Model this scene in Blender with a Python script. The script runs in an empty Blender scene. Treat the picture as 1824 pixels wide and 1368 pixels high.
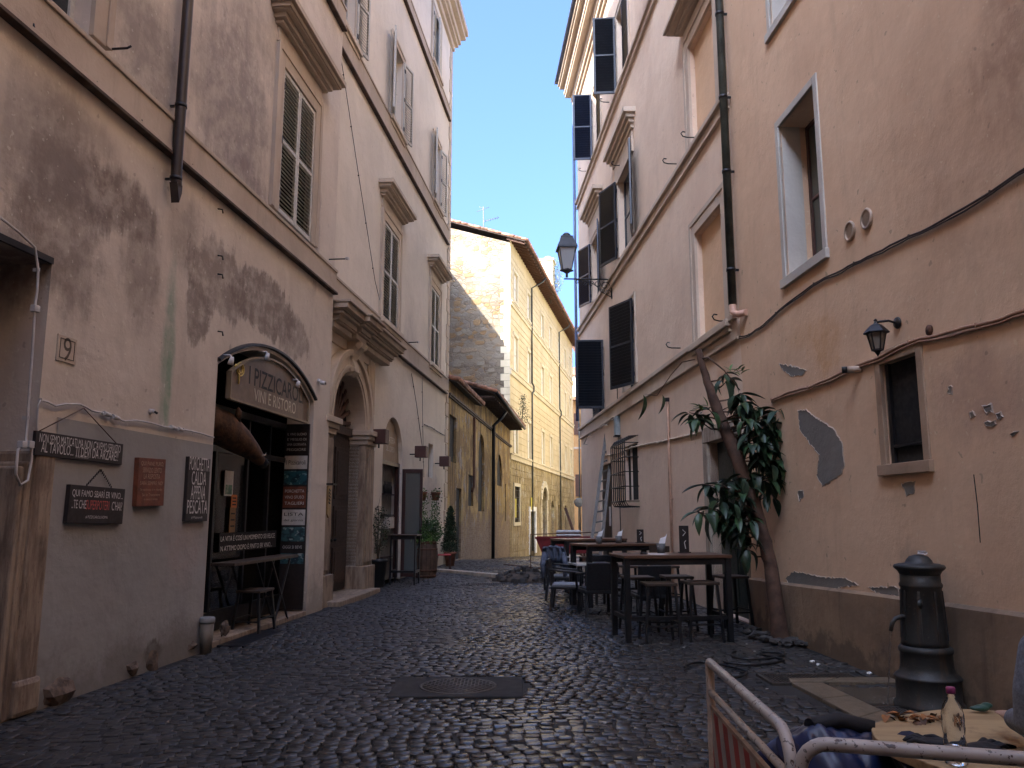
import bpy, bmesh, math, random
import numpy as np
from mathutils import Vector, Matrix
from math import sin, cos, pi, radians, sqrt, atan2

SC = bpy.context.scene
random.seed(7)

# ---------------------------------------------------------------- camera
EYE = 1.6
F, CX, CY, WPX = 1440.0, 912.0, 684.0, 1824.0
PITCH = math.atan(231.0 / F)
cam = bpy.data.cameras.new("camera")
cam.sensor_width = 36.0
cam.lens = 36.0 * F / WPX
cam.clip_start = 0.05
cam.clip_end = 1500
cam_o = bpy.data.objects.new("camera", cam)
SC.collection.objects.link(cam_o)
cam_o.location = (0, 0, EYE)
cam_o.rotation_euler = (pi / 2 + PITCH, 0, 0)
SC.camera = cam_o

# ---------------------------------------------------------------- sky, sun, exposure
SUN_TRAVEL = Vector((0.8, 1.0, -0.95)).normalized()
sun_el = math.asin(-SUN_TRAVEL.z)
sun_az = atan2(-SUN_TRAVEL.x, -SUN_TRAVEL.y)
world = bpy.data.worlds.new("World")
SC.world = world
world.use_nodes = True
wn = world.node_tree.nodes
sky = wn.new("ShaderNodeTexSky")
sky.sky_type = 'NISHITA'
sky.sun_disc = False
sky.sun_elevation = sun_el
sky.sun_rotation = sun_az % (2 * pi)
sky.altitude = 50
sky.air_density = 0.6
sky.dust_density = 8.0
sky.ozone_density = 10.0
world.node_tree.links.new(sky.outputs[0], wn["Background"].inputs[0])
wn["Background"].inputs[1].default_value = 0.15
sun = bpy.data.lights.new("sun", 'SUN')
sun.energy = 3.4
sun.angle = radians(0.5)
sun.color = (1.0, 0.93, 0.82)
sun_o = bpy.data.objects.new("sun", sun)
SC.collection.objects.link(sun_o)
sun_o.rotation_euler = SUN_TRAVEL.to_track_quat('-Z', 'Y').to_euler()
vs = SC.view_settings
vs.view_transform = 'Standard'
vs.look = 'None'
vs.gamma = 1.0
vs.exposure = 2.7
vs.use_curve_mapping = False
SC.render.engine = 'CYCLES'
SC.cycles.use_denoising = True
SC.cycles.max_bounces = 10
SC.cycles.diffuse_bounces = 6
SC.cycles.glossy_bounces = 4
SC.cycles.transparent_max_bounces = 12

# ---------------------------------------------------------------- geometry helpers
def ray(px, py):
    r, fwd, up = Vector((1, 0, 0)), Vector((0, cos(PITCH), sin(PITCH))), Vector((0, -sin(PITCH), cos(PITCH)))
    return (r * (px - CX) + up * (CY - py) + fwd * F).normalized()

def ground_pt(px, py, z=0.0):
    d = ray(px, py)
    t = (z - EYE) / d.z
    return Vector((d.x * t, d.y * t, z))

def at_depth(px, py, Y):
    d = ray(px, py)
    t = Y / d.y
    return Vector((d.x * t, Y, EYE + d.z * t))

class Plane:
    """a facade: x to the viewer's right along the wall, y into the wall, z up"""
    def __init__(s, o, ax, ay):
        s.o = Vector(o); s.ax = Vector(ax).normalized(); s.ay = Vector(ay).normalized()
    def pt(s, px, py, off=0.0):
        d = ray(px, py)
        e = Vector((0, 0, EYE))
        t = ((s.o - s.ay * off) - e).dot(s.ay) / d.dot(s.ay)
        p = e + d * t - s.o
        return p.dot(s.ax), p.z
    def W(s, x, y, z):
        return s.o + s.ax * x + s.ay * y + Vector((0, 0, z - s.o.z))
    def M(s, x=0, y=0, z=0):
        m = Matrix.Identity(4)
        for i in range(3):
            m[i][0] = s.ax[i]; m[i][1] = s.ay[i]
        m.translation = s.W(x, y, z)
        return m
    def rect(s, bl, tr, off=0.0):
        a = s.pt(*bl, off=off); b = s.pt(*tr, off=off)
        return a[0], b[0], a[1], b[1]

KL = 0.1015
dL = Vector((KL, 1, 0)).normalized()
PA = Plane((-4.625, 0, 0), dL, (-dL.y, dL.x, 0))
PB = Plane((-4.875, 0, 0), dL, (-dL.y, dL.x, 0))
dR = Vector((0.059, -1, 0)).normalized()
PR = Plane((4.194, 0, 0), dR, (-dR.y, dR.x, 0))
dS = Vector((0.195, 1, 0)).normalized()
SCX, SCY = -0.13, 46.8
PS = Plane((SCX, SCY, 0), dS, (-dS.y, dS.x, 0))
PG = Plane((SCX, SCY, 0), (dS.y, -dS.x, 0), (dS.x, dS.y, 0))

def ground_z(y):
    if y < 27: return 0.0
    if y < 60: return -0.042 * (y - 27) * min(1.0, (y - 27) / 6.0)
    return -0.042 * 33

class MB:
    def __init__(s):
        s.v = []; s.f = []; s.sm = []; s.cut = []
    def quad(s, a, b, c, d, sm=False):
        n = len(s.v); s.v += [tuple(a), tuple(b), tuple(c), tuple(d)]; s.f.append((n, n+1, n+2, n+3)); s.sm.append(sm)
    def poly(s, pts, sm=False):
        n = len(s.v); s.v += [tuple(p) for p in pts]; s.f.append(tuple(range(n, n+len(pts)))); s.sm.append(sm)
    def box(s, x0, x1, y0, y1, z0, z1, m=None):
        if x0 > x1: x0, x1 = x1, x0
        if y0 > y1: y0, y1 = y1, y0
        if z0 > z1: z0, z1 = z1, z0
        p = [(x0,y0,z0),(x1,y0,z0),(x1,y1,z0),(x0,y1,z0),(x0,y0,z1),(x1,y0,z1),(x1,y1,z1),(x0,y1,z1)]
        if m is not None: p = [tuple(m @ Vector(q)) for q in p]
        n = len(s.v); s.cut.append((n, len(s.f))); s.v += p
        for f in ((0,3,2,1),(4,5,6,7),(0,1,5,4),(1,2,6,5),(2,3,7,6),(3,0,4,7)):
            s.f.append(tuple(n+i for i in f)); s.sm.append(False)
        return s
    def bar(s, p, q, w, h=None, up=(0,0,1)):
        p = Vector(p); q = Vector(q); h = h or w
        d = (q - p); L = d.length; d.normalize()
        u = Vector(up)
        if abs(d.dot(u)) > .95: u = Vector((1,0,0))
        a = d.cross(u).normalized(); b = a.cross(d).normalized()
        m = Matrix(((a.x,d.x,b.x,p.x),(a.y,d.y,b.y,p.y),(a.z,d.z,b.z,p.z),(0,0,0,1)))
        return s.box(-w/2, w/2, 0, L, -h/2, h/2, m)
    def tube(s, pts, r, n=8, cap=True, closed=False):
        pts = [Vector(p) for p in pts]; k = len(pts)
        rs = r if isinstance(r, (list, tuple)) else [r]*k
        prev = None; base = len(s.v)
        for i, p in enumerate(pts):
            if closed: t = pts[(i+1)%k]-pts[i-1]
            else: t = pts[min(i+1,k-1)]-pts[max(i-1,0)]
            if t.length < 1e-9: t = Vector((0,0,1))
            t.normalize()
            if prev is None:
                a = t.orthogonal().normalized()
            else:
                a = prev - t*prev.dot(t)
                a = a.normalized() if a.length > 1e-6 else t.orthogonal().normalized()
            prev = a; b = t.cross(a)
            for j in range(n):
                w = 2*pi*j/n
                s.v.append(tuple(p + (a*cos(w)+b*sin(w))*rs[i]))
        for i in range(k if closed else k-1):
            i2 = (i+1)%k
            for j in range(n):
                j2 = (j+1)%n
                s.f.append((base+i*n+j, base+i*n+j2, base+i2*n+j2, base+i2*n+j)); s.sm.append(n > 4)
        if cap and not closed:
            s.f.append(tuple(base+j for j in reversed(range(n)))); s.sm.append(False)
            s.f.append(tuple(base+(k-1)*n+j for j in range(n))); s.sm.append(False)
        return s
    def lathe(s, prof, n=20, c=(0,0,0), sm=True, sq=0):
        base = len(s.v); k = len(prof)
        for r, z in prof:
            for j in range(n):
                w = 2*pi*j/n
                s.v.append((c[0]+r*cos(w), c[1]+r*sin(w), c[2]+z))
        for i in range(k-1):
            for j in range(n):
                j2 = (j+1)%n
                s.f.append((base+i*n+j, base+i*n+j2, base+(i+1)*n+j2, base+(i+1)*n+j)); s.sm.append(sm)
        if prof[0][0] > 1e-4: s.f.append(tuple(base+j for j in reversed(range(n)))); s.sm.append(False)
        if prof[-1][0] > 1e-4: s.f.append(tuple(base+(k-1)*n+j for j in range(n))); s.sm.append(False)
        return s
    def prism(s, pts, y0, y1, axis='y'):
        """pts = outline in (x, z), extruded in y"""
        n = len(pts)
        def q(p, y):
            return (p[0], y, p[1]) if axis == 'y' else ((y, p[0], p[1]) if axis == 'x' else (p[0], p[1], y))
        b = len(s.v)
        s.v += [q(p, y0) for p in pts] + [q(p, y1) for p in pts]
        s.f.append(tuple(range(b, b+n))); s.sm.append(False)
        s.f.append(tuple(reversed(range(b+n, b+2*n)))); s.sm.append(False)
        for i in range(n):
            j = (i+1) % n
            s.f.append((b+i, b+n+i, b+n+j, b+j)); s.sm.append(False)
        return s
    def mesh(s, name, mat=None):
        me = bpy.data.meshes.new(name)
        me.from_pydata(s.v, [], s.f)
        me.polygons.foreach_set("use_smooth", s.sm)
        if mat: me.materials.append(mat)
        me.update()
        return me
    def pieces(s, name, mat=None, parent=None, **k):
        """every box of this builder as an object of its own"""
        ends = s.cut[1:] + [(len(s.v), len(s.f))]
        for (v0, f0), (v1, f1) in zip(s.cut, ends):
            m = MB(); m.v = s.v[v0:v1]; m.f = [tuple(i-v0 for i in f) for f in s.f[f0:f1]]; m.sm = s.sm[f0:f1]
            o = m.build(name, mat, parent, **k)
        return o
    def build(s, name, mat=None, parent=None, bevel=0, kind=None, label=None, loc=None, fix=True):
        me = s.mesh(name, mat)
        if fix:
            bm = bmesh.new(); bm.from_mesh(me)
            bmesh.ops.recalc_face_normals(bm, faces=bm.faces)
            bm.to_mesh(me); bm.free()
        return put(name, me, parent, bevel, kind, label, loc)

def put(name, me, parent=None, bevel=0, kind=None, label=None, loc=None, mtx=None):
    o = bpy.data.objects.new(name, me)
    SC.collection.objects.link(o)
    if parent: o.parent = parent
    if mtx is not None: o.matrix_local = mtx
    if loc is not None: o.location = loc
    if bevel:
        b = o.modifiers.new("bevel", 'BEVEL'); b.width = bevel; b.segments = 2; b.limit_method = 'ANGLE'; b.harden_normals = False
    if kind: o["kind"] = kind
    if label: o["label"] = label
    return o

def thing(name, label, cat, mtx=None, loc=None, group=None, rz=0):
    o = bpy.data.objects.new(name, None)
    SC.collection.objects.link(o)
    o.empty_display_size = .2
    if mtx is not None: o.matrix_world = mtx
    if loc is not None:
        o.location = loc; o.rotation_euler = (0, 0, rz)
    o["label"] = label; o["category"] = cat
    if group: o["group"] = group
    return o

def tag(o, label, cat, group=None):
    o["label"] = label; o["category"] = cat
    if group: o["group"] = group
    return o

def copy_tree(o, parent=None):
    c = o.copy(); SC.collection.objects.link(c)
    if parent: c.parent = parent; c.matrix_parent_inverse = o.matrix_parent_inverse.copy()
    for ch in [k for k in o.children]: copy_tree(ch, c)
    return c

# ---------------------------------------------------------------- materials
def new_mat(name):
    m = bpy.data.materials.new(name); m.use_nodes = True
    nt = m.node_tree
    return m, nt, nt.nodes["Principled BSDF"]

class NT:
    def __init__(s, nt): s.nt = nt
    def node(s, t, **k):
        n = s.nt.nodes.new(t)
        for a, b in k.items(): setattr(n, a, b)
        return n
    def L(s, a, b): s.nt.links.new(a, b)
    def val(s, inp, v):
        if hasattr(v, 'is_linked') or isinstance(v, bpy.types.NodeSocket): s.L(v, inp)
        else: inp.default_value = v
    def math(s, op, a, b=0.0, c=None, clamp=False):
        n = s.node('ShaderNodeMath', operation=op, use_clamp=clamp)
        s.val(n.inputs[0], a); s.val(n.inputs[1], b)
        if c is not None: s.val(n.inputs[2], c)
        return n.outputs[0]
    def coord(s, scale=(1,1,1), loc=(0,0,0), kind='Object'):
        tc = s.node('ShaderNodeTexCoord'); mp = s.node('ShaderNodeMapping')
        s.L(tc.outputs[kind], mp.inputs[0]); mp.inputs['Scale'].default_value = scale; mp.inputs['Location'].default_value = loc
        return mp.outputs[0]
    def noise(s, vec, scale=5, detail=4, rough=.55, dist=0.0):
        n = s.node('ShaderNodeTexNoise'); s.L(vec, n.inputs['Vector'])
        n.inputs['Scale'].default_value = scale; n.inputs['Detail'].default_value = detail
        n.inputs['Roughness'].default_value = rough; n.inputs['Distortion'].default_value = dist
        return n.outputs[0]
    def ramp(s, fac, lo, hi, smooth=True):
        n = s.node('ShaderNodeMapRange', interpolation_type='SMOOTHSTEP' if smooth else 'LINEAR')
        s.val(n.inputs[0], fac); n.inputs[1].default_value = lo; n.inputs[2].default_value = hi
        return n.outputs[0]
    def mix(s, fac, a, b, mode='MIX'):
        n = s.node('ShaderNodeMix', data_type='RGBA', blend_type=mode)
        s.val(n.inputs[0], fac)
        for i, v in ((6, a), (7, b)):
            if isinstance(v, bpy.types.NodeSocket): s.L(v, n.inputs[i])
            else: n.inputs[i].default_value = (*v[:3], 1)
        return n.outputs[2]
    def bump(s, h, strength=.3, dist=.01, prev=None):
        n = s.node('ShaderNodeBump'); s.L(h, n.inputs['Height']); n.inputs['Strength'].default_value = strength
        n.inputs['Distance'].default_value = dist
        if prev is not None: s.L(prev, n.inputs['Normal'])
        return n.outputs[0]

def flat(name, col, rough=.6, metal=0, var=.15, vscale=8, bump=0.0, bscale=60, spec=.5, coat=0):
    """plain material with a little mottling and grain"""
    m, nt, p = new_mat(name); N = NT(nt)
    v = N.coord()
    n1 = N.noise(v, vscale, 5, .6)
    dark = tuple(c*(1-var) for c in col); lite = tuple(min(1, c*(1+var)) for c in col)
    N.L(N.mix(N.ramp(n1, .3, .7), dark, lite), p.inputs['Base Color'])
    r = N.ramp(N.noise(v, vscale*2.3, 3), .2, .8)
    N.L(N.math('MULTIPLY_ADD', r, .25*rough, rough*.85), p.inputs['Roughness'])
    p.inputs['Metallic'].default_value = metal
    p.inputs['Specular IOR Level'].default_value = spec
    if coat: p.inputs['Coat Weight'].default_value = coat
    if bump: N.L(N.bump(N.noise(v, bscale, 4), bump, .004), p.inputs['Normal'])
    return m

def plaster(name, base, alt, blobs=(), drips=.35, dirt_col=(.10,.085,.07), low=0.0, rough=.9, speck=True, sc=1.0, cracks=False, lumps=1.0):
    """lime plaster: cloudy tone, vertical runs, stains that have a place (blobs = x, z, rx, rz, amount, colour) """
    m, nt, p = new_mat(name); N = NT(nt)
    v = N.coord()
    vs_ = N.coord((1.1, 1, .16))
    cloud = N.noise(v, .55*sc, 6, .62, .4)
    col = N.mix(N.ramp(cloud, .35, .68), base, alt)
    fine = N.noise(v, 4.5*sc, 6, .65)
    col = N.mix(N.math('MULTIPLY', N.ramp(fine, .45, .75), .22), col, tuple(c*.72 for c in base))
    streak = N.noise(vs_, 2.6*sc, 6, .7)
    col = N.mix(N.math('MULTIPLY', N.ramp(streak, .5, .78), drips), col, tuple(c*.6 for c in alt))
    pale = N.noise(v, 1.3*sc, 7, .7, .8)
    col = N.mix(N.math('MULTIPLY', N.ramp(pale, .56, .72), .25), col, tuple(min(.9, c*1.22) for c in base))
    warp = N.noise(v, 1.7, 6, .72)
    warp2 = N.noise(vs_, 5.0, 6, .7)
    sep = N.node('ShaderNodeSeparateXYZ'); N.L(v, sep.inputs[0])
    X, Z = sep.outputs[0], sep.outputs[2]
    mott = N.math('MULTIPLY_ADD', N.ramp(N.noise(v, 3.6, 7, .72), .36, .60), .55, .5) if blobs else 1.0
    for (bx, bz, rx, rz, amt, c, soft) in blobs:
        dx = N.math('DIVIDE', N.math('SUBTRACT', X, bx), rx)
        dz = N.math('DIVIDE', N.math('SUBTRACT', Z, bz), rz)
        r = N.math('SQRT', N.math('ADD', N.math('MULTIPLY', dx, dx), N.math('MULTIPLY', dz, dz)))
        r = N.math('ADD', r, N.math('MULTIPLY', N.math('SUBTRACT', warp, .5), 1.6))
        r = N.math('ADD', r, N.math('MULTIPLY', N.math('SUBTRACT', warp2, .5), 1.2))
        mk = N.node('ShaderNodeMapRange', interpolation_type='SMOOTHSTEP')
        N.L(r, mk.inputs[0]); mk.inputs[1].default_value = 1.0+soft; mk.inputs[2].default_value = 1.0-soft
        mk.inputs[3].default_value = 0; mk.inputs[4].default_value = amt
        col = N.mix(N.math('MULTIPLY', mk.outputs[0], mott), col, c)
    if low:
        g = N.math('ADD', Z, N.math('MULTIPLY', N.math('SUBTRACT', warp, .5), 1.6))
        mk = N.node('ShaderNodeMapRange', interpolation_type='SMOOTHSTEP')
        N.L(g, mk.inputs[0]); mk.inputs[1].default_value = low; mk.inputs[2].default_value = low*.15
        mk.inputs[3].default_value = 0; mk.inputs[4].default_value = .55
        col = N.mix(mk.outputs[0], col, dirt_col)
    if speck:
        sp = N.noise(v, 14, 2, .5)
        col = N.mix(N.math('MULTIPLY', N.ramp(sp, .665, .70), .3), col, tuple(min(.8, c*1.35) for c in base))
        sp2 = N.noise(v, 9.3, 2, .5)
        col = N.mix(N.math('MULTIPLY', N.ramp(sp2, .68, .72), .35), col, dirt_col)
    N.L(col, p.inputs['Base Color'])
    p.inputs['Roughness'].default_value = rough
    p.inputs['Specular IOR Level'].default_value = .25
    b = N.bump(N.noise(v, 1.4, 5, .6), .6, .05*lumps)
    msk = N.ramp(N.noise(v, .9, 4, .6), .42, .66)
    b = N.bump(N.math('MULTIPLY', N.noise(v, 9, 6, .7), N.math('ADD', msk, .12)), .4, .022*lumps, b)
    b = N.bump(N.noise(v, 70, 3, .6), .2, .0015, b)
    if cracks:
        cr = N.node('ShaderNodeTexVoronoi', feature='DISTANCE_TO_EDGE')
        wv = N.mix(.35, v, N.node('ShaderNodeTexNoise').outputs[1])
        N.L(wv, cr.inputs[0]); cr.inputs['Scale'].default_value = .9
        b = N.bump(N.ramp(cr.outputs[0], 0, .012), .5, .01, b)
    N.L(b, p.inputs['Normal'])
    return m

def travertine(name, c1=(.46,.38,.29), c2=(.26,.19,.13), rough=.75, pits=1.0):
    m, nt, p = new_mat(name); N = NT(nt)
    v = N.coord(); w = N.coord((5, 5, .8))
    a = N.noise(w, 2.2, 7, .7)
    col = N.mix(N.ramp(a, .36, .66), c1, c2)
    b_ = N.noise(v, 2.0, 5, .6)
    col = N.mix(N.math('MULTIPLY', N.ramp(b_, .5, .75), .6), col, tuple(c*.45 for c in c2))
    pit = N.noise(w, 14, 5, .75)
    pm = N.ramp(pit, .60, .68)
    col = N.mix(N.math('MULTIPLY', pm, .7*pits), col, (.05,.035,.025))
    N.L(col, p.inputs['Base Color']); p.inputs['Roughness'].default_value = rough
    h = N.math('MULTIPLY', pm, -1.0)
    b = N.bump(h, .7, .01); b = N.bump(N.noise(v, 30, 4), .3, .004, b)
    N.L(b, p.inputs['Normal'])
    return m

def glass_dark(name, col=(.02,.025,.03), rough=.06):
    m, nt, p = new_mat(name)
    p.inputs['Base Color'].default_value = (*col, 1); p.inputs['Roughness'].default_value = rough
    p.inputs['Specular IOR Level'].default_value = .6
    N = NT(nt); N.L(N.bump(N.noise(N.coord(), 2.5, 2), .08, .01), p.inputs['Normal'])
    return m
# ================================================================ palette
STAIN = (.115, .085, .078)
GREYST = (.30, .27, .26)
def bl(pl, pts):
    """stains listed as (px, py, half width px, half height px, amount, colour, softness) measured on the wall"""
    out = []
    for (x, y, w, h, a, c, s) in pts:
        cx_, cz_ = pl.pt(x, y)
        l, _ = pl.pt(x-w, y); r, _ = pl.pt(x+w, y); _, t = pl.pt(x, y-h); _, b = pl.pt(x, y+h)
        out.append((cx_, cz_, max(.05, abs(r-l)/2), max(.05, abs(t-b)/2), a, c, s))
    return out
BROWN = (.215, .175, .15)
m_wallA = plaster("plaster_grey_beige", (.66,.59,.50), (.55,.485,.405), bl(PA, [
    (180,340,105,60,.95,BROWN,.3), (110,400,70,150,.8,BROWN,.4), (60,240,90,90,.55,(.30,.27,.24),.6), (330,420,30,60,.5,BROWN,.5), (270,120,60,110,.7,(.27,.24,.21),.35), (150,240,60,40,.5,(.33,.28,.24),.4), (30,460,30,120,.6,BROWN,.5), (255,470,35,110,.6,BROWN,.35), (100,250,70,120,.45,BROWN,.6), (45,330,50,60,.5,BROWN,.5),
    (350,560,20,62,.8,BROWN,.12), (395,500,52,72,.75,BROWN,.15), (475,545,50,55,.85,BROWN,.1), (520,600,30,42,.7,BROWN,.15),
    (420,170,65,170,.8,(.26,.225,.205),.45), (460,60,50,60,.5,(.30,.26,.23),.5), (440,330,50,40,.7,(.23,.19,.18),.4), (560,400,12,110,.7,(.25,.21,.2),.3),
    (250,60,50,60,.45,(.27,.23,.21),.5), (140,500,20,70,.4,(.29,.25,.22),.5),(300,620,10,150,.75,(.27,.34,.26),.45),(298,700,5,60,.6,(.20,.32,.21),.3)]),
    drips=.4, low=.9, dirt_col=(.16,.14,.125))
m_wallA_low = plaster("grey_cement_render", (.36,.355,.335), (.29,.285,.27), bl(PA, [(270,1160,16,22,.9,(.08,.06,.05),.2),(330,980,30,50,.4,(.42,.33,.3),.5)]), drips=.15, low=.55, dirt_col=(.14,.12,.10), speck=False)
m_wallB = plaster("plaster_pink_beige", (.75,.68,.57), (.67,.61,.505), bl(PB, [(575,700,5,80,.3,GREYST,.4),(730,620,12,60,.25,GREYST,.5),(770,880,18,30,.6,(.46,.42,.41),.3),(745,900,40,50,.35,(.5,.45,.44),.4)]), drips=.25, low=1.2, dirt_col=(.27,.24,.22))
m_driplip = flat('moulding_dirty_underside', (.075,.05,.038), .9, var=.4, vscale=4)  # dark brown holds both grime and the shade under the bands
m_band = plaster("stone_trim_cream", (.52,.44,.35), (.42,.345,.27), drips=.5, speck=False)
m_trimB = plaster("stone_trim_warm", (.60,.51,.40), (.49,.41,.32), drips=.4, speck=False)
SAL = (.70,.455,.315)
m_wallR = plaster("plaster_salmon", (.77,.61,.47), (.70,.54,.41), bl(PR, [
    (1290,680,14,60,.5,(.62,.36,.2),.5), (1200,900,60,80,.35,(.74,.54,.42),.6), (1120,830,60,30,.35,(.46,.34,.28),.5)]), drips=.22, low=.9, dirt_col=(.36,.24,.18))
m_wallD = plaster("plaster_orange_salmon", (.74,.53,.36), (.66,.455,.305), bl(PR, [
    (1470,610,26,50,.6,(.58,.33,.16),.4), (1430,600,26,20,.4,(.62,.38,.2),.5), (1740,700,80,80,.55,(.44,.29,.22),.5), (1640,1040,40,60,.5,(.3,.22,.18),.5),
    (1700,300,100,200,.35,(.36,.22,.15),.7),(1800,60,60,200,.5,(.27,.16,.11),.7)]), drips=.3, low=.0, lumps=.75)
m_trimR = plaster("stone_trim_pale", (.60,.50,.40), (.50,.40,.31), drips=.3, speck=False)
m_plinth = plaster("plinth_cement_stained", (.36,.25,.16), (.19,.135,.095), drips=1.0, low=.25, dirt_col=(.06,.05,.04), speck=False)
m_trav = travertine("travertine_jamb", (.36,.28,.20), (.17,.12,.085))
m_trav_pale = travertine("travertine_pale", (.52,.45,.36), (.36,.29,.22), pits=.6)
m_white = plaster("window_stone_pale", (.55,.53,.48), (.46,.43,.39), drips=.2, speck=False)
m_shutgrey = flat("paint_grey_shutter", (.50,.49,.44), .6, var=.12, vscale=20)
m_shutdark = flat("paint_black_green_shutter", (.013,.018,.027), .35, var=.2, vscale=10)
m_shutblue = flat("paint_blue_black_shutter", (.012,.02,.045), .35, var=.2, vscale=10)
m_glass = glass_dark("window_glass")
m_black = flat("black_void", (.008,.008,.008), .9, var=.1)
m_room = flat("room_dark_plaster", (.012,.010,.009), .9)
m_dkwood = flat("wood_dark_door", (.035,.022,.016), .5, var=.35, vscale=14, bump=.3, bscale=40)
m_brownframe = flat("wood_brown_frame", (.06,.025,.02), .5)
m_metal = flat("iron_black", (.015,.015,.017), .45, metal=.3)
m_pipe = flat("pipe_dark_brown_paint", (.03,.022,.02), .4, metal=.2)
m_pipeR = flat("pipe_verdigris_brown", (.05,.055,.045), .5, metal=.3, var=.5, vscale=3)
m_pipeblue = flat("pipe_blue_grey", (.07,.10,.19), .4)
m_rust = flat("rusty_iron", (.10,.045,.025), .8, var=.4, vscale=30)
m_rooftile = flat("clay_roof_tile", (.27,.135,.08), .9, var=.6, vscale=3, bump=.3)
m_darkwoodroof = flat("eave_timber_dark", (.06,.04,.03), .8, var=.3)
m_cream = flat("window_cream_infill", (.74,.72,.64), .8)

# ================================================================ ground and paving
m, nt, p = new_mat("street_joint_dirt"); N = NT(nt); v = N.coord()
N.L(N.mix(N.ramp(N.noise(v, 1.2, 6), .35, .7), (.014,.013,.012), (.030,.027,.024)), p.inputs['Base Color'])
p.inputs['Roughness'].default_value = .85
N.L(N.bump(N.noise(v, 40, 5), .8, .01), p.inputs['Normal'])
m_joint = m
m, nt, p = new_mat("basalt_cobble"); N = NT(nt)
geo = N.node('ShaderNodeNewGeometry'); v = geo.outputs['Position']
at = N.node('ShaderNodeAttribute', attribute_name="tone")
c = N.mix(at.outputs['Fac'], (.016,.0148,.0135), (.048,.044,.040))
c = N.mix(N.math('MULTIPLY', N.ramp(N.noise(v, 22, 5), .45, .75), .5), c, (.040,.036,.032))
c = N.mix(N.math('MULTIPLY', N.ramp(N.noise(v, .5, 4), .48, .66), .55), c, (.018,.017,.0165))
N.L(c, p.inputs['Base Color'])
sp_ = N.node('ShaderNodeSeparateXYZ'); N.L(v, sp_.inputs[0])
side = N.ramp(N.math('ABSOLUTE', N.math('SUBTRACT', sp_.outputs[0], .35)), .2, 2.6)       # stones are polished by traffic along the middle
rg = N.math('ADD', N.math('MULTIPLY_ADD', N.noise(v, 12, 4), .20, .10), N.math('MULTIPLY', side, .26))
rg = N.math('ADD', rg, N.math('MULTIPLY', N.math('SUBTRACT', N.noise(v, .8, 4), .5), .35))
N.L(N.math('ADD', rg, N.math('MULTIPLY', at.outputs['Fac'], .10)), p.inputs['Roughness'])
p.inputs['Specular IOR Level'].default_value = .6
b = N.bump(N.noise(v, 26, 4), .3, .008); b = N.bump(N.noise(v, 140, 3), .3, .003, b)
N.L(b, p.inputs['Normal'])
m_cobble = m

gy = [-60,-30,-10,0,5,10,15,20,24,27,28,29,30,31,32,33,35,38,42,46,50,60,80,120,300,900]
gx = [-600,-100,-30,-8,-4,0,4,8,30,100,600]
g = MB(); nx = len(gx)
for y in gy:
    for x in gx: g.v.append((x, y, ground_z(y)))
for j in range(len(gy)-1):
    for i in range(nx-1):
        a = j*nx+i; g.f.append((a, a+1, a+nx+1, a+nx)); g.sm.append(False)
ground = g.build("street", m_joint, fix=False); ground["kind"] = "structure"

# zones where no cobble lies: (test in world x, y)
MAN_C = (-.50, 7.85)
def skip(x, y):
    if abs(x-MAN_C[0]) < .62+.1*(y-7.85) and abs(y-MAN_C[1]) < .47: return True
    if abs(x+.47) < .62 and 18.55 < y < 19.15: return True
    # stone gutter by the fountain, grate
    if x > 2.35 and 7.9 < y < 8.55 and x < 3.45: return True
    if y < 7.85 and x > 2.35 + (7.85-y)*.30: return True
    return False
def lx_wall(y): return -4.625 + KL*y if y < 14.1 else -4.875 + KL*y
def rx_wall(y): return 4.194 - .059*y if y < 29 else 4.194-.059*29 + (y-29)*2
rng = np.random.default_rng(5)
stones = []
P_ = .108
u = np.arange(-80, 86); rows = np.arange(0, 420)
for j in range(470):
    vv = 4.3 + j*P_*.93
    if vv > 48: break
    off = rng.random()*P_
    for i in u:
        x = i*P_*1.08 + off + rng.normal(0, .011)
        if abs(x) > 9 or abs(x) > .66*vv + .6: continue
        y = vv + .30*sin(x*.9 + vv*.25) + .05*sin(x*2.6+1.3+vv*.8) + .06*x + rng.normal(0, .011)
        if y < 4.6 or y > 48: continue
        if x < lx_wall(y)+.10 or x > rx_wall(y)-.12 or x > 7: continue
        if y > 46.4 + .195*(x+.13)*5 and x < -.1+.195*(y-46.8): continue
        if skip(x, y): continue
        dydx = .27*cos(x*.9+vv*.25) + .13*cos(x*2.6+1.3+vv*.8) + .06
        stones.append((x, y, math.atan(dydx*.8)+rng.normal(0, .06)))
print("stones", len(stones))
def stone_geo(x, y, a):
    w = P_*(.52+rng.normal(0, .045))*.95; d = P_*(.46+rng.normal(0, .035))*.95
    z0 = ground_z(y); h = .014 + rng.normal(0, .003) + .010*sin(x*1.7+y*.6)*sin(y*1.3)
    tx, ty = rng.normal(0, .035), rng.normal(0, .035)
    ca, sa = cos(a), sin(a)
    pts = []
    for ring, (k, hz) in enumerate(((1.04, -.01), (1.0, h*.62), (.80, h))):
        for (sx, sy) in ((-1,-1),(1,-1),(1,1),(-1,1)):
            jx, jy = rng.normal(0, .0028, 2) if ring else (0, 0)
            lx, ly = sx*w*k+jx, sy*d*k+jy
            pts.append((x+lx*ca-ly*sa, y+lx*sa+ly*ca, z0 + hz + (lx*tx+ly*ty if ring else 0)))
    f = []
    for r in (0, 4):
        for q in range(4):
            f.append((r+q, r+(q+1)%4, r+4+(q+1)%4, r+4+q))
    f.append((8, 9, 10, 11))
    return pts, f
def shown(x, y):
    d = y*cos(PITCH) - EYE*sin(PITCH); px = CX + F*x/d
    v_ = -(EYE*cos(PITCH)) - y*sin(PITCH)
    return 0 < px < 1824 and CY - F*v_/d < 1368
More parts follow.
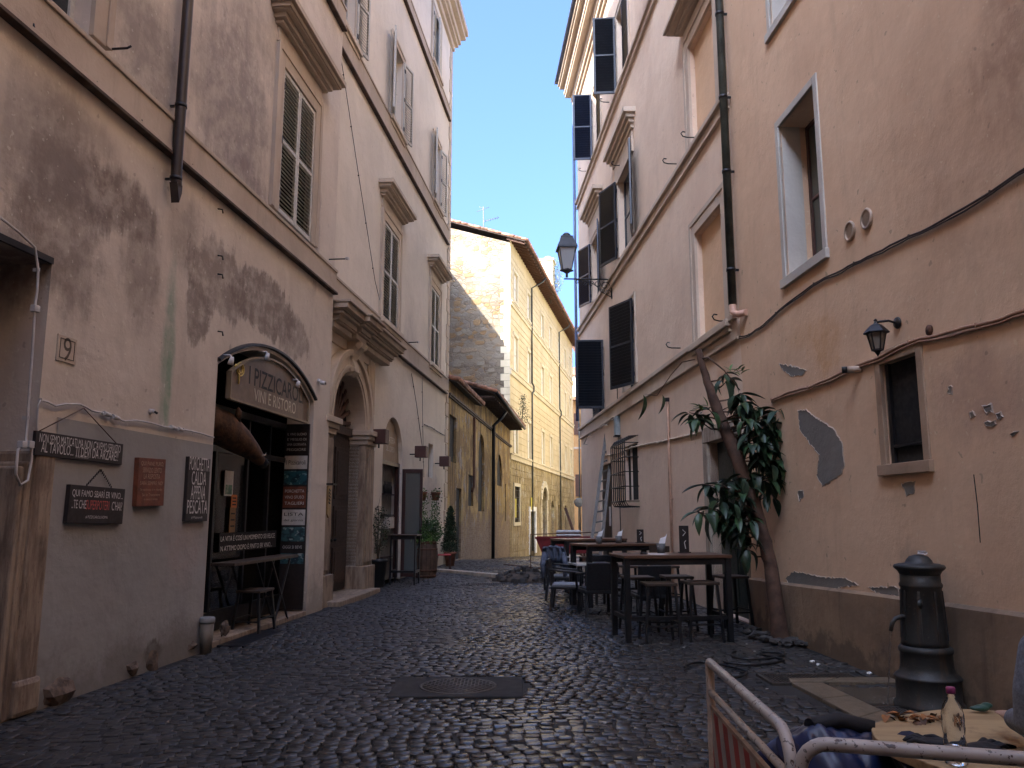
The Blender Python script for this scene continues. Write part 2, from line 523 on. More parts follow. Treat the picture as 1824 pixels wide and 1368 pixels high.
order = sorted(range(len(stones)), key=lambda k: (not shown(stones[k][0], stones[k][1]), stones[k][0]**2+stones[k][1]**2))
single = set(order[:300])
allv, allf, tone = [], [], []
cob_i = 0
for k, (x, y, a) in enumerate(stones):
    pts, f = stone_geo(x, y, a)
    t_ = float(np.clip(rng.beta(1.6, 2.2), 0, 1))
    if k in single:
        c0 = Vector((x, y, ground_z(y)))
        me = bpy.data.meshes.new("cobblestone")
        me.from_pydata([tuple(Vector(q)-c0) for q in pts], [], f)
        me.materials.append(m_cobble)
        for fi, pl_ in enumerate(me.polygons): pl_.use_smooth = fi >= 4
        at_ = me.attributes.new("tone", 'FLOAT', 'POINT'); at_.data.foreach_set("value", [t_]*12)
        o = put("cobblestone", me, ground, loc=c0)
    else:
        b0 = len(allv); allv += pts; allf += [tuple(b0+i for i in q) for q in f]; tone += [t_]*12
me = bpy.data.meshes.new("cobblestones"); me.from_pydata(allv, [], allf); me.materials.append(m_cobble)
me.polygons.foreach_set("use_smooth", [(i % 9) >= 4 for i in range(len(allf))])
at_ = me.attributes.new("tone", 'FLOAT', 'POINT'); at_.data.foreach_set("value", tone)
put("cobblestones", me, ground, kind="stuff")

# ================================================================ facade builders
def arc_pts(x0, x1, zs, rise, n=14):
    """points along an arch from left spring to right spring"""
    c = (x0+x1)/2; hw = (x1-x0)/2
    R = (hw*hw+rise*rise)/(2*rise); cz = zs+rise-R; a0 = math.asin(min(1, hw/R))
    if rise > hw*.999: a0 = pi/2
    return [(c+R*sin(-a0+2*a0*i/n), cz+R*cos(-a0+2*a0*i/n)) for i in range(n+1)]

def wall_mesh(mb, x0, x1, z0, z1, holes, y=0.0, reveal=True):
    xs = sorted({x0, x1, *[h[0] for h in holes], *[h[1] for h in holes]}); xs = [q for q in xs if x0 <= q <= x1]
    zs = sorted({z0, z1, *[h[2] for h in holes], *[h[3] for h in holes]}); zs = [q for q in zs if z0 <= q <= z1]
    for i in range(len(xs)-1):
        for j in range(len(zs)-1):
            cx_, cz_ = (xs[i]+xs[i+1])/2, (zs[j]+zs[j+1])/2
            if any(h[0] < cx_ < h[1] and h[2] < cz_ < h[3] for h in holes): continue
            mb.quad((xs[i], y, zs[j]), (xs[i+1], y, zs[j]), (xs[i+1], y, zs[j+1]), (xs[i], y, zs[j+1]))
    for h in holes:
        a, b, c, d = h[:4]; dep = h[4] if len(h) > 4 else .25; rise = h[5] if len(h) > 5 else 0
        yy = y+dep
        zt = d-rise
        if reveal:
            mb.quad((a,y,c),(a,y,zt),(a,yy,zt),(a,yy,c)); mb.quad((b,y,c),(b,yy,c),(b,yy,zt),(b,y,zt))
            mb.quad((a,y,c),(a,yy,c),(b,yy,c),(b,y,c))
            if not rise: mb.quad((a,y,d),(b,y,d),(b,yy,d),(a,yy,d))
        if rise:
            ar = arc_pts(a, b, zt, rise)
            for (p0, p1) in zip(ar[:-1], ar[1:]):
                mb.quad((p0[0],y,p0[1]),(p1[0],y,p1[1]),(p1[0],y,d),(p0[0],y,d))
                if reveal: mb.quad((p0[0],y,p0[1]),(p0[0],yy,p0[1]),(p1[0],yy,p1[1]),(p1[0],y,p1[1]))
    return mb

def slat_mesh(w, pitch, mat, tilt=.95, t=.010, chord=1.5):
    b = MB(); dpt = pitch*chord
    m_ = Matrix.Rotation(tilt, 4, 'X')
    b.box(-w/2, w/2, -dpt/2, dpt/2, -t/2, t/2, m_)
    return b.mesh("slat", mat)

def shutter(parent, name, w, h, mat, mtx, pitch=.065, split=True, indiv=False, th=.045, bw=.06, flip=False, closed=False):
    """one louvred leaf; local x from the hinge 0..w, y thickness, z 0..h"""
    f = MB()
    f.box(0, bw, 0, th, 0, h); f.box(w-bw, w, 0, th, 0, h)
    zs = [0, h*.5, h] if split else [0, h]
    f.box(bw, w-bw, 0.001, th-.001, 0, bw*1.2); f.box(bw, w-bw, .001, th-.001, h-bw, h)
    if split: f.box(bw, w-bw, .001, th-.001, h*.5-bw*.5, h*.5+bw*.5)
    o = f.build(name, mat, parent, bevel=.004); o.matrix_local = mtx
    hb = MB()
    for z in (h*.12, h*.5, h*.88): hb.box(-.012, .05, -.012, .0, z-.05, z+.05)
    hb.pieces("hinge", m_metal, o)
    tl = (.62 if closed else .95)*(-1 if flip else 1); ch = .86 if closed else 1.5
    me = slat_mesh(w-2*bw, pitch, mat, tilt=tl, chord=ch)
    spans = [(bw*1.2, h*.5-bw*.5), (h*.5+bw*.5, h-bw)] if split else [(bw*1.2, h-bw)]
    if indiv:
        for (a, b) in spans:
            n = int((b-a)/pitch)
            for i in range(n):
                put("slat", me, o, loc=(w/2, th/2, a+(i+.5)*(b-a)/n))
    else:
        s = MB()
        for (a, b) in spans:
            n = int((b-a)/pitch)
            for i in range(n):
                m_ = Matrix.Translation((w/2, th/2, a+(i+.5)*(b-a)/n)) @ Matrix.Rotation(tl, 4, 'X')
                s.box(-(w-2*bw)/2, (w-2*bw)/2, -pitch*ch/2, pitch*ch/2, -.005, .005, m_)
        s.build("slats", mat, o, kind="stuff")
    return o

def casement(parent, x0, x1, z0, z1, y, fm, mull=True, glass=None, bars=1):
    f = MB(); t = .06
    f.box(x0, x0+t, y, y+.05, z0, z1); f.box(x1-t, x1, y, y+.05, z0, z1)
    f.box(x0+t, x1-t, y+.001, y+.049, z0, z0+t); f.box(x0+t, x1-t, y+.001, y+.049, z1-t, z1)
    xm = (x0+x1)/2
    if mull: f.box(xm-t*.6, xm+t*.6, y+.001, y+.049, z0+t, z1-t)
    for k in range(bars):
        zz = z0+(z1-z0)*(k+1)/(bars+1)
        f.box(x0+t, x1-t, y+.003, y+.046, zz-.018, zz+.018)
    o = f.build("window", fm, parent, bevel=.004)
    q = MB(); q.box(x0+.01, x1-.01, y+.025, y+.032, z0+.01, z1-.01)
    q.build("pane", glass or m_glass, o)
    r = MB(); r.box(x0, x1, y+.25, y+.27, z0, z1); r.build("curtain", m_room, o)  # dark sheet stands in for the unlit room behind the pane
    return o

def surround(parent, x0, x1, z0, z1, w, mat, proud=.05, hood=0, sill=True, top=None, name="window_surround"):
    """moulded frame round an opening, with sill and cornice hood as sub-parts"""
    top = w if top is None else top
    f = MB()
    f.box(x0-w, x0, -proud, .002, z0, z1+top); f.box(x1, x1+w, -proud, .002, z0, z1+top)
    f.box(x0, x1, -proud, .002, z1, z1+top)
    f.box(x0-w*1.0-.02, x0-w*.72, -proud-.02, -proud+.001, z0+.001, z1+top+.02)
    f.box(x1+w*.72, x1+w+.02, -proud-.02, -proud+.001, z0+.001, z1+top+.02)
    f.box(x0-w*.72, x1+w*.72, -proud-.019, -proud+.001, z1+top*.72, z1+top+.019)
    o = f.build(name, mat, parent, bevel=.006)
    if sill:
        s = MB(); s.box(x0-w-.06, x1+w+.06, -proud-.10, .002, z0-.11, z0-.001)
        s.box(x0-w-.02, x1+w+.02, -proud-.05, .002, z0-.19, z0-.111)
        s.build("sill", mat, o, bevel=.008)
    if hood:
        hz = z1+top+.021
        s = MB()
        s.box(x0-w, x1+w, -proud+.01, .002, hz, hz+hood*.55)       # frieze
        a, b, zz = x0-w, x1+w, hz+hood*.55
        prof = [(0.03,0),(0.07,.05),(.09,.06),(.13,.14),(.22,.16),(.25,.18),(.25,.23),(.31,.30),(.31,.33)]
        for (p0, p1) in zip(prof[:-1], prof[1:]):
            if p1[1] > p0[1]+.001:
                e = max(p0[0], p1[0])*1.0; s.box(a-e, b+e, -proud-e, .002, zz+p0[1]*hood/.45, zz+p1[1]*hood/.45-.0005)
        s.build("hood", mat, o, bevel=.005)
    return o

def band(parent, name, x0, x1, z0, z1, proud, mat, lip=.022, lipz=.05, bevel=.006):
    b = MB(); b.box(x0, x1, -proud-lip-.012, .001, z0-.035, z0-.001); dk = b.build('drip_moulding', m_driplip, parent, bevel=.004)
    b = MB(); b.box(x0, x1, -proud, .002, z0+lipz, z1)
    b.box(x0, x1, -proud-lip, .002, z1+.0005, z1+.05)
    b.box(x0, x1, -proud-lip, .002, z0, z0+lipz-.001)
    return b.build(name, mat, parent, bevel=bevel)

def building(pl, name, label, cat="building", group=None):
    return thing(name, label, cat, mtx=pl.M(0, 0, 0), group=group)

def shell(parent, x0, x1, y1, z0, z1, wall, roof=None, ends=True, yf=0.0):
    s = MB()
    s.quad((x0, y1, z0), (x1, y1, z0), (x1, y1, z1), (x0, y1, z1))
    s.quad((x0, yf, z0), (x0, y1, z0), (x0, y1, z1), (x0, yf, z1))
    s.quad((x1, yf, z0), (x1, y1, z0), (x1, y1, z1), (x1, yf, z1))
    s.build("side_wall", wall, parent, fix=False)
    r = MB(); r.box(x0, x1, yf+.01, y1, z1, z1+.15); r.build("roof", roof or m_rooftile, parent)

def hook(parent, pl, px, py, L=.25):
    x, z = pl.pt(px, py)
    b = MB(); b.tube([(x,0,z),(x,-L*.7,z),(x,-L,z+.02),(x,-L-.03,z+.07),(x,-L,z+.11),(x,-L+.05,z+.10)], .012, 6)
    b.build("iron_hook", m_metal, parent)

# ================================================================ left near building
A = building(PA, "corner_house", "stained grey beige plaster building with a dark drainpipe and the arched wine shop")
XA0, XA1 = -26.0, 14.12
sd = (4.15, 6.72, -.2, 3.72, .55)                      # side doorway at the left edge
sh = (9.86, 13.34, -.2, 3.88, .45, .46)                # shop arch
w1 = (11.38, 12.78, 5.98, 8.28, .12)
w0 = (5.45, 6.92, 5.98, 8.28, .22)
w2 = (11.38, 12.78, 11.0, 13.1, .2); w3 = (5.45, 6.92, 11.0, 13.1, .2)
b = MB(); wall_mesh(b, XA0, XA1, 0.0, 18.0, [(sd[0],sd[1],0.0,sd[3],sd[4]), (sh[0],sh[1],0.0,sh[3],sh[4],sh[5]), w1, w0, w2, w3])
b.quad((XA1,0,0),(XA1,.6,0),(XA1,.6,18),(XA1,0,18))
b.build("wall", m_wallA, A, fix=False)
shell(A, XA0, XA1, 13, 0, 18, m_wallA, yf=.6)
# unseen set-back storey added to keep the sun off the facades opposite
t = MB(); t.box(XA0, XA1-.5, 1.0, 12, 18.16, 25.0); t.build("attic_storey", m_wallA, A)
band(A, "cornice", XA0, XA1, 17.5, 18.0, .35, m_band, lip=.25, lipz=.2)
# cement render below the cable, a slightly proud skin
low = MB()
zc = 2.42
def skin(mb, xa, xb, zt, y=-.012):
    mb.quad((xa,y,0),(xb,y,0),(xb,y,zt),(xa,y,zt)); mb.quad((xa,y,zt),(xb,y,zt),(xb,0.0,zt),(xa,0.0,zt))
skin(low, 6.96, 9.83, zc); low.build("cement_skirting", m_wallA_low, A, fix=False)
band(A, "string_course", XA0, 14.10, 5.50, 5.86, .06, m_band)
band(A, "string_course", XA0, 14.10, 10.62, 11.0, .06, m_band)
# windows of the near building
s = surround(A, *w1[:4], .26, m_band, hood=.42, sill=False)
for side in (0, 1):
    hw = (w1[1]-w1[0])/2 - .01
    if side == 0: M_ = Matrix.Translation((w1[0]+.005, -.03, w1[2]+.02))
    else: M_ = Matrix.Translation((w1[1]-.005, .015, w1[2]+.02)) @ Matrix.Rotation(pi, 4, 'Z')
    shutter(A, "shutter", hw, w1[3]-w1[2]-.04, m_shutgrey, M_, pitch=.062, indiv=True, flip=(side == 1), closed=True)
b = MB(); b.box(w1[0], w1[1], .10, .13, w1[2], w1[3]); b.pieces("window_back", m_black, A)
for w_ in (w0, w2, w3):
    surround(A, *w_[:4], .26, m_band, hood=.42, sill=False)
    casement(A, *w_[:4], .16, m_shutgrey)
# drainpipe with a cut angled foot
xp, _ = PA.pt(325, 150, off=.12)
b = MB(); b.tube([(xp,-.12,18),(xp,-.12,5.25),(xp+.005,-.13,5.12)], .058, 14, cap=False)
b.prism([(xp-.056,5.14),(xp+.056,5.14),(xp+.056,5.05),(xp+.01,4.93)], -.17, -.08)
dp = b.build("drainpipe", m_pipe, A)
for z in (6.05, 5.2, 7.6, 9.3):
    b = MB(); b.lathe([(.066,-.02),(.066,.02)], 14, (xp,-.12,z)); b.box(xp-.012, xp+.012, -.06, .0, z-.012, z+.012); b.build("pipe_clamp", m_metal, dp)
for (hx, hy) in ((48,42),(162,145),(243,213),(334,292),(372,330),(388,372),(388,455),(388,488),(388,590)):
    x, z = PA.pt(hx, hy)
    b = MB(); b.tube([(x,0,z),(x,-.06,z-.01),(x,-.07,z-.06)], .010, 5); b.build("iron_nail", m_metal, A)
x, z = PA.pt(188, 88)
b = MB(); b.tube([(x,0,z),(x,-.22,z),(x,-.26,z+.02)], .012, 6); b.build("bracket_arm", m_metal, A)
# doorway at the left edge: travertine jamb, deep reveal, door
b = MB(); b.box(sd[1]-.02, sd[1]+.24, -.035, .56, 0, 2.12)
j = b.build("door_jamb", m_trav, A, bevel=.03)
b = MB(); b.box(sd[1]-.10, sd[1]-.021, -.02, .30, 0, 2.02); b.box(sd[1]-.16, sd[1]-.101, -.01, .22, 0, 1.98); b.build("jamb_moulding", m_trav, j, bevel=.02)
b = MB(); b.box(sd[1]-.05, sd[1]+.28, -.06, .45, 0, .30); b.build("jamb_foot", m_trav, j, bevel=.05)
b = MB(); b.box(sd[0]-.02, sd[1], .56, .60, 0, 3.72); b.build("door", m_dkwood, A)
b = MB(); b.box(sd[0]-.1, sd[1]+.01, -.008, .02, 3.715, 3.77); b.build("door_lintel", m_metal, A)  # dark strip draws the shaded underside edge of the opening
b = MB(); b.box(sd[0], sd[1], 0, .5, -.1, .06); b.build("door_step", m_trav, A, bevel=.01)
# rough lumps of old stone at the wall foot
def rock(name, c, r, mat, parent, sq=(1,1,1), seed=0, sub=2, label=None, rough=.28):
    bm = bmesh.new(); bmesh.ops.create_icosphere(bm, subdivisions=sub, radius=1)
    rr = random.Random(seed)
    off = Vector((rr.random()*50, rr.random()*50, rr.random()*50))
    from mathutils import noise as mn
    for v_ in bm.verts:
        k = 1 + rough*mn.noise(v_.co*1.6+off)*2 + rough*.4*mn.noise(v_.co*5+off)
        v_.co = Vector((v_.co.x*sq[0]*r*k, v_.co.y*sq[1]*r*k, v_.co.z*sq[2]*r*k))
    me = bpy.data.meshes.new(name); bm.to_mesh(me); bm.free(); me.materials.append(mat)
    return put(name, me, parent, loc=c, label=label)
m_tufa = flat("tufa_brown_red", (.12,.085,.06), .9, var=.5, vscale=14, bump=.6, bscale=30)
for i, (px, py, r, s_) in enumerate(((100,1235,.16,(1.3,.5,.8)),(270,1180,.12,(1,.5,1.1)),(235,1190,.10,(1.2,.5,.7)),(400,1120,.09,(1,.5,1)),(340,1150,.08,(1.4,.5,.6)))):
    x, z = PA.pt(px, py)
    rock("foundation_stone", (x, .0, max(z, .05)), r, m_tufa, A, s_, i+3)

# ================================================================ wine shop front (parts of the corner house)
x0, x1, zs = sh[0], sh[1], sh[3]-sh[5]
b = MB()
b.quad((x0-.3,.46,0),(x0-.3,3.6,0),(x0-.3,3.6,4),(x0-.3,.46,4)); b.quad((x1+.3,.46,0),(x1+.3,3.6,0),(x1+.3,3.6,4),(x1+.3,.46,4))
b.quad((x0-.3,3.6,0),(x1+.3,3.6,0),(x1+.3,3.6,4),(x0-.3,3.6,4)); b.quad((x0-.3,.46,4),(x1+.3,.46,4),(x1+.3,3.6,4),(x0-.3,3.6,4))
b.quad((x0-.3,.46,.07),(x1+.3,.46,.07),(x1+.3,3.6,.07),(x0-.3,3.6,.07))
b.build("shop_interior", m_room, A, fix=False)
# thin dark band drawing the shaded inside of the shop arch recess
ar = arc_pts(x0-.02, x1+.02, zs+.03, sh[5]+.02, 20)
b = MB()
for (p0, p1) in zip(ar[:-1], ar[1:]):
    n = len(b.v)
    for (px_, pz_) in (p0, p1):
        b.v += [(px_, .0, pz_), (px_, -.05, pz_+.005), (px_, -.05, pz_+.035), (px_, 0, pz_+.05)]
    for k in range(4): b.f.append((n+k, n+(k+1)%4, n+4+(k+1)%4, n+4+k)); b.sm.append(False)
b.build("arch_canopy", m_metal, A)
# shop glazing set back: frame, door panes, transom
b = MB(); gy_ = .40
for xx in (x0+.02, x0+.95, x0+1.95, x1-.75):
    b.box(xx-.03, xx+.03, gy_, gy_+.06, .12, 3.0)
b.box(x0, x1, gy_+.001, gy_+.059, 2.42, 2.50); b.box(x0, x1, gy_+.001, gy_+.059, .08, .34); b.box(x0, x1, gy_, gy_+.06, 2.95, 3.05)
sf = b.build("shop_glazing", m_metal, A, bevel=.004)
m_clear, nt, p = new_mat("shop_glass"); p.inputs['Base Color'].default_value = (.9,.95,.95,1)
p.inputs['Transmission Weight'].default_value = 1; p.inputs['Roughness'].default_value = .02; p.inputs['IOR'].default_value = 1.3
for (a, c) in ((x0+.05, x0+.92), (x0+.98, x0+1.92)):
    b = MB(); b.box(a, c, gy_+.025, gy_+.031, .34, 2.42); b.build("pane", m_clear, sf)
b = MB(); b.box(x0+.02, x1, .0, .44, .0, .075); b.build("shop_step", m_trav, A, bevel=.01)
b = MB(); b.box(x0+.35, x0+1.7, -.36, -.02, .0, .028); st = b.build("drain_tray", m_metal, A, bevel=.006)

# ================================================================ left second building
B = building(PB, "portal_house", "pink beige plaster building with the arched stone portal and grey louvred shutters")
XB0, XB1 = 13.9, 26.92
pd = (14.75, 16.86, 0.0, 4.36, .32, 1.05)
s2 = (18.76, 20.70, 0.0, 3.92, .28, .97)
sw = (23.93, 24.62, 2.66, 3.66, .3)
bw = {'l1': (18.30, 19.70, 6.04, 8.44), 'l2': (23.84, 25.12, 6.04, 8.44), 'u1': (18.68, 19.74, 11.2, 13.3), 'u2': (23.94, 24.92, 11.2, 13.3),
      't1': (18.6, 19.8, 15.6, 17.3), 't2': (23.45, 24.55, 15.55, 17.4), 'l0': (14.6,15.6,11.2,13.3)}
holes = [pd, s2, sw] + [(*v_, .2) for k_, v_ in bw.items()]
b = MB(); wall_mesh(b, XB0, XB1, -.1, 19.1, holes); b.build("wall", m_wallB, B, fix=False)
shell(B, XB0, XB1, 12, -.1, 19.1, m_wallB)
t = MB(); t.box(XB0-.2, XB1-1.5, 1.4, 12, 19.26, 24.0); t.build("attic_storey", m_wallB, B)  # unseen upper block added to shade the shuttered house across the street
band(B, "string_course", XB0, XB1-.45, 5.52, 5.98, .06, m_band)
band(B, "string_course", XB0, XB1-.45, 10.62, 11.1, .06, m_band)
band(B, "string_course", XB0, XB1-.45, 15.1, 15.45, .06, m_band)
b = MB()
for (e, za, zb) in ((.10,18.0,18.2),(.22,18.2,18.32),(.30,18.32,18.55),(.46,18.55,18.72),(.54,18.72,18.95)):
    b.box(XB0, XB1+e*.6, -e, .3, za, zb-.001)
b.build("cornice", m_trimB, B, bevel=.01)
q = 0; z = -.05
while z < 17.9:                                         # quoin blocks on the far corner
    h_ = .46 if q % 2 else .42
    b = MB(); w_ = .44 if q % 2 else .32
    b.box(XB1-w_, XB1+.03, -.035, .25, z+.012, min(z+h_, 18)-.012); b.build("quoin", m_trimB, B, bevel=.01); z += h_; q += 1
for k_ in ('l1', 'l2'):
    w_ = bw[k_]
    surround(B, *w_, .24, m_trimB, hood=.42, sill=True)
    for side in (0, 1):
        hw = (w_[1]-w_[0])/2-.01
        M_ = Matrix.Translation((w_[0]+.005,-.03,w_[2]+.02)) if side == 0 else Matrix.Translation((w_[1]-.005,.015,w_[2]+.02)) @ Matrix.Rotation(pi,4,'Z')
        shutter(B, "shutter", hw, w_[3]-w_[2]-.04, m_shutgrey, M_, pitch=.066, indiv=(k_ == 'l1'), flip=(side == 1), closed=True)
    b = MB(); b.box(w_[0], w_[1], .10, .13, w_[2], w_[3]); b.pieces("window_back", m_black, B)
for k_ in ('u1', 'u2', 't1', 't2', 'l0'):
    w_ = bw[k_]
    surround(B, *w_, .17, m_trimB, hood=0, sill=True, proud=.04)
    casement(B, *w_, .14, m_shutgrey)
    hw = (w_[1]-w_[0])/2; hh = w_[3]-w_[2]
    if k_ in ('t1', 't2'):
        angs = (4, 176)
    else: angs = (-165, -12)
    # leaf on the near jamb stands out from the wall, leaf on the far jamb folded back
    shutter(B, "shutter", hw+.03, hh+.02, m_shutgrey, Matrix.Translation((w_[0]-.02,-.06,w_[2])) @ Matrix.Rotation(radians(angs[0]),4,'Z'))
    if k_ in ('t1','t2'):
        shutter(B, "shutter", hw+.03, hh+.02, m_shutgrey, Matrix.Translation((w_[1]+.02,-.06,w_[2])) @ Matrix.Rotation(radians(angs[1]+8),4,'Z'))
    else:
        shutter(B, "shutter", hw+.03, hh+.02, m_shutgrey, Matrix.Translation((w_[1]+.02,-.07,w_[2])) @ Matrix.Rotation(radians(angs[1]),4,'Z'))
b = MB(); b.box(sw[0]+.02, sw[1]-.02, .28, .3, sw[2], sw[3]); b.build("small_window", m_glass, B)
b = MB()
for i in range(4): b.box(sw[0]+.1+i*.15, sw[0]+.12+i*.15, .1, .12, sw[2], sw[3])
b.pieces("window_bars", m_metal, B)

# ---- stone portal
pa, pb, pz, ph = pd[0], pd[1], pd[3]-pd[5], pd[5]
def archivolt(mb, c, zs, r0, r1, y0, y1, n=24, a0=0, a1=pi):
    for i in range(n):
        t0, t1 = a0+(a1-a0)*i/n, a0+(a1-a0)*(i+1)/n
        q = []
        for t_ in (t0, t1):
            for (r, y) in ((r0, y0), (r1, y0), (r1, y1), (r0, y1)):
                q.append((c-r*cos(t_), y, zs+r*sin(t_)))
        k = len(mb.v); mb.v += q
        for e in range(4): mb.f.append((k+e, k+(e+1)%4, k+4+(e+1)%4, k+4+e)); mb.sm.append(False)
pc = (pa+pb)/2; hw = (pb-pa)/2
b = MB(); archivolt(b, pc, pz, hw-.015, hw+.30, -.13, .35); archivolt(b, pc, pz, hw+.30, hw+.42, -.19, .0); archivolt(b, pc, pz, hw+.05, hw+.12, -.155, -.128)
arch = b.build("portal_arch", m_trimB, B, bevel=.008)
for sgn, xe in ((-1, pa), (1, pb)):
    a0_, a1_ = (xe-.62, xe-.0) if sgn < 0 else (xe, xe+.62)
    b = MB(); b.box(a0_, a1_, -.15, .26, .55, pz-.30); 
    b.box(a0_+.09, a1_-.09, -.185, -.149, .62, pz-.38)
    pj = b.build("portal_pier", m_trav, B, bevel=.012)
    b = MB(); b.box(a0_-.06, a1_+.06, -.22, .26, -.1, .549); b.build("pier_base", m_trav, pj, bevel=.02)
    b = MB(); b.box(a0_-.03, a1_+.03, -.19, .262, pz-.299, pz-.20); b.box(a0_-.07, a1_+.07, -.23, .264, pz-.199, pz-.11); b.box(a0_-.11, a1_+.11, -.28, .266, pz-.109, pz)
    b.build("pier_capital", m_trimB, pj, bevel=.012)
# keystone console with scrolls
b = MB()
kz = pz+hw
prof = [(-.13,kz-.10),(-.24,kz-.02),(-.22,kz+.10),(-.17,kz+.22),(-.22,kz+.34),(-.34,kz+.46),(-.36,kz+.55),(-.30,kz+.60),(0,kz+.60),(0,kz-.10)]
b.prism([(q[0], q[1]) for q in prof], pc-.15, pc+.15, axis='x')
for sx in (-1, 1):
    b.tube([(pc+sx*.15, -.30, kz+.50),(pc+sx*.19,-.30,kz+.50)], .075, 12); b.tube([(pc+sx*.15,-.19,kz+.02),(pc+sx*.19,-.19,kz+.02)], .055, 12)
b.build("keystone", m_trimB, arch, bevel=.01)
# spandrel panel and cornice over the portal
b = MB(); b.box(pa-.5, pb+.5, -.05, .0, pz+hw+.40, pz+hw+.62); b.build("portal_frieze", m_trimB, B, bevel=.01)
cz = 4.96
b = MB()
for (e, za, zb, d_) in ((.02,0,.10,.20),(.05,.10,.13,.26),(.02,.13,.22,.30),(.10,.22,.27,.38),(.13,.27,.30,.42),(.18,.30,.40,.50),(.20,.40,.44,.56)):
    b.box(pa-.35-e, pb+1.55+e, -d_, .0, cz+za, cz+zb-.0008)
    b.box(pc-.32-e, pc+.32+e, -d_-.10, -d_+.01, cz+za+.0004, cz+zb-.0012)
pcn = b.build("portal_cornice", m_band, B, bevel=.006)
b = MB()
for sx in (-1, 1):
    for i in range(5): b.box(pc+sx*(hw+.42+.04*i)-.02, pc+sx*(hw+.42+.04*i)+.02, -.06-.02*i, .0, pz+.4, cz-.02-.03*i)
b.build("portal_pilaster", m_trimB, B, bevel=.006)
# double door: two leaves with raised panels
for k, (a, c) in enumerate(((pa, pc-.004), (pc+.004, pb))):
    b = MB(); b.box(a, c, .20, .26, .12, pz-.15)
    for (z0_, z1_) in ((.25,.95),(1.08,1.75),(1.88,2.9)):
        b.box(a+.10, c-.10, .175, .201, z0_, z1_); b.box(a+.18, c-.18, .16, .176, z0_+.08, z1_-.08)
    d_ = b.build("door_leaf", m_dkwood, B, bevel=.008)
    b = MB(); xk = c-.10 if k == 0 else a+.10
    b.lathe([(.0,-.03),(.03,-.02),(.035,0),(.03,.02),(.0,.03)], 12, (xk, .14, 1.1)); b.build("door_knob", m_metal, d_)
b = MB(); b.box(pa-.3, pb+.3, -.45, .3, -.1, .10); b.build("door_step", m_trav, B, bevel=.015)
b = MB(); b.box(pa, pb, .12, .26, pz-.149, pz+.02); fl = b.build("transom", m_dkwood, B, bevel=.01)
for i in range(13):
    t_ = pi*(i+.5)/13
    b = MB(); r0 = .22
    b.bar((pc-r0*cos(t_), .20, pz+.05+r0*sin(t_)*.9), (pc-(hw-.02)*cos(t_), .20, pz+.02+(hw-.02)*sin(t_)), .075, .03, up=(0,1,0))
    b.build("fanlight_ray", flat("fan_wood", (.09,.045,.03), .6) if i == 0 else bpy.data.materials["fan_wood"], fl)
b = MB(); archivolt(b, pc, pz+.03, .02, .22, .17, .23, 12); b.build("fanlight_hub", bpy.data.materials["fan_wood"], fl)
b = MB(); b.box(pa, pb, .28, .30, pz, pz+hw+.1); b.build("fanlight_back", m_black, fl)

# ================================================================ low ochre house
def weathered(name, cols, joints=0.0, seed=0.0):
    """old wall: paint, bare render and brickwork showing in ragged areas, dark runs from above"""
    m, nt, p = new_mat(name); N = NT(nt); v = N.coord(loc=(seed, 0, seed)); w = N.coord((1.6, 1, .13), loc=(seed, 0, 0))
    a = N.noise(v, .7, 8, .7, .5); col = N.mix(N.ramp(a, .42, .56), cols[0], cols[1])
    c2 = N.noise(v, 1.3, 8, .72, .3); col = N.mix(N.ramp(c2, .55, .60), col, cols[2])
    c3 = N.noise(v, 2.4, 7, .7); col = N.mix(N.math('MULTIPLY', N.ramp(c3, .60, .66), .8), col, cols[3])
    st = N.noise(w, 2.2, 7, .72); col = N.mix(N.math('MULTIPLY', N.ramp(st, .47, .60), .8), col, (.085,.065,.04))
    st2 = N.noise(w, 5.5, 6, .7); col = N.mix(N.math('MULTIPLY', N.ramp(st2, .52, .72), .5), col, cols[1])
    fine = N.noise(v, 12, 6, .75); col = N.mix(N.math('MULTIPLY', N.ramp(fine, .50, .64), .6), col, (.10,.08,.055))
    sep = N.node('ShaderNodeSeparateXYZ'); N.L(v, sep.inputs[0])
    low = N.ramp(N.math('ADD', sep.outputs[2], N.math('MULTIPLY', a, -3.0)), .6+seed, -.9+seed)
    br = N.node('ShaderNodeTexBrick'); mp = N.coord((1, 1, 1)); 
    cmb = N.node('ShaderNodeCombineXYZ'); s2_ = N.node('ShaderNodeSeparateXYZ'); N.L(mp, s2_.inputs[0]); N.L(s2_.outputs[0], cmb.inputs[0]); N.L(s2_.outputs[2], cmb.inputs[1]); N.L(cmb.outputs[0], br.inputs[0])
    br.inputs['Scale'].default_value = 3.2; br.inputs['Color1'].default_value = (.20,.13,.085,1); br.inputs['Color2'].default_value = (.30,.22,.15,1); br.inputs['Mortar'].default_value = (.25,.22,.18,1)
    col = N.mix(N.math('MULTIPLY', low, joints), col, br.outputs[0])
    N.L(col, p.inputs['Base Color']); p.inputs['Roughness'].default_value = .95; p.inputs['Specular IOR Level'].default_value = .2
    b = N.bump(c2, .8, .06); b = N.bump(fine, .6, .02, b); N.L(b, p.inputs['Normal'])
    return m
m_ochre = weathered("plaster_ochre_worn", ((.50,.35,.14), (.27,.18,.085), (.36,.325,.28), (.13,.085,.055)), joints=.9)
O = building(PB, "low_ochre_house", "low weathered ochre house with clay roof beyond the pink beige building")
oh = [(27.35,28.75,3.35,4.95,.10), (28.85,29.95,.0,2.5,.08), (31.6,32.9,1.9,3.1,.08), (34.3,36.2,1.7,5.0,.12,.8), (40.9,43.0,3.0,4.6,.10,.8), (44.6,45.1,1.2,3.2,.06)]
b = MB(); wall_mesh(b, 26.94, 47.7, -1.3, 6.4, oh); b.build("wall", m_ochre, O, fix=False)
b = MB()
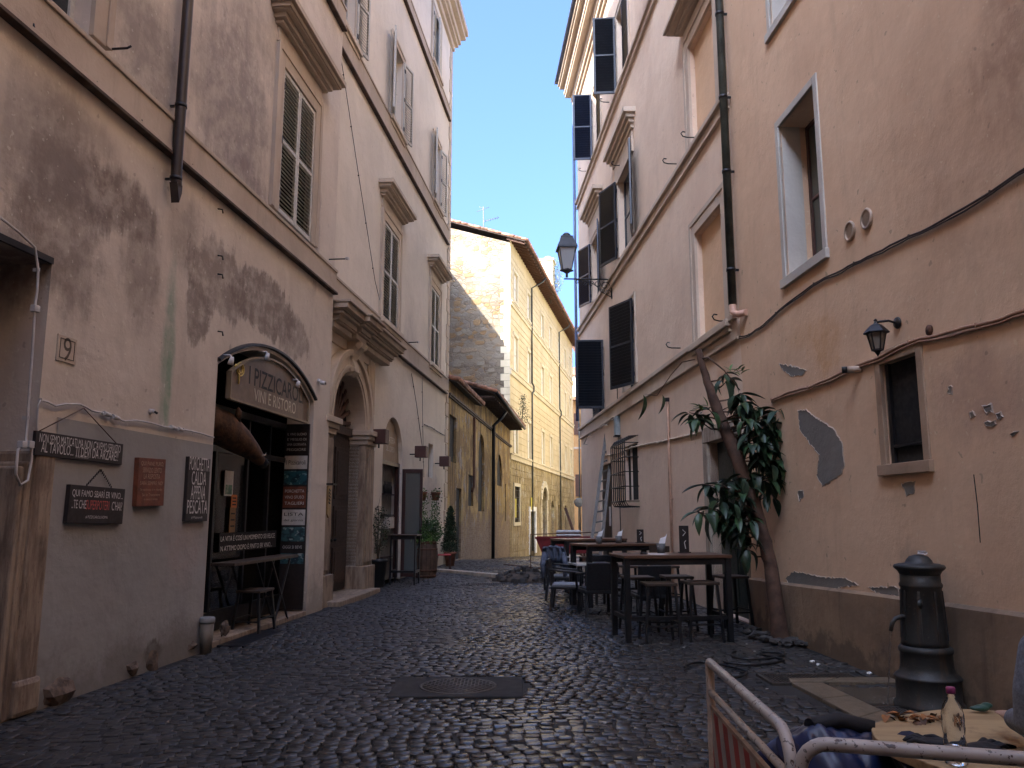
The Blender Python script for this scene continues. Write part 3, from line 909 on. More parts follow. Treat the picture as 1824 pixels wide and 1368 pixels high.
for h in oh: b.box(h[0]-.02, h[1]+.02, h[4], h[4]+.03, h[2], h[3])
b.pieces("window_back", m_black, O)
# side band and wavy gutter line
for (xa, xb, z0_, z1_) in ((27.0, 38.6, 5.55, 5.62), (39.3, 47.4, 5.45, 5.52)):
    b = MB(); b.box(xa, xb, -.10, 0, z0_, z1_); b.box(xa, xb, -.06, 0, z0_-.06, z0_-.001); b.build("string_course", m_darkwoodroof, O)
x, _ = PB.pt(845, 760, off=.1)
b = MB(); b.tube([(x,-.1,5.4),(x,-.1,2.7),(x-.12,-.05,2.45)], .05, 8); b.build("drainpipe", m_rust, O)
x, _ = PB.pt(879, 800, off=.14)
b = MB(); b.tube([(x+.4,-.7,6.45),(x+.2,-.5,6.1),(x,-.14,5.7),(x,-.14,-.5)], .085, 8); b.build("drainpipe", m_metal, O)
# near roof: tiles with a short eave, then the deeper dark eave
def tiled_roof(parent, x0, x1, yf, zf, yb, zb, mat, pitch=.22, name="roof", ends=True):
    b = MB(); th = .10
    b.poly([(x0,yf,zf),(x1,yf,zf),(x1,yb,zb),(x0,yb,zb)]); b.poly([(x0,yf,zf-th),(x0,yb,zb-th),(x1,yb,zb-th),(x1,yf,zf-th)])
    b.poly([(x0,yf,zf-th),(x1,yf,zf-th),(x1,yf,zf),(x0,yf,zf)]); b.poly([(x0,yf,zf-th),(x0,yf,zf),(x0,yb,zb),(x0,yb,zb-th)]); b.poly([(x1,yf,zf),(x1,yf,zf-th),(x1,yb,zb-th),(x1,yb,zb)])
    r = b.build(name, m_darkwoodroof, parent)
    n = int((x1-x0)/pitch); L = sqrt((yb-yf)**2+(zb-zf)**2); k = max(1, int(L/.42))
    t = MB(); rr = random.Random(3)
    for i in range(n+1):
        x = x0+i*(x1-x0)/n
        for j in range(k):
            f0, f1 = j/k-.02, (j+1)/k+.015
            ya, za = yf+(yb-yf)*f0, zf+(zb-zf)*f0+.035+rr.uniform(-.01,.01); yb_, zb_ = yf+(yb-yf)*f1, zf+(zb-zf)*f1+.012
            jx = rr.uniform(-.012,.012)
            t.tube([(x+jx,ya,za),(x+jx,yb_,zb_)], [.085,.07], 6, cap=True)
    t.build("roof_tiles", mat, r, kind="stuff")
    return r
tiled_roof(O, 26.95, 33.2, -.32, 6.05, 4.2, 7.35, m_rooftile)
tiled_roof(O, 33.3, 47.3, -.78, 6.62, 5.0, 8.3, m_rooftile)
b = MB(); b.tube([(33.3,-.84,6.58),(47.3,-.84,6.5)], .075, 8); b.build("gutter", m_metal, O)
for i in range(22):
    x = 33.6+i*.63; b = MB(); b.box(x-.04, x+.04, -.74, .1, 6.36, 6.46); b.build("rafter", m_darkwoodroof, O)
# rear wing, then an unseen tall wing added to shadow the stone gable
b = MB(); b.box(27.2, 46.9, 1.6, 12, -1, 7.0); b.build("rear_wing", m_ochre, O)
W2 = building(PB, "tall_house", "taller ochre house wing standing behind the low ochre house against the stone gable")
hwz = 16.9
b = MB(); b.box(36.5, 46.3, 4.4, 14, -1, hwz); b.build("wall", m_ochre, W2)
b = MB(); b.box(36.4, 46.4, 4.35, 14.2, hwz+.001, hwz+.2); b.build("roof", m_rooftile, W2)
b = MB()
for i in range(4):
    for z_ in (8.5, 12): b.box(38+i*2.2, 38.9+i*2.2, 4.37, 4.4, z_, z_+1.6)
b.pieces("window", m_glass, W2)

# ================================================================ sunlit house: stone gable and striped facade
m, nt, p = new_mat("rubble_stone_gable"); N = NT(nt); v = N.coord((1,1,1.5))
vo = N.node('ShaderNodeTexVoronoi', feature='F1'); wv = N.node('ShaderNodeVectorMath', operation='ADD')
nz = N.node('ShaderNodeTexNoise'); N.L(v, nz.inputs[0]); nz.inputs['Scale'].default_value = 1.5
sc_ = N.node('ShaderNodeVectorMath', operation='SCALE'); N.L(nz.outputs[1], sc_.inputs[0]); sc_.inputs['Scale'].default_value = .35
N.L(v, wv.inputs[0]); N.L(sc_.outputs[0], wv.inputs[1])
N.L(wv.outputs[0], vo.inputs['Vector']); vo.inputs['Scale'].default_value = 3.1
ve = N.node('ShaderNodeTexVoronoi', feature='DISTANCE_TO_EDGE'); N.L(wv.outputs[0], ve.inputs['Vector']); ve.inputs['Scale'].default_value = 3.1
hs = N.node('ShaderNodeSeparateColor'); N.L(vo.outputs['Color'], hs.inputs[0])
col = N.mix(N.ramp(hs.outputs[0], .1, .9, False), (.13,.10,.068), (.21,.175,.125))
col = N.mix(N.math('MULTIPLY', N.ramp(hs.outputs[1], .72, .8), .9), col, (.20,.12,.05))
col = N.mix(N.math('MULTIPLY', N.ramp(hs.outputs[2], .8, .9), .8), col, (.17,.145,.115))
patch = N.ramp(N.noise(v, .45, 5, .6), .44, .60)
col = N.mix(N.math('MULTIPLY', patch, .8), col, (.205,.172,.125))
col = N.mix(N.math('MULTIPLY', N.ramp(ve.outputs[0], .06, .0), .5), col, (.16,.132,.10))
col = N.mix(N.math('MULTIPLY', N.ramp(N.noise(v, 5, 5, .7), .6, .7), .5), col, (.17,.14,.11))
N.L(col, p.inputs['Base Color']); p.inputs['Roughness'].default_value = .95
bb = N.bump(N.math('MULTIPLY', N.ramp(ve.outputs[0], 0, .1), N.math('SUBTRACT', 1.0, N.math('MULTIPLY', patch, .7))), .8, .05)
bb = N.bump(N.noise(v, 9, 6, .75), .8, .04, bb); N.L(bb, p.inputs['Normal'])
m_gable = m
m_sunwall = plaster("plaster_yellow_ochre_weathered", (.66,.56,.36), (.57,.47,.28), drips=.8, sc=.8, dirt_col=(.25,.2,.11), low=0)
m_sunlow = weathered("plaster_ochre_low_weathered", ((.50,.41,.22), (.36,.28,.145), (.55,.49,.37), (.23,.17,.10)), joints=.35, seed=0.0)
m_suntrim = plaster("stone_trim_yellow", (.70,.62,.44), (.60,.52,.35), drips=.3, speck=False)
S = thing("striped_house", "tall sunlit stone gable house with yellow banded facade at the bend of the street", "building", mtx=PS.M())
XS1 = 31.5
gm = PS.M().inverted() @ PG.M()
cols_px = [(914,922),(938,946),(963,970),(978,984),(994,999),(1005,1009),(1014,1018)]
sx = [(PS.pt(a, 760)[0], PS.pt(c, 760)[0]) for a, c in cols_px]
rows_z = [(5.15, 7.5), (10.1, 12.3), (14.45, 16.3)]
sh_ = []
for (a, c) in sx:
    mid = (a+c)/2
    for (z0_, z1_) in rows_z: sh_.append((mid-.62, mid+.62, z0_, z1_, .12))
gh = [(1.2,2.9,1.1,3.2,.2)]
xd0, xd1 = PS.pt(943,950)[0], PS.pt(952,950)[0]
gh.append((xd0, xd1, -1.3, 1.75, .4))
for (a, c, z1_, r_) in ((965,974,3.5,.9),(982,987,2.6,.6),(994,997,2.3,0),(1006,1009,2.3,0)):
    xa, xb = PS.pt(a, 900)[0], PS.pt(c, 900)[0]; gh.append((xa, xb, -1.3, z1_, .4, r_) if r_ else (xa, xb, .2, z1_, .4))
b = MB(); wall_mesh(b, .001, XS1, 4.9, 18.0, [h for h in sh_]); b.build("wall", m_sunwall, S, fix=False)
b = MB(); wall_mesh(b, .001, XS1, -1.6, 4.9, gh); b.build("lower_wall", m_sunlow, S, fix=False)
b = MB()
for h in sh_: b.box(h[0]-.02, h[1]+.02, .09, .12, h[2], h[3])
b.pieces("window_infill", m_cream, S)
b = MB()
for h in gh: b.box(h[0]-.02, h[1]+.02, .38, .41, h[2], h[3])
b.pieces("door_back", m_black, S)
for h in sh_:
    b = MB(); a, c, z0_, z1_ = h[:4]
    b.box(a-.2, a, -.05, 0, z0_, z1_); b.box(c, c+.2, -.05, 0, z0_, z1_); b.box(a-.2, c+.2, -.07, 0, z1_, z1_+.2); b.box(a-.26, c+.26, -.12, 0, z0_-.14, z0_-.001)
    b.build("window_surround", m_suntrim, S)
    b = MB(); xm = (a+c)/2
    b.box(xm-.03, xm+.03, .06, .11, z0_, z1_); b.box(a, c, .06, .11, (z0_+z1_)/2-.02, (z0_+z1_)/2+.02); b.build("window", m_shutgrey, S)
for (z0_, z1_) in ((4.72, 5.0), (9.7, 9.98), (13.9, 14.1)):
    b = MB(); b.box(-.04, XS1, -.10, 0, z0_, z1_); b.box(-.06, XS1, -.16, 0, z1_, z1_+.06); b.build("string_course", m_suntrim, S)
# horizontal banded courses
nb = 0
for (za, zb, mt) in ((-1.0, 4.7, m_sunlow), (5.05, 9.6, m_sunwall), (10.05, 13.85, m_sunwall), (14.2, 17.6, m_sunwall)):
    z = za
    while z < zb-.3:
        hs_ = sorted([(h[0]-.24, h[1]+.24) for h in sh_+gh if h[2]-.18 < z+.34 and h[3]+.24 > z])
        b = MB(); x = .0
        rr = random.Random(nb)
        if mt is m_sunlow and nb % 5 == 3: end = XS1*.4
        else: end = XS1
        for (a, c) in hs_ + [(end, end)]:
            if a > x+.05 and x < end: b.box(x, min(a, end), -.028, 0, z+.02, z+.36)
            x = max(x, c)
        b.pieces("stone_course", mt, S); z += .40; nb += 1
# gable wall in its own plane
b = MB()
gp = [(-9.0, -1.5), (.0, -1.5), (.0, 17.75), (-3.95, 19.0), (-9.0, 20.6)]
b.poly([(q[0], 0, q[1]) for q in gp])
o = b.build("gable_wall", m_gable, S, fix=False); o.matrix_local = gm
rr = random.Random(11)
vars_ = []
for i in range(6):
    bm = bmesh.new(); bmesh.ops.create_cube(bm, size=1)
    bmesh.ops.bevel(bm, geom=bm.edges[:], offset=.18, segments=1, affect='EDGES')
    for v_ in bm.verts: v_.co += Vector((rr.uniform(-.07,.07), 0, rr.uniform(-.09,.09)))
    me = bpy.data.meshes.new("stone"); bm.to_mesh(me); bm.free(); vars_.append(me)
m_st = [flat("tufa_stone_ochre", (.195,.125,.06), .95, var=.25, vscale=6, bump=.5), flat("limestone_pale", (.205,.175,.13), .95, var=.2, vscale=6, bump=.5), flat("tufa_stone_brown", (.21,.16,.105), .95, var=.3, vscale=6, bump=.5)]
vm = []
for i, me in enumerate(vars_):
    me.materials.append(m_st[i % 3]); vm.append(me)
z = 4.5
while z < 19.2:
    x = -4.6+rr.uniform(0, .4)
    while x < -.5:
        if rr.random() < .30:
            w_, h_ = rr.uniform(.28,.62), rr.uniform(.2,.36)
            if z < 17.75 - x*.32 - .6:
                put("stone", rr.choice(vm), S, mtx=gm @ Matrix.Translation((x, 0, z)) @ Matrix.Diagonal((w_, .05, h_, 1)))
        x += rr.uniform(.45, .8)
    z += .42
z = 4; q = 0
while z < 17.5:
    b = MB(); b.box(-.55 if q % 2 else -.34, .02, -.03, .1, z, z+.39)
    o = b.build("quoin", m_st[1] if False else m_suntrim, S); o.matrix_local = gm; z += .41; q += 1
# roof with tile edge along the rake and a deep raftered eave over the street
def roof_pts(y): return 18.15 + (y)*.33
tr = MB()
ye, yb_ = -.95, 9.0
r1 = tiled_roof(S, -.12, XS1+.2, ye, roof_pts(ye), yb_, roof_pts(yb_), m_rooftile, pitch=.26)
b = MB(); b.tube([(-.1,ye-.07,roof_pts(ye)-.04),(XS1,ye-.07,roof_pts(ye)-.04)], .07, 6); b.build("gutter", m_rust, S)
for i in range(60):
    x = .1+i*.61; b = MB(); b.bar((x, ye+.04, roof_pts(ye)-.17), (x, .2, roof_pts(.2)-.17), .09, .13); b.build("rafter", m_rust, S)
for (pxa, pxb) in ((948, 969), (997, 1013)):
    x = PS.pt(pxa, 700, off=.12)[0]; zt = 17.2
    b = MB(); b.tube([(x+.5,ye-.07,roof_pts(ye)-.1),(x+.3,ye+.1,17.4),(x,-.12,16.9),(x,-.12,10.3),(x+.25,-.2,10.1),(x+.2,-.2,9.75),(x,-.12,9.6),(x,-.12,5.3),(x,-.12,-.8)], .06, 7)
    b.build("drainpipe", m_pipeR, S)
b = MB()
b.quad((0,9,-1),(XS1,9,-1),(XS1,9,20),(0,9,20)); b.quad((XS1,0,-1),(XS1,9,-1),(XS1,9,20.8),(XS1,0,18)); b.build("rear_wall", m_gable, S, fix=False)
# white door frame, grille window on the ground floor, arch voussoirs
m_paint_white = flat("white_paint", (.78,.77,.74), .6)
b = MB(); b.box(xd0-.32, xd0, -.09, .05, -1.0, 1.75); b.box(xd1, xd1+.45, -.09, .05, -1.0, 1.75); b.box(xd0-.32, xd1+.45, -.09, .05, 1.75, 2.05); b.build("door_frame", m_paint_white, S, label="white painted door frame")
b = MB(); b.box(xd0, xd0+.7, .1, .15, -1, 1.75); b.build("door", m_paint_white, S)
b = MB(); a, c, z0_, z1_ = gh[0][:4]
b.box(a-.2, a, -.08, 0, z0_-.2, z1_+.2); b.box(c, c+.2, -.08, 0, z0_-.2, z1_+.2); b.box(a, c, -.08, 0, z1_, z1_+.2); b.box(a, c, -.08, 0, z0_-.2, z0_); b.build("window_surround", m_suntrim, S)
b = MB()
for i in range(5): b.box(a+.2+i*.32, a+.24+i*.32, .02, .05, z0_, z1_)
for i in range(5): b.box(a, c, .0, .03, z0_+.2+i*.42, z0_+.23+i*.42)
b.build("window_grille", m_metal, S)
a, c = gh[2][0], gh[2][1]; mid = (a+c)/2
for i in range(11):
    t_ = pi*(i+.5)/11; b = MB(); R_ = (c-a)/2
    b.bar((mid-R_*cos(t_), -.05, 2.6+.9*sin(t_)), (mid-(R_+.45)*cos(t_), -.05, 2.6+(1.35)*sin(t_)), .30, .09, up=(0,1,0)); b.build("arch_stone", m_suntrim, S)
for sgn, xe in ((-1, a), (1, c)):
    for i in range(7): b = MB(); b.box(xe if sgn > 0 else xe-.3-.12*(i%2), xe+.3+.12*(i%2) if sgn > 0 else xe, -.05, 0, -.9+i*.5, -.43+i*.5); b.build("jamb_stone", m_suntrim, S)
# chimney, antenna, roof plants
_c = PS.M().inverted() @ at_depth(976, 468, 60); x_, y_, zc0 = _c.x, _c.y, _c.z
b = MB(); b.box(x_-.6, x_+.6, y_-.45, y_+.45, 18.2, zc0); b.box(x_-.7, x_+.7, y_-.55, y_+.55, zc0, zc0+.15); b.build("chimney", m_suntrim, S)
b = MB(); b.lathe([(.0,.35),(.25,.3),(.3,0)], 10, (x_, y_, zc0+.15)); b.build("chimney_cap", m_rooftile, S)

# ================================================================ right house with dark shutters
R_ = building(PR, "shuttered_house", "salmon plaster building with black louvred shutters, blocked windows and a stone cornice")
XC0, XC1 = -29.05, -12.08
gw = (-21.2, -19.62, 1.86, 3.32, .10)
rd = (-25.1, -23.2, -.05, 3.05, .08)
rd2 = (-13.86, -12.13, 0.02, 2.80, .16)
cw = {'a1': (-20.95,-19.52,4.75,6.85), 'a2': (-25.9,-24.1,4.70,6.62), 'b1': (-25.9,-24.35,8.5,10.45), 'b2': (-21.25,-19.5,8.5,10.65), 'b3': (-14.13,-12.62,8.22,10.3),
      'c1': (-25.2,-23.75,13.15,15.4), 'c2': (-20.95,-19.45,13.15,15.4), 'c3': (-16.7,-15.2,13.15,15.4), 'd3': (-14.13,-12.62,4.60,6.62)}
hr = [gw, rd, rd2] + [(*v_, .22 if k_ not in ('b3','d3') else .10) for k_, v_ in cw.items()]
b = MB(); wall_mesh(b, XC0, XC1, -.2, 17.6, hr); b.build("wall", m_wallR, R_, fix=False)
b = MB(); b.quad((XC0,0,-.2),(XC0,12,-.2),(XC0,12,18),(XC0,0,18)); b.quad((XC0,12,-.2),(XC1,12,-.2),(XC1,12,18),(XC0,12,18)); b.build("side_wall", m_wallR, R_, fix=False)
b = MB(); b.box(XC0-.05, XC1, .01, 12, 18.25, 18.4); b.build("roof", m_rooftile, R_)
b = MB()
for (e, za, zb) in ((.08,16.95,17.1),(.16,17.1,17.25),(.20,17.25,17.5),(.42,17.5,17.62),(.46,17.62,17.9),(.62,17.9,18.02),(.68,18.02,18.2)):
    b.box(XC0-e*.5, XC1, -e, .3, za, zb-.001)
b.build("cornice", m_trimR, R_, bevel=.01)
b = MB(); b.box(XC0-.45, XC1, -.80, -.55, 18.2, 18.28); b.build("gutter", m_pipeblue, R_)
for (z0_, z1_) in ((4.28, 4.55), (8.05, 8.2), (12.95, 13.1)):
    b = MB(); b.box(XC0-.03, XC1, -.05, 0, z0_, z1_); b.box(XC0-.07, XC1, -.11, 0, z1_, z1_+.09); b.box(XC0-.05, XC1, -.07, 0, z0_-.05, z0_-.001)
    b.build("string_course", m_trimR, R_, bevel=.008)
m_block = plaster('plaster_peach_infill', (.76,.53,.345), (.68,.46,.29), drips=.2, speck=False)
# infilled (blind) windows
for k_ in ('b3', 'd3'):
    w_ = cw[k_]
    surround(R_, *w_, .26, m_trimR, hood=.30 if k_ == 'b3' else 0, sill=(k_ == 'd3'), proud=.05)
    b = MB(); b.box(w_[0]-.005, w_[1]+.005, .09, .12, w_[2], w_[3]); b.build("blocked_window", m_block, R_)
b = MB(); w_ = cw['b3']
for k_ in ('b1', 'b2'): surround(R_, *cw[k_], .16, m_trimR, hood=0, sill=False, proud=.03)
for k_, hz in (('b1', 11.2), ('b2', 11.2)):
    w_ = cw[k_]; b = MB()
    for (e, za, zb) in ((.05,0,.12),(.12,.12,.22),(.2,.22,.32),(.28,.32,.45)): b.box(w_[0]-.35-e, w_[1]+.35+e, -e-.03, 0, hz+za, hz+zb-.001)
    b.box(w_[0]-.3, w_[1]+.3, -.05, 0, 10.62, 11.2); b.build("window_hood", m_trimR, R_, bevel=.006)
for k_ in ('a1', 'a2', 'c1', 'c2', 'c3'): surround(R_, *cw[k_], .16, m_trimR, hood=0, sill=False, proud=.03)
for k_ in ('a1','a2','b1','b2','c1','c2','c3'):
    w_ = cw[k_]; casement(R_, *w_, .15, m_shutdark)
    wd = (w_[1]-w_[0])/2+.02; hh = w_[3]-w_[2]+.06
    M0 = lambda xx, ang, dy=-.06: Matrix.Translation((xx, dy, w_[2]-.03)) @ Matrix.Rotation(radians(ang), 4, 'Z')
    mat_ = m_shutblue if k_ in ('c1','b1','a2') else m_shutdark
    if k_ == 'a1':
        shutter(R_, "shutter", wd+.30, hh, m_shutdark, M0(w_[1]+.02, 180+22), indiv=True, pitch=.08)
    elif k_ == 'a2':
        shutter(R_, "shutter", wd-.10, hh+.1, m_shutdark, M0(w_[1]+.30, 180+84), indiv=True, pitch=.08, split=False)
        shutter(R_, "shutter", wd, hh, mat_, M0(w_[0], 4))
    elif k_[0] == 'b':
        shutter(R_, "shutter", wd, hh, mat_, M0(w_[1]+.03, -13))     # near leaf folded almost back
        shutter(R_, "shutter", wd, hh, mat_, M0(w_[0]-.03, -160))
    else:
        shutter(R_, "shutter", .62, hh, mat_, M0(w_[0]+.0, -98), pitch=.08)
        shutter(R_, "shutter", wd, hh, m_shutdark, Matrix.Translation((w_[1]-.01, .02, w_[2]-.03)) @ Matrix.Rotation(pi, 4, 'Z'))
for q in ((1240,200+45),(1085,182),(1045,205+100),(1107,295),(1205,292),(1300,572),(1212,620)): 
    hook(R_, PR, q[0], q[1])
# drainpipe at the seam of the two right houses
x = -12.02
b = MB(); b.tube([(x,-.12,18),(x,-.12,4.75)], .062, 14); dp = b.build("drainpipe", m_pipeR, R_)
b = MB(); b.tube([(x,-.12,4.80),(x+.02,-.12,4.62),(x+.16,-.09,4.56),(x+.30,-.02,4.56)], .05, 12); b.build("pipe_elbow", flat("pvc_orange_pink", (.60,.36,.26), .5), dp)
for z_ in (5.3, 6.9, 8.15, 9.6):
    b = MB(); b.lathe([(.072,-.025),(.072,.025)], 14, (x,-.12,z_)); b.box(x-.015,x+.015,-.06,.0,z_-.015,z_+.015); b.build("pipe_clamp", m_metal, dp)
b = MB(); b.tube([(XC0-.04,-.12,17.6),(XC0-.04,-.12,8.0),(XC0-.04,-.12,4.9)], .055, 10); b.build("corner_drainpipe", m_pipeblue, R_)
# projecting wrought grille window
a, c, z0_, z1_ = gw[:4]
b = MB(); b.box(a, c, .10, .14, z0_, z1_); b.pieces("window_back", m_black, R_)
b = MB(); b.box(a+.5, a+.56, .05, .09, z0_, z1_); b.box(a, c, .05, .09, z0_, z0_+.08); b.build("window", m_trimR, R_)
gr = MB(); d_ = -.34
n = 8
ga, gc, g0, g1 = a-.12, c+.1, z0_-.08, z1_+.1
for i in range(n):
    xx = ga+(gc-ga)*i/(n-1)
    gr.tube([(xx,0,g1+.05),(xx,d_*.7,g1+.03),(xx,d_,g1-.10),(xx,d_,g0+.12),(xx,d_*.8,g0),(xx,0,g0-.02)], .015, 5)
for k in range(5):
    zz = g0+.12+(g1-g0-.24)*k/4
    gr.tube([(ga,0,zz),(ga,d_-.012,zz),(gc,d_-.012,zz),(gc,0,zz)], .013, 5)
gr.build("window_grille", m_metal, R_)
# dark doorway behind the ladder and stone doorway behind the tree
b = MB(); b.box(rd[0], rd[1], .08, .13, 0, 3.05)
for i in range(7): b.box(rd[0]+.05+i*.26, rd[0]+.27+i*.26, .05, .081, .05, 2.3)
b.build("door", m_dkwood, R_)
b = MB(); b.box(rd[0]+1.2, rd[0]+1.45, .04, .049, 1.25, 1.8); b.build("door_notice", m_paint_white, R_)
b = MB(); a, c = rd2[0], rd2[1]
b.box(a-.24, a-.0, -.05, .45, 0, 2.80); b.box(c, c+.04, -.05, .45, 0, 2.80); b.box(a-.24, c+.04, -.055, .45, 2.801, 3.06)
b.build("door_surround", travertine("stone_door_surround", (.47,.41,.33), (.28,.22,.17)), R_, bevel=.01)
b = MB(); b.box(a, c, .14, .18, .0, 2.8); b.box(a+.1, (a+c)/2-.04, .125, .141, .2, 2.6); b.box((a+c)/2+.04, c-.1, .125, .141, .2, 2.6); b.build("door", flat("door_dark_green", (.012,.022,.018), .5), R_, bevel=.005)

# ================================================================ right near house
D_ = building(PR, "salmon_house", "orange salmon plaster building with a stained cement plinth and peeling patches")
XD0, XD1 = -12.078, 22.0
dw = (-10.22, -9.12, 4.64, 6.74, .42); dt = (-10.3, -9.3, 8.2, 10.2, .3); ds = (-8.04, -7.38, 2.08, 3.08, .07)
b = MB(); wall_mesh(b, XD0, XD1, -.2, 17.5, [dw, dt, ds]); b.build("wall", m_wallD, D_, fix=False)
shell(D_, XD0, XD1, 12, -.2, 17.5, m_wallD)
def stone_frame(x0, x1, z0, z1, w, mat, proud=.02, top=None, sill=.12):
    b = MB(); b.box(x0-w, x0, -proud, .03, z0, z1+w); b.box(x1, x1+w, -proud, .03, z0, z1+w); b.box(x0, x1, -proud, .03, z1, z1+(top or w))
    o = b.build("window_surround", mat, D_, bevel=.006)
    b = MB(); b.box(x0-w-.03, x1+w+.03, -proud-.03, .06, z0-sill, z0-.001); b.build("sill", mat, o, bevel=.006)
    b = MB(); dd_ = .065 if x0 == ds[0] else .28; b.box(x0-.001, x0+.012, .03, dd_, z0, z1); b.build("reveal_lining", mat, o); b = MB(); b.box(x1-.012, x1+.001, .03, dd_, z0, z1); b.build("reveal_lining", mat, o)
stone_frame(*dw[:4], .10, m_white); stone_frame(*dt[:4], .10, m_white)
stone_frame(*ds[:4], .10, plaster('stone_frame_brown', (.42,.30,.21), (.34,.24,.165), speck=False), top=.13, sill=.11)
casement(D_, *dw[:4], .36, m_brownframe, glass=glass_dark("curtain_glass_green", (.07,.085,.075), .25)); casement(D_, *dt[:4], .25, m_white, glass=bpy.data.materials["curtain_glass_green"])
b = MB(); b.box(ds[0], ds[1], .07, .12, ds[2], ds[3]); b.pieces("window_back", m_black, D_)
b = MB(); b.box(ds[0], ds[0]+.07, .035, .065, ds[2], ds[3]); b.box(ds[0]+.07, ds[1], .035, .065, ds[2]+.16, ds[2]+.185); b.build("window", m_metal, D_)
# plinth whose top falls towards the far end
b = MB()
pts_ = [(-12.07,.66),(-10.80,.69),(-8.34,.78),(-6.25,.84),(0,.95),(22,1.2)]
yp = -.045
for (p0, p1) in zip(pts_[:-1], pts_[1:]):
    b.quad((p0[0],yp,-.1),(p1[0],yp,-.1),(p1[0],yp,p1[1]),(p0[0],yp,p0[1])); b.quad((p0[0],yp,p0[1]),(p1[0],yp,p1[1]),(p1[0],0,p1[1]+.03),(p0[0],0,p0[1]+.03))
b.build("plinth", m_plinth, D_, fix=False)
# vents
for i, (px_, py_) in enumerate(((1516,412),(1546,390))):
    x, z_ = PR.pt(px_, py_)
    o = MB().build  # placeholder
    b = MB(); ring = [(.105,0),(.115,.02),(.10,.035),(.085,.03),(.080,.0)]
    base = len(b.v); n = 24
    for (r, yy) in ring:
        for j in range(n): w = 2*pi*j/n; b.v.append((x+r*cos(w), -yy, z_+r*sin(w)))
    for q in range(len(ring)-1):
        for j in range(n): b.f.append((base+q*n+j, base+q*n+(j+1)%n, base+(q+1)*n+(j+1)%n, base+(q+1)*n+j)); b.sm.append(True)
    vt = b.build("vent", flat("vent_plastic_beige", (.42,.32,.24), .5) if i == 0 else bpy.data.materials["vent_plastic_beige"], D_)
    b = MB(); b.lathe([(.082,-.002),(.082,.002)], 20); bk = b.build("vent_back", m_black, vt); bk.matrix_local = Matrix.Translation((x,-.004,z_)) @ Matrix.Rotation(pi/2, 4, 'X')
    b = MB()
    for k in range(9):
        zz = -.07+k*.0175; hw_ = sqrt(max(.0001, .08**2-zz*zz)); b.box(x-hw_, x+hw_, -.02, -.008, z_+zz-.003, z_+zz+.003)
        b.box(x+zz-.002, x+zz+.002, -.018, -.010, z_-hw_, z_+hw_)
    b.build("vent_mesh", bpy.data.materials["vent_plastic_beige"], vt)
# bare patches where the paint has come off
m_bare = plaster("bare_grey_render", (.235,.225,.205), (.19,.18,.165), drips=.1, speck=False)
m_lime = flat("lime_edge_pale", (.50,.42,.35), .9)
def peel(pl, parent, pts, seed=0, rim=.018):
    rr = random.Random(seed); P2 = [Vector((*pl.pt(*q), 0)) for q in pts]; out = []
    for i, a in enumerate(P2):
        c = P2[(i+1) % len(P2)]; n_ = max(2, int((c-a).length/.03))
        for k in range(n_):
            q = a.lerp(c, k/n_); out.append(Vector((q.x+rr.uniform(-.012,.012), q.y+rr.uniform(-.012,.012), 0)))
    cen = sum(out, Vector((0,0,0)))/len(out)
    b = MB(); b.poly([(q.x, -.0015, q.y) for q in out]); o = b.build("bare_patch", m_bare, parent, fix=False)
    e = MB()
    for i in range(len(out)):
        a, c = out[i], out[(i+1) % len(out)]
        oa = a+(a-cen).normalized()*rim*rr.uniform(.3,1.3); oc = c+(c-cen).normalized()*rim*.8
        e.quad((a.x,-.001,a.y),(c.x,-.001,c.y),(c.x,-.008,c.y),(a.x,-.008,a.y)); e.quad((a.x,-.008,a.y),(c.x,-.008,c.y),(oc.x,-.001,oc.y),(oa.x,-.001,oa.y))
    e.build("plaster_edge", m_lime, o)
peel(PR, D_, [(1422,732),(1436,730),(1462,750),(1486,765),(1500,790),(1504,830),(1498,845),(1478,858),(1466,865),(1456,848),(1460,810),(1443,790),(1425,765)], 1)
peel(PR, D_, [(1388,648),(1410,652),(1436,660),(1430,668),(1412,670),(1396,660)], 2)
peel(PR, D_, [(1548,1046),(1600,1046),(1602,1062),(1570,1060)], 3)
peel(PR, D_, [(1400,1030),(1415,1018),(1440,1022),(1470,1030),(1500,1028),(1530,1042),(1470,1050),(1405,1040)], 4)
peel(PR, D_, [(1422,876),(1430,874),(1432,884),(1424,892)], 5, .01); peel(PR, D_, [(1606,862),(1630,858),(1628,878),(1616,882)], 6, .01)
peel(PR, D_, [(1752,722),(1768,720),(1770,732),(1756,736)], 7, .02); peel(PR, D_, [(1236,700+290),(1244,990),(1243,1000),(1237,1002)], 8, .01)
peel(PR, D_, [(1775,738),(1783,735),(1787,744),(1779,748)], 11, .012); peel(PR, D_, [(1728,735),(1734,731),(1737,741),(1731,744)], 12, .014); peel(PR, D_, [(1690,690),(1698,688),(1696,700),(1689,699)], 13, .012); peel(PR, D_, [(1755,754),(1772,750),(1775,757),(1760,760)], 14, .014); peel(PR, D_, [(1800,770),(1812,766),(1813,772),(1803,776)], 15, .010)
x, z_ = PR.pt(1657, 588); b = MB(); b.lathe([(.0,-.01),(.05,-.008),(.05,.008),(0,.01)], 12); o = b.build("wall_boss", m_rust, D_); o.matrix_local = Matrix.Translation((x,-.01,z_)) @ Matrix.Rotation(pi/2,4,'X')
x, z_ = PR.pt(1740, 900)
b = MB(); b.tube([(x,-.003,z_+.25),(x+.012,-.003,z_),(x+.006,-.003,z_-.3)], .004, 4); b.build("wall_crack", m_black, D_)

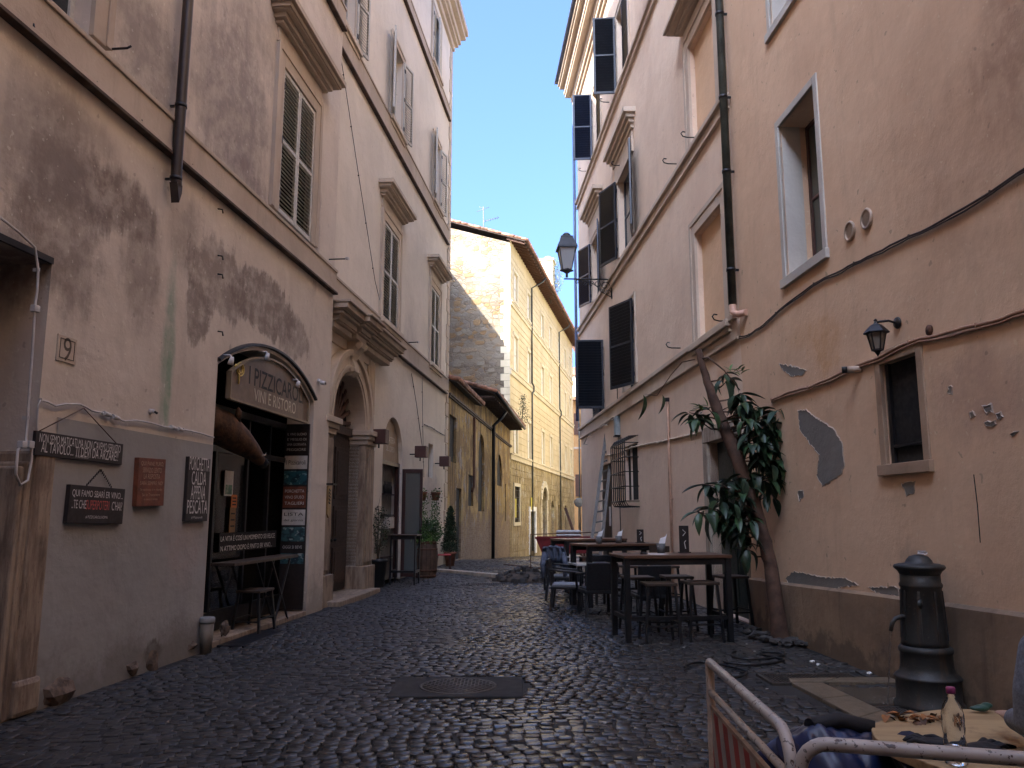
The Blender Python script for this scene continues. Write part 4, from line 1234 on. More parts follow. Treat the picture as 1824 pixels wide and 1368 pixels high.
# ================================================================ far houses, then unseen houses added for bounce and shade
FO = thing("orange_house", "small far orange house with brown shutters closing the street", "building", loc=(0,0,0))
m_orange = plaster("plaster_orange_far", (.62,.36,.16), (.52,.29,.12), drips=.3, sc=.6)
b = MB(); b.box(5.0, 20, 86, 96, -2, 13.6); b.build("wall", m_orange, FO)
b = MB(); b.box(4.6, 20.4, 85.3, 96.4, 13.6, 13.95); b.build("roof", m_rooftile, FO)
for (xa, z_) in ((6.62,9.9),(7.35,9.9),(7.3,3.4),(6.7,3.4)):
    b = MB(); b.box(xa, xa+.5, 85.9, 85.99, z_, z_+2.3); b.build("shutter", flat("brown_shutter", (.10,.045,.03), .6) if z_ == 9.9 and xa < 7 else bpy.data.materials["brown_shutter"], FO)
b = MB(); b.tube([(7.15,85.85,14),(7.15,85.85,-1)], .07, 6); b.build("drainpipe", m_pipeR, FO)
b = MB(); b.box(6.5, 7.8, 85.9, 86, 8.4, 8.6); b.build("string_course", m_trimR, FO)
FT = thing("roof_tower", "pale sunlit attic block with a tiled top behind the small orange house", "building", loc=(0,0,0))
b = MB(); b.box(6.3, 14, 98, 104, 0, 18.4); b.build("wall", m_suntrim, FT)
b = MB(); b.box(6.1, 14.2, 97.7, 104.2, 18.4, 18.8); b.box(6.7, 12, 99, 103, 18.8, 19.6); b.build("roof", m_rooftile, FT)
SQ = thing("square_house", "cream house across the square hidden behind the shuttered salmon building", "building", mtx=PS.M(0, -8.5, 0))  # unseen house added to throw sunlight back onto the banded facade
m_sq = plaster("plaster_cream_square", (.70,.62,.46), (.64,.55,.40), drips=.2)
b = MB(); b.box(-9, 34, -10, 0, -2, 18); b.build("wall", m_sq, SQ)
b = MB()
for i in range(9):
    for z_ in (2, 6.5, 11): b.box(-6.5+i*4.4, -5.3+i*4.4, -.01, .03, z_, z_+2)
b.pieces("window", m_shutdark, SQ)
BK = thing("street_house", "plain plaster house closing the street behind the viewer", "building", loc=(0,-9,0))  # unseen house added to block sky light from the foreground
b = MB(); b.box(-9, 9, -8, 0, -.1, 19); b.build("wall", m_wallD, BK)
b = MB()
for i in range(4):
    for z_ in (1, 5.5, 10, 14.5): b.box(-6+i*3.6, -4.8+i*3.6, .0, .03, z_, z_+2)
b.pieces("window", m_shutdark, BK)
# ================================================================ lettering
FONT_CACHE = {}
def text_mesh(s, mat, w=None, h=None, extrude=.001, shear=0.0, offset=0.0):
    cu = bpy.data.curves.new("lettering", 'FONT'); cu.body = s; cu.size = 1; cu.extrude = 0; cu.shear = shear; cu.offset = offset
    cu.align_x = 'CENTER'; cu.align_y = 'CENTER'; cu.resolution_u = 3
    ob = bpy.data.objects.new("lettering", cu)
    me = bpy.data.meshes.new_from_object(ob)
    bpy.data.objects.remove(ob); bpy.data.curves.remove(cu)
    co = np.empty(len(me.vertices)*3); me.vertices.foreach_get("co", co); co = co.reshape(-1, 3)
    mn_, mx = co.min(0), co.max(0); co -= (mn_+mx)/2
    sy = h/(mx[1]-mn_[1]) if h else 1; sx = w/(mx[0]-mn_[0]) if w else sy
    co[:, 0] *= sx; co[:, 1] *= sy
    out = np.stack([co[:, 0], np.zeros(len(co)), co[:, 1]], 1)
    me.vertices.foreach_set("co", out.ravel()); me.materials.clear(); me.materials.append(mat); me.name = "lettering"; me.update()
    return me
def letter(parent, s, x, z, w, h, mat, y=0.0, **k):
    me = text_mesh(s, mat, w, h, **k)
    return put("lettering", me, parent, loc=(x, y, z))
m_chalk = flat("chalk_white", (.62,.60,.57), .9); m_chalkred = flat("chalk_red", (.55,.12,.10), .9)
m_board = flat("board_black_wood", (.022,.016,.014), .6, var=.3, vscale=8, bump=.2, bscale=30)
m_boardbrown = flat("board_stained_red_brown", (.15,.045,.022), .55, var=.35, vscale=9, bump=.2)
m_gold = flat("gold_paint", (.50,.38,.10), .5); m_cord = flat("cord_brown", (.09,.05,.035), .9)

def sign(name, label, cat, px, thick=.03, mat=m_board, grp=None, gap=.012):
    """board hung on the near left wall, px = TL, TR, BR, BL"""
    P_c = [PA.pt(*q, off=gap+thick) for q in px]
    x0 = (P_c[0][0]+P_c[3][0])/2; x1 = (P_c[1][0]+P_c[2][0])/2; z1 = (P_c[0][1]+P_c[1][1])/2; z0 = (P_c[2][1]+P_c[3][1])/2
    cx_, cz_, w, h = (x0+x1)/2, (z0+z1)/2, x1-x0, z1-z0
    rot = math.atan2(P_c[1][1]-P_c[0][1], w)*.5
    t = thing(name, label, cat, mtx=PA.M(cx_, -gap-thick, cz_) @ Matrix.Rotation(-rot, 4, 'Y'), group=grp)
    b = MB(); b.box(-w/2, w/2, 0, thick, -h/2, h/2); b.build("panel", mat, t, bevel=.003)
    return t, w, h, cx_, cz_
t, w, h, cx_, cz_ = sign("hanging_board", "long black chalk board hung by brown cord beside the left doorway", "sign", ((66,766),(221,792),(216,827),(60,811)))
letter(t, "NON SEMO MATICATI MA NON C'AVEMO SERVIZIO", 0, h*.24, w*.93, .075, m_chalk, y=-.0015)
letter(t, "AL TAVOLO... TI DEVI DA ARZARE!!", 0, -h*.14, w*.88, .085, m_chalk, y=-.0015)
letter(t, "IN ROMANESCO", 0, -h*.36, w*.15, .02, m_chalk, y=-.0015)
nx_, nz_ = PA.pt(145, 727)
b = MB(); b.tube([(-w*.47,.0,h/2),(nx_-cx_, .02, nz_-cz_)], .005, 5); b.tube([(w*.40,.0,h/2),(nx_-cx_,.02,nz_-cz_)], .005, 5); b.build("cord", m_cord, t)
t, w, h, cx_, cz_ = sign("hanging_board", "square black board with one red chalk word hung by a chain below the long board", "sign", ((128,861),(225,873),(216,935),(117,930)), .04)
letter(t, "QUI FAMO SBARÌ ER VINO...", 0, h*.30, w*.92, .085, m_chalk, y=-.0015)
letter(t, "..TE CHE", -w*.33, .0, w*.24, .075, m_chalk, y=-.0015); letter(t, "SUPERPOTERI", .0, .0, w*.42, .085, m_chalkred, y=-.0015); letter(t, "C'HAI?", w*.36, .0, w*.20, .085, m_chalk, y=-.0015)
letter(t, "# PIZZICAROLI.ROMA", 0, -h*.33, w*.4, .028, m_chalk, y=-.0015)
nx_, nz_ = PA.pt(175, 836)
b = MB()
for sx_ in (-.22, .25):
    p0, p1 = Vector((w*sx_, .01, h/2)), Vector((nx_-cx_, .03, nz_-cz_))
    for i in range(9):
        q = p0.lerp(p1, (i+.5)/9); b.tube([q+Vector((0,.004*(i%2),-.012)), q+Vector((0,-.004*(i%2),.012))], .006, 5)
b.build("chain", m_metal, t)
t, w, h, cx_, cz_ = sign("hanging_board", "red brown wooden board with small pale handwriting right of the black boards", "sign", ((248,816),(295,817),(292,903),(243,900)), .05, m_boardbrown)
m_pale = flat("pale_paint_lines", (.42,.28,.20), .8)
for i, (s_, f) in enumerate((("QUI PANE PURO,",.84),("SERVIZIO LENTO",.7),("LA RISPOSTA",.6),("SARÀ SEMPRE: NO!",.84))): letter(t, s_, 0, h*(.38-.13*i), w*f, .05, m_pale, y=-.0015)
for i, s_ in enumerate(("Se qualcosa è in ritardo", "Sei in Trastevere", "e manca il tempo")): letter(t, s_, 0, h*(-.16-.1*i), w*(.8-.15*i), .03, m_pale, y=-.0015)
t, w, h, cx_, cz_ = sign("hanging_board", "tall black board with white capitals on the wall edge beside the wine shop door", "sign", ((336,813),(376,818),(368,930),(331,927)), .04)
for i, s_ in enumerate(("PORCHETTA", "CALDA", "APPENA", "PESCATA")): letter(t, s_, 0, h*(.40-.225*i), w*(.92 if i in (0,3) else .66), .155, m_chalk, y=-.0015)
letter(t, "# Pizzicaroli", 0, -h*.44, w*.5, .03, m_chalk, y=-.0015)
# house number
x0, x1, z0, z1 = PA.rect((98,641),(136,605))
t = thing("house_number_plate", "small square travertine plate with the number 9 set in the left wall", "sign", mtx=PA.M((x0+x1)/2, -.012, (z0+z1)/2))
w, h = x1-x0, z1-z0
b = MB(); b.box(-w/2, w/2, 0, .02, -h/2, h/2); b.build("plate", m_band, t, bevel=.004)
b = MB(); k = .03; b.box(-w/2+k, w/2-k, -.003, -.0005, h/2-k-.006, h/2-k); b.box(-w/2+k, w/2-k, -.003, -.0005, -h/2+k, -h/2+k+.006); b.box(-w/2+k, -w/2+k+.006, -.003, -.0005, -h/2+k+.007, h/2-k-.007); b.box(w/2-k-.006, w/2-k, -.003, -.0005, -h/2+k+.007, h/2-k-.007); b.build("engraved_border", m_metal, t)
letter(t, "9", 0, 0, .11, .21, flat("engraved_dark", (.10,.08,.06), .9), y=-.0015)

def cable(name, label, pl, pts, r, mat, off=.02, cat="cable", twin=0, wob=.004, seed=0, clips=0):
    rr = random.Random(seed); P3 = []
    q = [pl.pt(x, y, off=off) for x, y in pts]
    for (a, c) in zip(q[:-1], q[1:]):
        n = max(1, int(sqrt((a[0]-c[0])**2+(a[1]-c[1])**2)/.14))
        for i in range(n):
            f = i/n; P3.append((a[0]+(c[0]-a[0])*f, -off, a[1]+(c[1]-a[1])*f+rr.uniform(-wob, wob)))
    P3.append((q[-1][0], -off, q[-1][1]))
    t = thing(name, label, cat, mtx=pl.M(P3[0][0], 0, P3[0][2]))
    L_ = [(a-P3[0][0], b_, c-P3[0][2]) for a, b_, c in P3]
    m_ = MB(); m_.tube(L_, r, 6); m_.build("strand", mat, t)
    for k in range(twin):
        m_ = MB(); m_.tube([(a, b_-.004, c-(r*2.2)*(k+1)+.006*sin(i*.9)) for i, (a, b_, c) in enumerate(L_)], r*.8, 5); m_.build("strand", mat, t)
    for i in range(3, len(L_), 7):
        a, b_, c = L_[i]; m_ = MB(); m_.box(a-.006, a+.006, b_-r-.003, .0, c-r-.004, c+r+.004); m_.build("clip", mat, t)
    return t, L_, P3
m_wcable = flat("cable_white_grey", (.50,.49,.47), .5)
t, L_, P3 = cable("light_cable", "white cable with lamp sockets running across the left wall above the boards", PA,
    [(70,800),(66,760),(68,722),(73,712),(85,716),(99,723),(118,720),(143,720),(155,726),(164,732),(190,737),(205,744),(222,750),(243,749),(268,753),(292,760),(312,763),(340,768),(360,773),(381,779)], .009, m_wcable, off=.025)
for (px_, py_) in ((190,738),(206,744),(308,762),(321,765)):
    x, z = PA.pt(px_, py_, off=.03)
    b = MB(); b.tube([(x-.05-P3[0][0],-.03,z+.005-P3[0][2]),(x+.05-P3[0][0],-.035,z-.005-P3[0][2])], [.024,.019], 10); b.build("lamp_socket", m_wcable, t)
t, L_, P3 = cable("conduit_cable", "grey cable running down the reveal of the left doorway", PA, [(0,388),(35,415),(62,440),(68,480),(66,520),(62,545),(58,620),(52,700),(46,790),(32,800),(28,845),(36,864),(50,855),(56,820),(57,792)], .011, m_wcable, off=.045)
for (px_, py_) in ((63,550),(40,792),(53,792)):
    x, z = PA.pt(px_, py_, off=.05); b = MB(); b.box(x-.03-P3[0][0], x+.03-P3[0][0], -.075, -.02, z-.03-P3[0][2], z+.03-P3[0][2]); b.build("junction_box", m_wcable, t, bevel=.008)
x, z = PA.pt(275, 733, off=.05)
t = thing("wall_socket", "small white round fitting on the wall above the brown board", "wall fitting", mtx=PA.M(x, 0, z))
b = MB(); b.tube([(0,0,0),(0,-.05,0)], [.03,.022], 10); b.build("base", m_wcable, t); b = MB(); b.tube([(.0,-.05,0),(.015,-.08,-.02)], .012, 8); b.build("stub", m_metal, t)

# ================================================================ wine shop signs and goods
x0, x1 = 10.16, 12.98
t = thing("shop_sign", "arched brown shop sign with gold key logo over the wine shop door", "sign", mtx=PA.M((x0+x1)/2, -.02, 3.04))
hw = (x1-x0)/2
ar = [(q[0], q[1]) for q in arc_pts(-hw, hw, .34, .40, 20)]
m_signbrown = flat("sign_brown_enamel", (.15,.105,.07), .5)
b = MB(); b.prism([(-hw, 0)] + ar + [(hw, 0)], 0, .05); b.build("panel", m_signbrown, t)
b = MB(); out = [(-hw,0)]+ar+[(hw,0)]
for i in range(len(out)):
    a, c = out[i], out[(i+1) % len(out)]; b.bar((a[0], .0, a[1]), (c[0], .0, c[1]), .03, .06, up=(0,1,0))
b.build("border", flat("sign_border", (.20,.15,.09), .5), t)
m_letter = flat("sign_black_letters", (.004,.003,.002), .6); m_cl = flat("sign_cream_letters", (.50,.44,.33), .5)
letter(t, "I PIZZICAROLI", .18, .40, 2.05, .25, m_letter, y=-.004, offset=.01); letter(t, "VINI E RISTORO", .12, .16, 1.55, .17, m_cl, y=-.004)
b = MB(); c0 = Vector((-hw+.28, -.008, .42))
for r_ in (.085, .05):
    b.tube([c0+Vector((r_*1.25*cos(a*pi/8), 0, r_*sin(a*pi/8))) for a in range(16)], .011, 5, closed=True)
b.tube([c0+Vector((-.02,0,-.02)), c0+Vector((-.03,0,-.2))], .010, 5); b.tube([c0+Vector((-.10,0,.02)), c0+Vector((-.14,0,.04)), c0+Vector((-.17,0,.0))], .012, 5); b.build("key_emblem", m_gold, t)
m_lampw = flat("lamp_white_enamel", (.55,.55,.55), .4)
for (px_, py_, nm) in ((412,641,"left"),(476,634,"middle"),(531,683,"right")):
    x, z = PA.pt(px_, py_, off=.12)
    t = thing("sign_spotlight", f"small white spotlight at the {nm} of the arched shop sign", "spotlight", mtx=PA.M(x, 0, z), group="spotlights over the wine shop sign")
    b = MB(); b.tube([(0,0,.06),(0,-.10,.06),(0,-.13,.02)], .012, 6); b.build("arm", m_lampw, t)
    b = MB(); b.tube([(0,-.13,.04),(0,-.11,-.06)], [.022,.042], 12); b.build("shade", m_lampw, t)
x, z = PA.pt(576, 681, off=.1)
t = thing("security_camera", "small white dome camera on the wall right of the wine shop arch", "camera", mtx=PA.M(x, 0, z))
b = MB(); b.tube([(0,0,.03),(0,-.06,.02)], .035, 12); b.build("base", m_lampw, t)
b = MB(); b.tube([(-.0,-.05,.0),(.0,-.14,-.02)], .036, 12); b.build("housing", m_lampw, t); b = MB(); b.tube([(0,-.141,-.02),(0,-.144,-.02)], .026, 12); b.build("lens", m_black, t)
# poster board in the far reveal, faces up the street
PJ = Plane(PA.W(13.26, 0, 0), -PA.ay, PA.ax)
t = thing("poster_board", "tall black door leaf covered with posters in the wine shop doorway", "notice board", mtx=PJ.M(-.22, -.03, .1))
b = MB(); b.box(-.21, .20, 0, .035, 0, 2.95); b.build("panel", m_board, t, bevel=.003)
def photo_mat(name, c1, c2, c3):
    m, nt, p = new_mat(name); N = NT(nt); v = N.coord((9,9,12))
    col = N.mix(N.ramp(N.noise(v, .7, 3), .42, .55), c1, c2); col = N.mix(N.ramp(N.noise(v, 1.2, 4), .56, .64), col, c3)
    N.L(col, p.inputs['Base Color']); p.inputs['Roughness'].default_value = .35; return m
m_ph = photo_mat("poster_photo_teal", (.01,.03,.04), (.02,.09,.11), (.18,.30,.30)); m_ph2 = photo_mat("poster_photo_kitchen", (.02,.04,.05), (.05,.13,.14), (.35,.42,.40))
m_paper = flat("paper_white", (.55,.53,.48), .8)
def zj(y): return PJ.pt(540, y, off=.035)[1]-.1
for (ya, yb_, mt, txt) in ((766,808,m_board,("IL VINO BUONO","E' MEGLIO DI","UNA GIORNATA","PEGGIORE")),(811,836,m_paper,("I Pizzicaroli",)),(838,864,m_ph,()),(866,905,m_boardbrown,("PORCHETTA","VINO SFUSO","TAGLIERI")),(907,936,m_paper,("LISTA","del giorno")),(938,965,m_ph2,()),(966,983,m_board,("OGGI SI BEVE",)),(985,1005,m_ph2,())):
    z1, z0 = zj(ya), zj(yb_)
    b = MB(); b.box(-.195, .185, -.006, -.0005, z0+.006, z1-.006)
    po = b.build("poster", mt, t, label={m_ph: "dark teal photo poster", m_paper: "white paper notice", m_boardbrown: "brown lettered poster"}.get(mt))
    for i, s_ in enumerate(txt):
        hh = (z1-z0)/(len(txt)+.6)
        me = text_mesh(s_, m_chalk if mt is not m_paper else m_letter, .32, hh*.5); put("lettering", me, po, loc=(-.005, -.008, z1-hh*(i+.8)))
# boar head hung over the door
def soft(name, mat, parent, nodes, edges, radii, sub=2, mtx=None):
    me = bpy.data.meshes.new(name); me.from_pydata(nodes, edges, [])
    o = put(name, me, parent, mtx=mtx)
    sk = me.skin_vertices if len(me.skin_vertices) else None
    o.modifiers.new("skin", 'SKIN')
    if not len(me.skin_vertices): me.skin_vertices_new() if hasattr(me, "skin_vertices_new") else None
    return o
def blobs(name, mat, parent, balls, seg=.02, smooth_it=6, mtx=None, label=None):
    """one continuous organic surface from a chain of overlapping balls (voxel remesh)"""
    bm = bmesh.new()
    for (c, r, s_) in balls:
        g_ = bmesh.ops.create_icosphere(bm, subdivisions=3, radius=r)
        for v_ in g_['verts']: v_.co = Vector((v_.co.x*s_[0], v_.co.y*s_[1], v_.co.z*s_[2])) + Vector(c)
    me = bpy.data.meshes.new(name); bm.to_mesh(me); bm.free(); me.materials.append(mat)
    o = put(name, me, parent, mtx=mtx, label=label)
    r_ = o.modifiers.new("remesh", 'REMESH'); r_.mode = 'VOXEL'; r_.voxel_size = seg; r_.use_smooth_shade = True
    s_ = o.modifiers.new("smooth", 'SMOOTH'); s_.iterations = smooth_it; s_.factor = .5
    return o
def chain(pts, n=7):
    out = []
    for (a, ra), (c, rc) in zip(pts[:-1], pts[1:]):
        for i in range(n):
            f = i/n; out.append((Vector(a).lerp(Vector(c), f), ra+(rc-ra)*f, (1,1,1)))
    out.append((Vector(pts[-1][0]), pts[-1][1], (1,1,1))); return out
m_fur = flat("boar_bristle_brown", (.075,.036,.016), .85, var=.5, vscale=12, bump=.8, bscale=50)
x, z = PA.pt(425, 780, off=.0)
t = thing("boar_head", "brown mounted boar head hanging in the wine shop doorway", "boar head", mtx=PA.M(x, .16, z))
blobs("head", m_fur, t, chain([((-.30,.10,.20),.20),((-.05,.04,.12),.23),((.18,-.06,.0),.19),((.40,-.16,-.13),.125),((.56,-.22,-.25),.08)]), .02, 4)
b = MB(); b.tube([(.59,-.235,-.275),(.655,-.26,-.31)], [.074,.066], 12); b.build("snout", m_black, t)
for s_ in (-1, 1):
    b = MB(); b.tube([(.0+.0*s_, .0+.13*s_, .22),(-.06,.02+.19*s_,.34),(-.08,.03+.2*s_,.40)], [.05,.04,.005], 8); b.build("ear", m_fur, t)
    b = MB(); b.tube([(.47,-.19+.08*s_,-.20),(.51,-.2+.12*s_,-.19),(.52,-.2+.125*s_,-.15)], [.012,.008,.002], 6); b.build("tusk", m_band, t)
    b = MB(); b.lathe([(0,-.012),(.012,0),(0,.012)], 8, (.26,-.10+.16*s_,.07)); b.build("eye", m_black, t)
# notes behind the glass and handwriting on it
t = thing("window_notice", "white and green paper notice behind the left shop pane", "notice", mtx=PA.M(*(lambda q: (q[0], .39, q[1]))(PA.pt(408, 861, off=-.39))))
b = MB(); b.box(-.13, .13, 0, .004, -.17, .17); b.build("sheet", m_paper, t); b = MB(); b.box(-.10, .10, -.002, 0, -.15, -.02); b.build("printed_picture", photo_mat("notice_green", (.03,.10,.06), (.08,.2,.12), (.3,.35,.25)), t)
for i, (px_, py_, hh, c_) in enumerate(((417,893,.09,(.50,.14,.03)),(414,926,.17,(.22,.12,.05)))):
    q = PA.pt(px_, py_, off=-.39)
    t = thing("sticker", ("bright orange sticker on the shop glass" if i == 0 else "tall ochre paper strip below the orange sticker on the glass"), "sticker", mtx=PA.M(q[0], .388, q[1]))
    b = MB(); b.box(-.09, .09, 0, .003, -hh, hh); b.build("sheet", flat(f"sticker_{i}_paint", c_, .6), t)
    for k in range(3): b = MB(); b.box(-.06, .06, -.001, -.0002, hh*(.5-.5*k)-.01, hh*(.5-.5*k)+.01); b.build("print_line", m_letter, t)
q = PA.pt(446, 963, off=-.38)
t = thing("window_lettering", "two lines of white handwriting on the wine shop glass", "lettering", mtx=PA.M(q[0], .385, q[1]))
b = MB(); b.box(-.98, .98, .0, .003, -.13, .13); b.build("film", m_black, t)  # black sheet put behind the writing for the unlit shop interior
letter(t, "LA VITA È COSÌ UN MOMENTO SEI FELICE", -.02, .06, 1.85, .085, m_chalk, y=-.002); letter(t, "N ATTIMO DOPO È FINITO ER VINO...", -.06, -.07, 1.75, .085, m_chalk, y=-.002)
# stool, trestle table, bin by the door
m_dkmetal = flat("painted_metal_black", (.012,.012,.013), .4)
m_seatwood = flat("seat_wood_dark", (.05,.032,.022), .5, var=.3, vscale=10)
def stool_at(name, label, x, y, rz=0, h=.75, w=.38, group=None, legm=None, d=None, back=False):
    d = d or w
    t = thing(name, label, "stool", loc=(x, y, ground_z(y)), rz=rz, group=group)
    b = MB(); b.box(-w/2, w/2, -d/2, d/2, h-.035, h); b.build("seat", m_seatwood, t, bevel=.006)
    lg = legm or m_dkmetal
    for sx_ in (-1, 1):
        for sy_ in (-1, 1):
            b = MB(); b.bar((sx_*(w/2-.03), sy_*(d/2-.03), h-.036), (sx_*(w/2+.02), sy_*(d/2+.02), 0), .032); b.build("leg", lg, t)
    b = MB(); hz = h*.3; k = w/2+.004; kd = d/2+.004
    b.bar((-k,-kd,hz),(k,-kd,hz),.022); b.bar((-k,kd,hz),(k,kd,hz),.022); b.pieces("footrest", lg, t)
    b = MB(); b.bar((-k,-kd,hz+.03),(-k,kd,hz+.03),.022); b.bar((k,-kd,hz+.03),(k,kd,hz+.03),.022); b.pieces("footrest", lg, t)
    if back:
        b = MB(); b.box(-w/2, w/2, d/2-.03, d/2, h+.12, h+.32); b.bar((-w/2+.03,d/2-.02,h),(-w/2+.03,d/2-.02,h+.2),.025); b.bar((w/2-.03,d/2-.02,h),(w/2-.03,d/2-.02,h+.2),.025); b.build("backrest", m_seatwood, t)
    return t
q = PA.W(11.45, .05, 0); stool_at("wooden_stool", "dark wooden stool standing in the wine shop doorway", q.x, q.y, rz=-atan2(dL.x, dL.y), h=.58, w=.34, d=.5)
q = PA.W(11.9, .10, 0)
t = thing("trestle_table", "narrow folding bar table in the wine shop doorway behind the stool", "table", mtx=PA.M(11.7, .12, .06))
b = MB(); b.box(-1.15, 1.1, -.16, .16, .88, .92); b.build("tabletop", m_seatwood, t, bevel=.004)
for (xa, xb) in ((-.25,.45),(.45,-.05)): b = MB(); b.bar((xa+.4,-.12,.88),(xb+.4,-.12,0),.025); b.build("leg", m_dkmetal, t); b = MB(); b.bar((xa+.4,.12,.88),(xb+.4,.12,0),.025); b.build("leg", m_dkmetal, t)
x, _ = PA.pt(368, 1130, off=.1)
t = thing("waste_bin", "small pale waste bin against the left jamb of the wine shop", "bin", mtx=PA.M(x, -.10, 0))
b = MB(); b.lathe([(.065,0),(.080,.36)], 14); b.build("body", flat("bin_cream_plastic", (.16,.14,.11), .6), t)
b = MB(); b.lathe([(.084,.345),(.090,.36),(.088,.40),(.072,.415),(.06,.40)], 14); b.build("bag_rim", flat("bin_bag_white", (.22,.22,.21), .5), t)
# brass intercom
x, z = PA.pt(587, 890, off=.03)
t = thing("intercom", "tall brass intercom plate with a small canopy beside the portal", "intercom", mtx=PA.M(x, -.001, z))
m_brass = flat("brass_dull", (.30,.19,.08), .45, metal=.6)
b = MB(); b.prism([(-.08,-.24),(.0,-.31),(.08,-.24),(.08,.24),(-.08,.24)], -.025, 0); b.build("plate", m_brass, t)
b = MB(); b.box(-.11, .11, -.12, 0, .25, .28); b.build("canopy", m_metal, t)
for k in range(5): b = MB(); b.bar((-.035,-.03,.18-.055*k),(.035,-.03,.15-.055*k),.018,.012,up=(0,1,0)); b.build("bell_push", m_metal, t)
# paper scraps by the portal
for i, (px_, py_, w_) in enumerate(((600,1070,.30),(640,1062,.25))):
    q = ground_pt(px_, py_); t = thing("flattened_cardboard", ("larger" if i == 0 else "smaller") + " pale flattened cardboard scrap on the cobbles before the portal", "cardboard", loc=(q.x, q.y, .03), rz=.4*i)
    b = MB(); b.poly([(-w_,-.1,0),(w_*.8,-.14,.008),(w_,.1,.012),(-w_*.7,.16,.004)]); b.build("sheet", m_paper, t, fix=False)

# ================================================================ second shop with its plants and bar table
t = thing("shop_arch_sign", "tan arched panel with small pale lettering over the second shop", "sign", mtx=PB.M(19.73, .10, 2.86))
ar = arc_pts(-.96, .96, .09, .94, 18)
b = MB(); b.prism([(-.96,0)]+ar+[(.96,0)], 0, .04); b.build("panel", flat("tan_panel", (.33,.24,.155), .7, var=.15, vscale=3), t)
m_fair = flat("fairy_white", (.55,.48,.40), .6)
letter(t, "GELATERIA", .1, .52, .95, .15, m_fair, y=-.003); letter(t, "DEL CORSO", .1, .30, .8, .13, m_fair, y=-.003)
SH = thing("shop_stall", "dark wooden shop front with shelves under the tan arched panel", "shop shelves", mtx=PB.M(19.73, 0, 0))
m_maroon = flat("wood_dark_maroon", (.04,.016,.014), .45)
b = MB(); b.box(-.96,-.84,.06,.16,.05,2.85); b.box(.84,.96,.06,.16,.05,2.85); b.box(-.84,.84,.06,.16,2.75,2.85); b.build("frame", m_maroon, SH, bevel=.005)
b = MB(); b.box(-.96, .96, .26, .275, 0, 2.85); b.build("rear_panel", flat("shop_back_beige", (.22,.21,.19), .7), SH)
for z_ in (.55, 1.05, 1.55, 2.05): b = MB(); b.box(-.2, .82, .14, .26, z_, z_+.03); b.build("shelf", m_maroon, SH)
b = MB(); b.box(-.05, .75, .12, .25, 1.25, 1.52); b.build("white_display_box", m_paper, SH)
for k in range(6): b = MB(); b.lathe([(.03,0),(.032,.18),(.012,.24),(.012,.30)], 8, (.0+k*.13, .2, 2.08)); b.build("bottle", m_dkmetal, SH)
# open glazed leaf standing out from the wall
t = thing("open_glass_door", "open glazed door leaf with dark frame beside the second shop", "door", mtx=PB.M(20.72, 0, 0) @ Matrix.Rotation(radians(-90+8), 4, 'Z'))
b = MB(); b.box(0,.09,0,.05,.05,2.72); b.box(.45,.52,0,.05,.05,2.72); b.box(.09,.45,.001,.049,.05,.14); b.box(.09,.45,.001,.049,2.62,2.72); b.build("frame", m_maroon, t, bevel=.004)
b = MB(); b.box(.09,.45,.02,.03,.14,2.62); b.build("pane", glass_dark("door_glass_milky", (.10,.115,.11), .12), t)
b = MB(); b.tube([(.48,-.04,1.0),(.48,-.04,1.5)], .012, 8); b.build("pull_handle", m_metal, t)

m_leafd = flat("leaf_dark_green", (.022,.045,.018), .45, var=.5, vscale=5); m_leafm = flat("leaf_mid_green", (.045,.10,.025), .5, var=.45, vscale=5); m_leafb = flat("leaf_bright_green", (.09,.19,.04), .5, var=.4, vscale=6)
m_bark = flat("bark_grey_brown", (.10,.075,.055), .9, var=.3, vscale=12, bump=.5)
m_pot = flat("pot_black_plastic", (.018,.019,.022), .45); m_terr = flat("terracotta", (.24,.09,.05), .8, var=.25)
def leaf_cloud(fn, n, size, seed=0, aspect=.45, droop=.0):
    """n small folded leaves at points given by fn(rng)"""
    rr = random.Random(seed); b = MB()
    for i in range(n):
        c = Vector(fn(rr)); L_ = size*rr.uniform(.6, 1.3)
        d = Vector((rr.gauss(0,1), rr.gauss(0,1), rr.gauss(0,.8)-droop)).normalized()
        s_ = d.cross(Vector((rr.gauss(0,1), rr.gauss(0,1), rr.gauss(0,1)))).normalized()*L_*aspect*.5
        nn = d.cross(s_).normalized()*L_*.10
        k = len(b.v); b.v += [tuple(c), tuple(c+d*L_*.5+s_+nn), tuple(c+d*L_), tuple(c+d*L_*.5-s_+nn)]
        b.f += [(k, k+1, k+2), (k, k+2, k+3)]; b.sm += [False, False]
    return b
def in_ell(rr, c, r):
    while True:
        v_ = Vector((rr.uniform(-1,1), rr.uniform(-1,1), rr.uniform(-1,1)))
        if .25 < v_.length < 1: return Vector((c[0]+v_.x*r[0], c[1]+v_.y*r[1], c[2]+v_.z*r[2]))
# potted shrub by the portal
q = ground_pt(672, 1047)
t = thing("potted_shrub", "thin dark shrub in a tall black pot right of the portal pier", "potted plant", loc=(q.x, q.y, 0))
b = MB(); b.lathe([(.135,0),(.15,.02),(.20,.55),(.225,.56),(.225,.62),(.195,.62),(.19,.55),(.0,.55)], 20); b.build("pot", m_pot, t)
b = MB(); rr = random.Random(4)
for i in range(7):
    a = i*.9; b.tube([(0,0,.55),(.05*cos(a),.05*sin(a),.95),(.16*cos(a),.16*sin(a),1.5+.1*(i%3))], [.012,.009,.003], 5)
b.build("stems", m_bark, t)
leaf_cloud(lambda r: in_ell(r, (0,0,1.25), (.25,.25,.55)), 900, .055, 1).build("foliage", m_leafd, t, fix=False, kind="stuff")
b = MB(); b.tube([(0,0,1.3),(-.02,0,1.75),(.02,0,2.0)], [.008,.006,.002], 5); b.build("shoot", m_bark, t)
